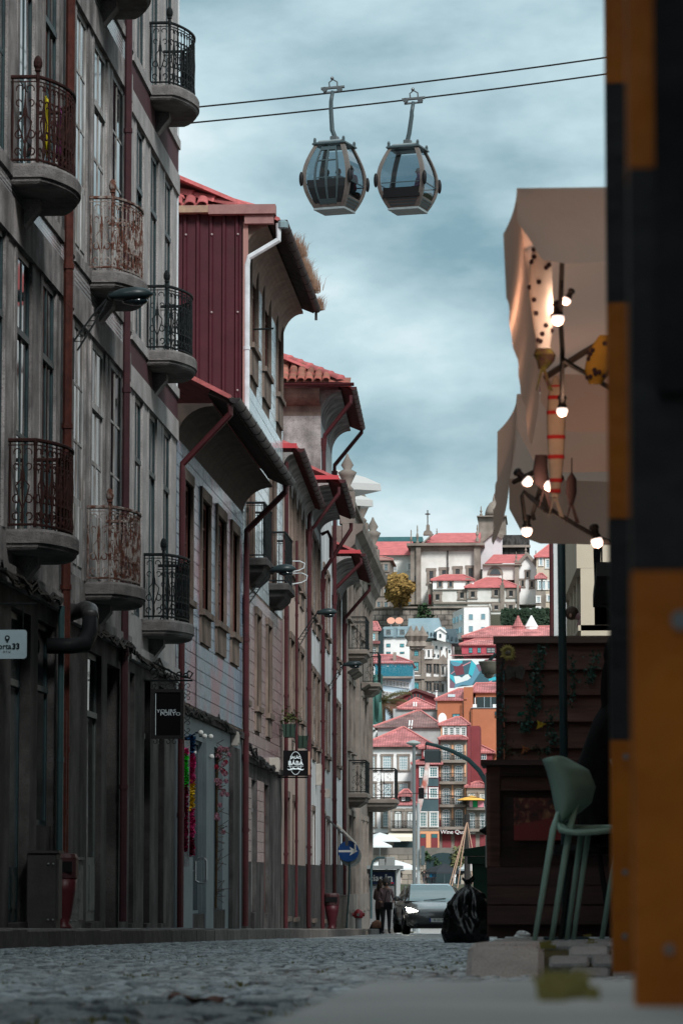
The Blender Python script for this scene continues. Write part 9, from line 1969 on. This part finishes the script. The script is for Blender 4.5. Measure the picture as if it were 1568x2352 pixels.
# passengers
def rider(g_,x,y,rz,lab,top,hair,H,seat=.33,sc=.92):
    Mx=Matrix.Translation(g_.location)@Matrix.Rotation(g_.rotation_euler[2],4,'Z'); w=Mx@Vector((x,y,.02)); figure(lab,tuple(w),rz+g_.rotation_euler[2],sit(.06,seat+.27),cloth_mat('rider_'+lab[:24],(.25,.15,.12),top,(.02,.02,.022),seat+.33,seat+.94),hair,1.0,scale=sc)
rider(g1,-.45,.55,R(-90),'gondola passenger in teal beside the left rib of the double-door cabin',(.03,.08,.09),hair_d,H1_); rider(g1,-.05,.55,R(-90),'gondola passenger in grey seated behind the double door',(.10,.10,.11),hair_b,H1_); rider(g1,.42,.50,R(-100),'gondola passenger in red raising a hand in the double-door cabin',(.25,.03,.05),hair_d,H1_); rider(g1,.55,.1,R(180),'gondola passenger in black by the side pane of the double-door cabin',(.02,.02,.025),hair_d,H1_)
rider(g2,.30,.45,R(-140),'gondola passenger in a mauve jacket alone in the large-window cabin',(.24,.12,.20),M('hat_grey',(.25,.22,.22),.8),H2_)
# far quay visitors
for k,(px,d_,top,lab) in enumerate(((914,441,(.05,.05,.06),'far visitor in dark clothes beside the news kiosk roof'),(919,440.5,(.03,.03,.035),'far visitor in black top and pale trousers walking on the lower quay'),(953,441,(.6,.6,.6),'far visitor in white half hidden by the lamp post'),(973,440.5,(.03,.03,.03),'far visitor in black sitting crowd at the quay arch'),(978,441,(.35,.06,.08),'far visitor with a red cap among the seated crowd'),(983,440.6,(.45,.42,.40),'far visitor in a beige shirt among the seated crowd'),(990,440.2,(.03,.25,.45),'far visitor in a bright blue shirt at the quay arch'),(994,441,(.6,.2,.06),'far visitor in orange behind the blue shirt'),(997,440,(.05,.12,.2),'far visitor in navy at the edge of the crowd'),(1049-6,439.5,(.75,.78,.78),'far visitor in a long white dress near the ropes'))):
    p=PT(px,2025,d_); figure(lab,(p.x,d_,-.60),R(-90+30*(k%3-1)),stand(.12 if k%2 else .05),cloth_mat('visitor%d'%k,(.36,.21,.16),top,(.55,.45,.42) if k==1 else ((.75,.78,.78) if k==9 else (.06,.06,.07)),.86,1.45),hair_d if k%2 else hair_b,1.1)
# ================================================================ car
cy=100.0; cs=8000/cy; pc=PT(1006,2100,cy)
car=thing('car','dark electric saloon car with its headlight on driving up the street','car',(pc.x,cy,ZR(cy)),R(7.5)); zr=0
paint=M('car_paint',(.05,.055,.06),.25,(.06,.065,.07),2,coat=1.0); cg=M('car_glass',(.24,.36,.37),.05,(.28,.41,.42),.8,spec=1.0,coat=1.0); blk2=M('car_black',(.008,.008,.009),.4); tyre=M('tyre',(.012,.012,.012),.85); rim=M('rim',(.16,.16,.17),.35,metal=.8)  # windscreen and roof glass: sky reflection put into a pale base colour
# body lofted along its length : stations (y, half width, z low, z belt, top shape)
ST=[(0.0,.60,.30,.60),(.06,.76,.24,.66),(.25,.88,.18,.72),(.55,.915,.17,.79),(1.1,.925,.17,.90),(1.55,.925,.17,.95),(2.3,.93,.17,.965),(3.2,.925,.17,.985),(3.9,.91,.18,1.0),(4.4,.86,.24,1.02),(4.66,.74,.34,1.0),(4.70,.60,.42,.9)]
def sect(y,w,zl,zb): return [(-w*.80,y,zl),(-w*.97,y,zl+.10),(-w,y,zl+(zb-zl)*.5),(-w*.985,y,zl+(zb-zl)*.75),(-w*.90,y,zb-.03),(-w*.70,y,zb+.015),(-w*.3,y,zb+.035),(w*.3,y,zb+.035),(w*.70,y,zb+.015),(w*.90,y,zb-.03),(w*.985,y,zl+(zb-zl)*.75),(w,y,zl+(zb-zl)*.5),(w*.97,y,zl+.10),(w*.80,y,zl)]
def loft(secs): 
    g=MB(); n=len(secs[0]); V=[p for s in secs for p in s]; F=[(i*n+k,i*n+(k+1)%n,(i+1)*n+(k+1)%n,(i+1)*n+k) for i in range(len(secs)-1) for k in range(n)]+[tuple(range(n-1,-1,-1)),tuple((len(secs)-1)*n+k for k in range(n))]; return g.add(V,F)
b_=loft([sect(*s) for s in ST]).build('body',paint,car,smooth=True)
RT_=[(1.30,.76,.93),(1.75,.70,1.16),(2.2,.635,1.36),(2.7,.60,1.435),(3.2,.585,1.42),(3.8,.60,1.28),(4.35,.66,1.05)]
loft([[(-w*1.16 if z<1.3 else -w*1.13,y,.955),(-w,y,z-.03),(-w*.8,y,z),(w*.8,y,z),(w,y,z-.03),(w*1.16 if z<1.3 else w*1.13,y,.955)] for y,w,z in RT_]).build('cabin',paint,car,smooth=True)
def strip(nm,pts,mat,par=car): V=[]; g=MB(); [V.extend([(-w,y,z),(w,y,z)]) for y,w,z in pts]; g.add(V,[(2*i,2*i+1,2*i+3,2*i+2) for i in range(len(pts)-1)]); o=g.build(nm,mat,par,smooth=True); return o
strip('windscreen',[(1.275,.72,.955),(1.50,.69,1.05),(1.72,.655,1.165),(2.0,.625,1.29),(2.22,.60,1.385)],cg); strip('glass_roof',[(2.24,.585,1.395),(2.7,.55,1.446),(3.2,.53,1.432)],cg)
for s in (-1,1):
    g=MB(); P=[(1.5,.865,.975),(1.78,.80,1.13),(2.25,.725,1.33),(2.75,.69,1.385),(3.2,.685,1.365),(3.75,.72,1.22),(4.0,.79,1.02),(3.9,.84,.985),(2.6,.845,.975)]
    g.ext([(s*w,y,z) for y,w,z in P],(s*.012,0,0)); g.build('side_window',M('car_side_glass',(.012,.016,.018),.06),car)
    for y in (.92,3.78):
        w=MB().lathe([(.19,-.10),(.33,-.11),(.345,-.06),(.345,.06),(.33,.11),(.19,.10)],(s*.84,y,.345),20,'x').build('wheel',tyre,car,smooth=True)
        g=MB(); g.lathe([(.03,s*.112),(.22,s*.10),(.225,s*.09)],(s*.84,y,.345),16,'x')
        for k in range(5): a=k*1.2566; g.tube([(s*.955,y,.345),(s*.955,y+math.cos(a)*.22,.345+math.sin(a)*.22)],.025,4)
        g.build('rim',rim,w)
        g=MB(); g.tube([(s*.925,y+math.cos(R(a))*.39,.345+math.sin(R(a))*.39) for a in range(-10,191,20)],.03,5); g.build('wheel_arch',blk2,car)
    m2=MB().ball((s*1.04,1.62,1.02),(.11,.07,.075),10,6).build('wing_mirror',paint,car,smooth=True); MB().tube([(s*.88,1.66,.97),(s*.98,1.63,1.0)],.02,5).build('mirror_stalk',blk2,m2)
    em=(1,.93,.78,60) if s<0 else (1,.93,.8,2.0)
    hl=MB(); V=[(s*.50,.115,.655),(s*.62,.10,.69),(s*.80,.20,.735),(s*.885,.42,.775),(s*.86,.30,.69),(s*.70,.12,.635)]; hl.ext([(x,y-.03,z) for x,y,z in V],(0,.05,.0)); hl.build('headlight',M('headlight_on' if s<0 else 'headlight_dim',(.9,.9,.9),.2,emis=em),car)
    MB().box(min(s*.88,s*.935),max(s*.88,s*.935),1.45,3.2,.60,.61).build('door_crease',blk2,car)
    for y in (1.95,2.95): MB().bbox(min(s*.925,s*.945),max(s*.925,s*.945),y,y+.22,.80,.825,.004).build('door_handle',blk2,car)
MB().box(-.26,.26,-.02,.03,.36,.47).build('number_plate',white_paint,car); MB().box(-.26,-.215,-.024,-.0205,.36,.47).build('plate_band',M('sign_blue2',(.01,.04,.25),.5),car); put('lettering',text_mesh('B 33 PT',.10,blk2,.001),car,(.03,-.023,.415),(R(90),0,0))
MB().box(-.62,.62,-.005,.05,.20,.30).build('lower_grille',blk2,car); MB().ball((0,.03,.60),(.045,.02,.045),10,6).build('badge',steel,car); MB().box(-.10,.02,1.93,1.97,1.17,1.23).build('rear_view_mirror',blk2,car); MB().tube([(-.3,1.25,.965),(.35,1.42,1.03)],.012,4).build('wiper',blk2,car)
# ================================================================ unseen house extending the left row toward the camera, added to block light
r=thing('house','unseen grey house added before the tiled granite house to block light','house',(-5.6,-40,ZL(-40))); yb_=FR[0][0].oy-.01; MB().box(-15,-5.6,-40,yb_,-2.5,7.5).build('wall',M('grey_render_left',(.20,.185,.17),.9,(.15,.14,.13),1),r,world=True); MB().ext([(-5.2,-40,7.51),(-10,-40,9.5),(-15,-40,7.51)],(0,yb_+40,0)).build('roof',tile_red,r,world=True)
for k in range(12):
    for z in (1.2,5.2): y=-38+k*5.6; w_=MB().box(-5.6,-5.55,y,y+1.2,z,z+2.2).build('window',wood_teal,r,world=True); MB().box(-5.549,-5.545,y+.08,y+1.12,z+.08,z+2.12).build('pane',glass,w_,world=True)
r=thing('house','plain unseen house added behind the viewpoint to block low sky light','house',(-10,-46,ZL(-46))); MB().box(-16,14,-56,-46,-2,6).build('wall',M('grey_render_left',(.20,.185,.17),.9),r,world=True); MB().ext([(-16.5,-45.6,6.01),(-16.5,-51,8.5),(-16.5,-56.4,6.01)],(31,0,0)).build('roof',tile_red,r,world=True)  # out of view, added behind the camera to cut low sky light and reflections
for k in range(6):
    for z in (1.0,3.6): w_=MB().box(-13+k*4.3,-11.8+k*4.3,-46,-45.95,z,z+2).build('window',white_p,r,world=True); MB().box(-12.9+k*4.3,-11.9+k*4.3,-45.949,-45.945,z+.1,z+1.9).build('pane',glass,w_,world=True)
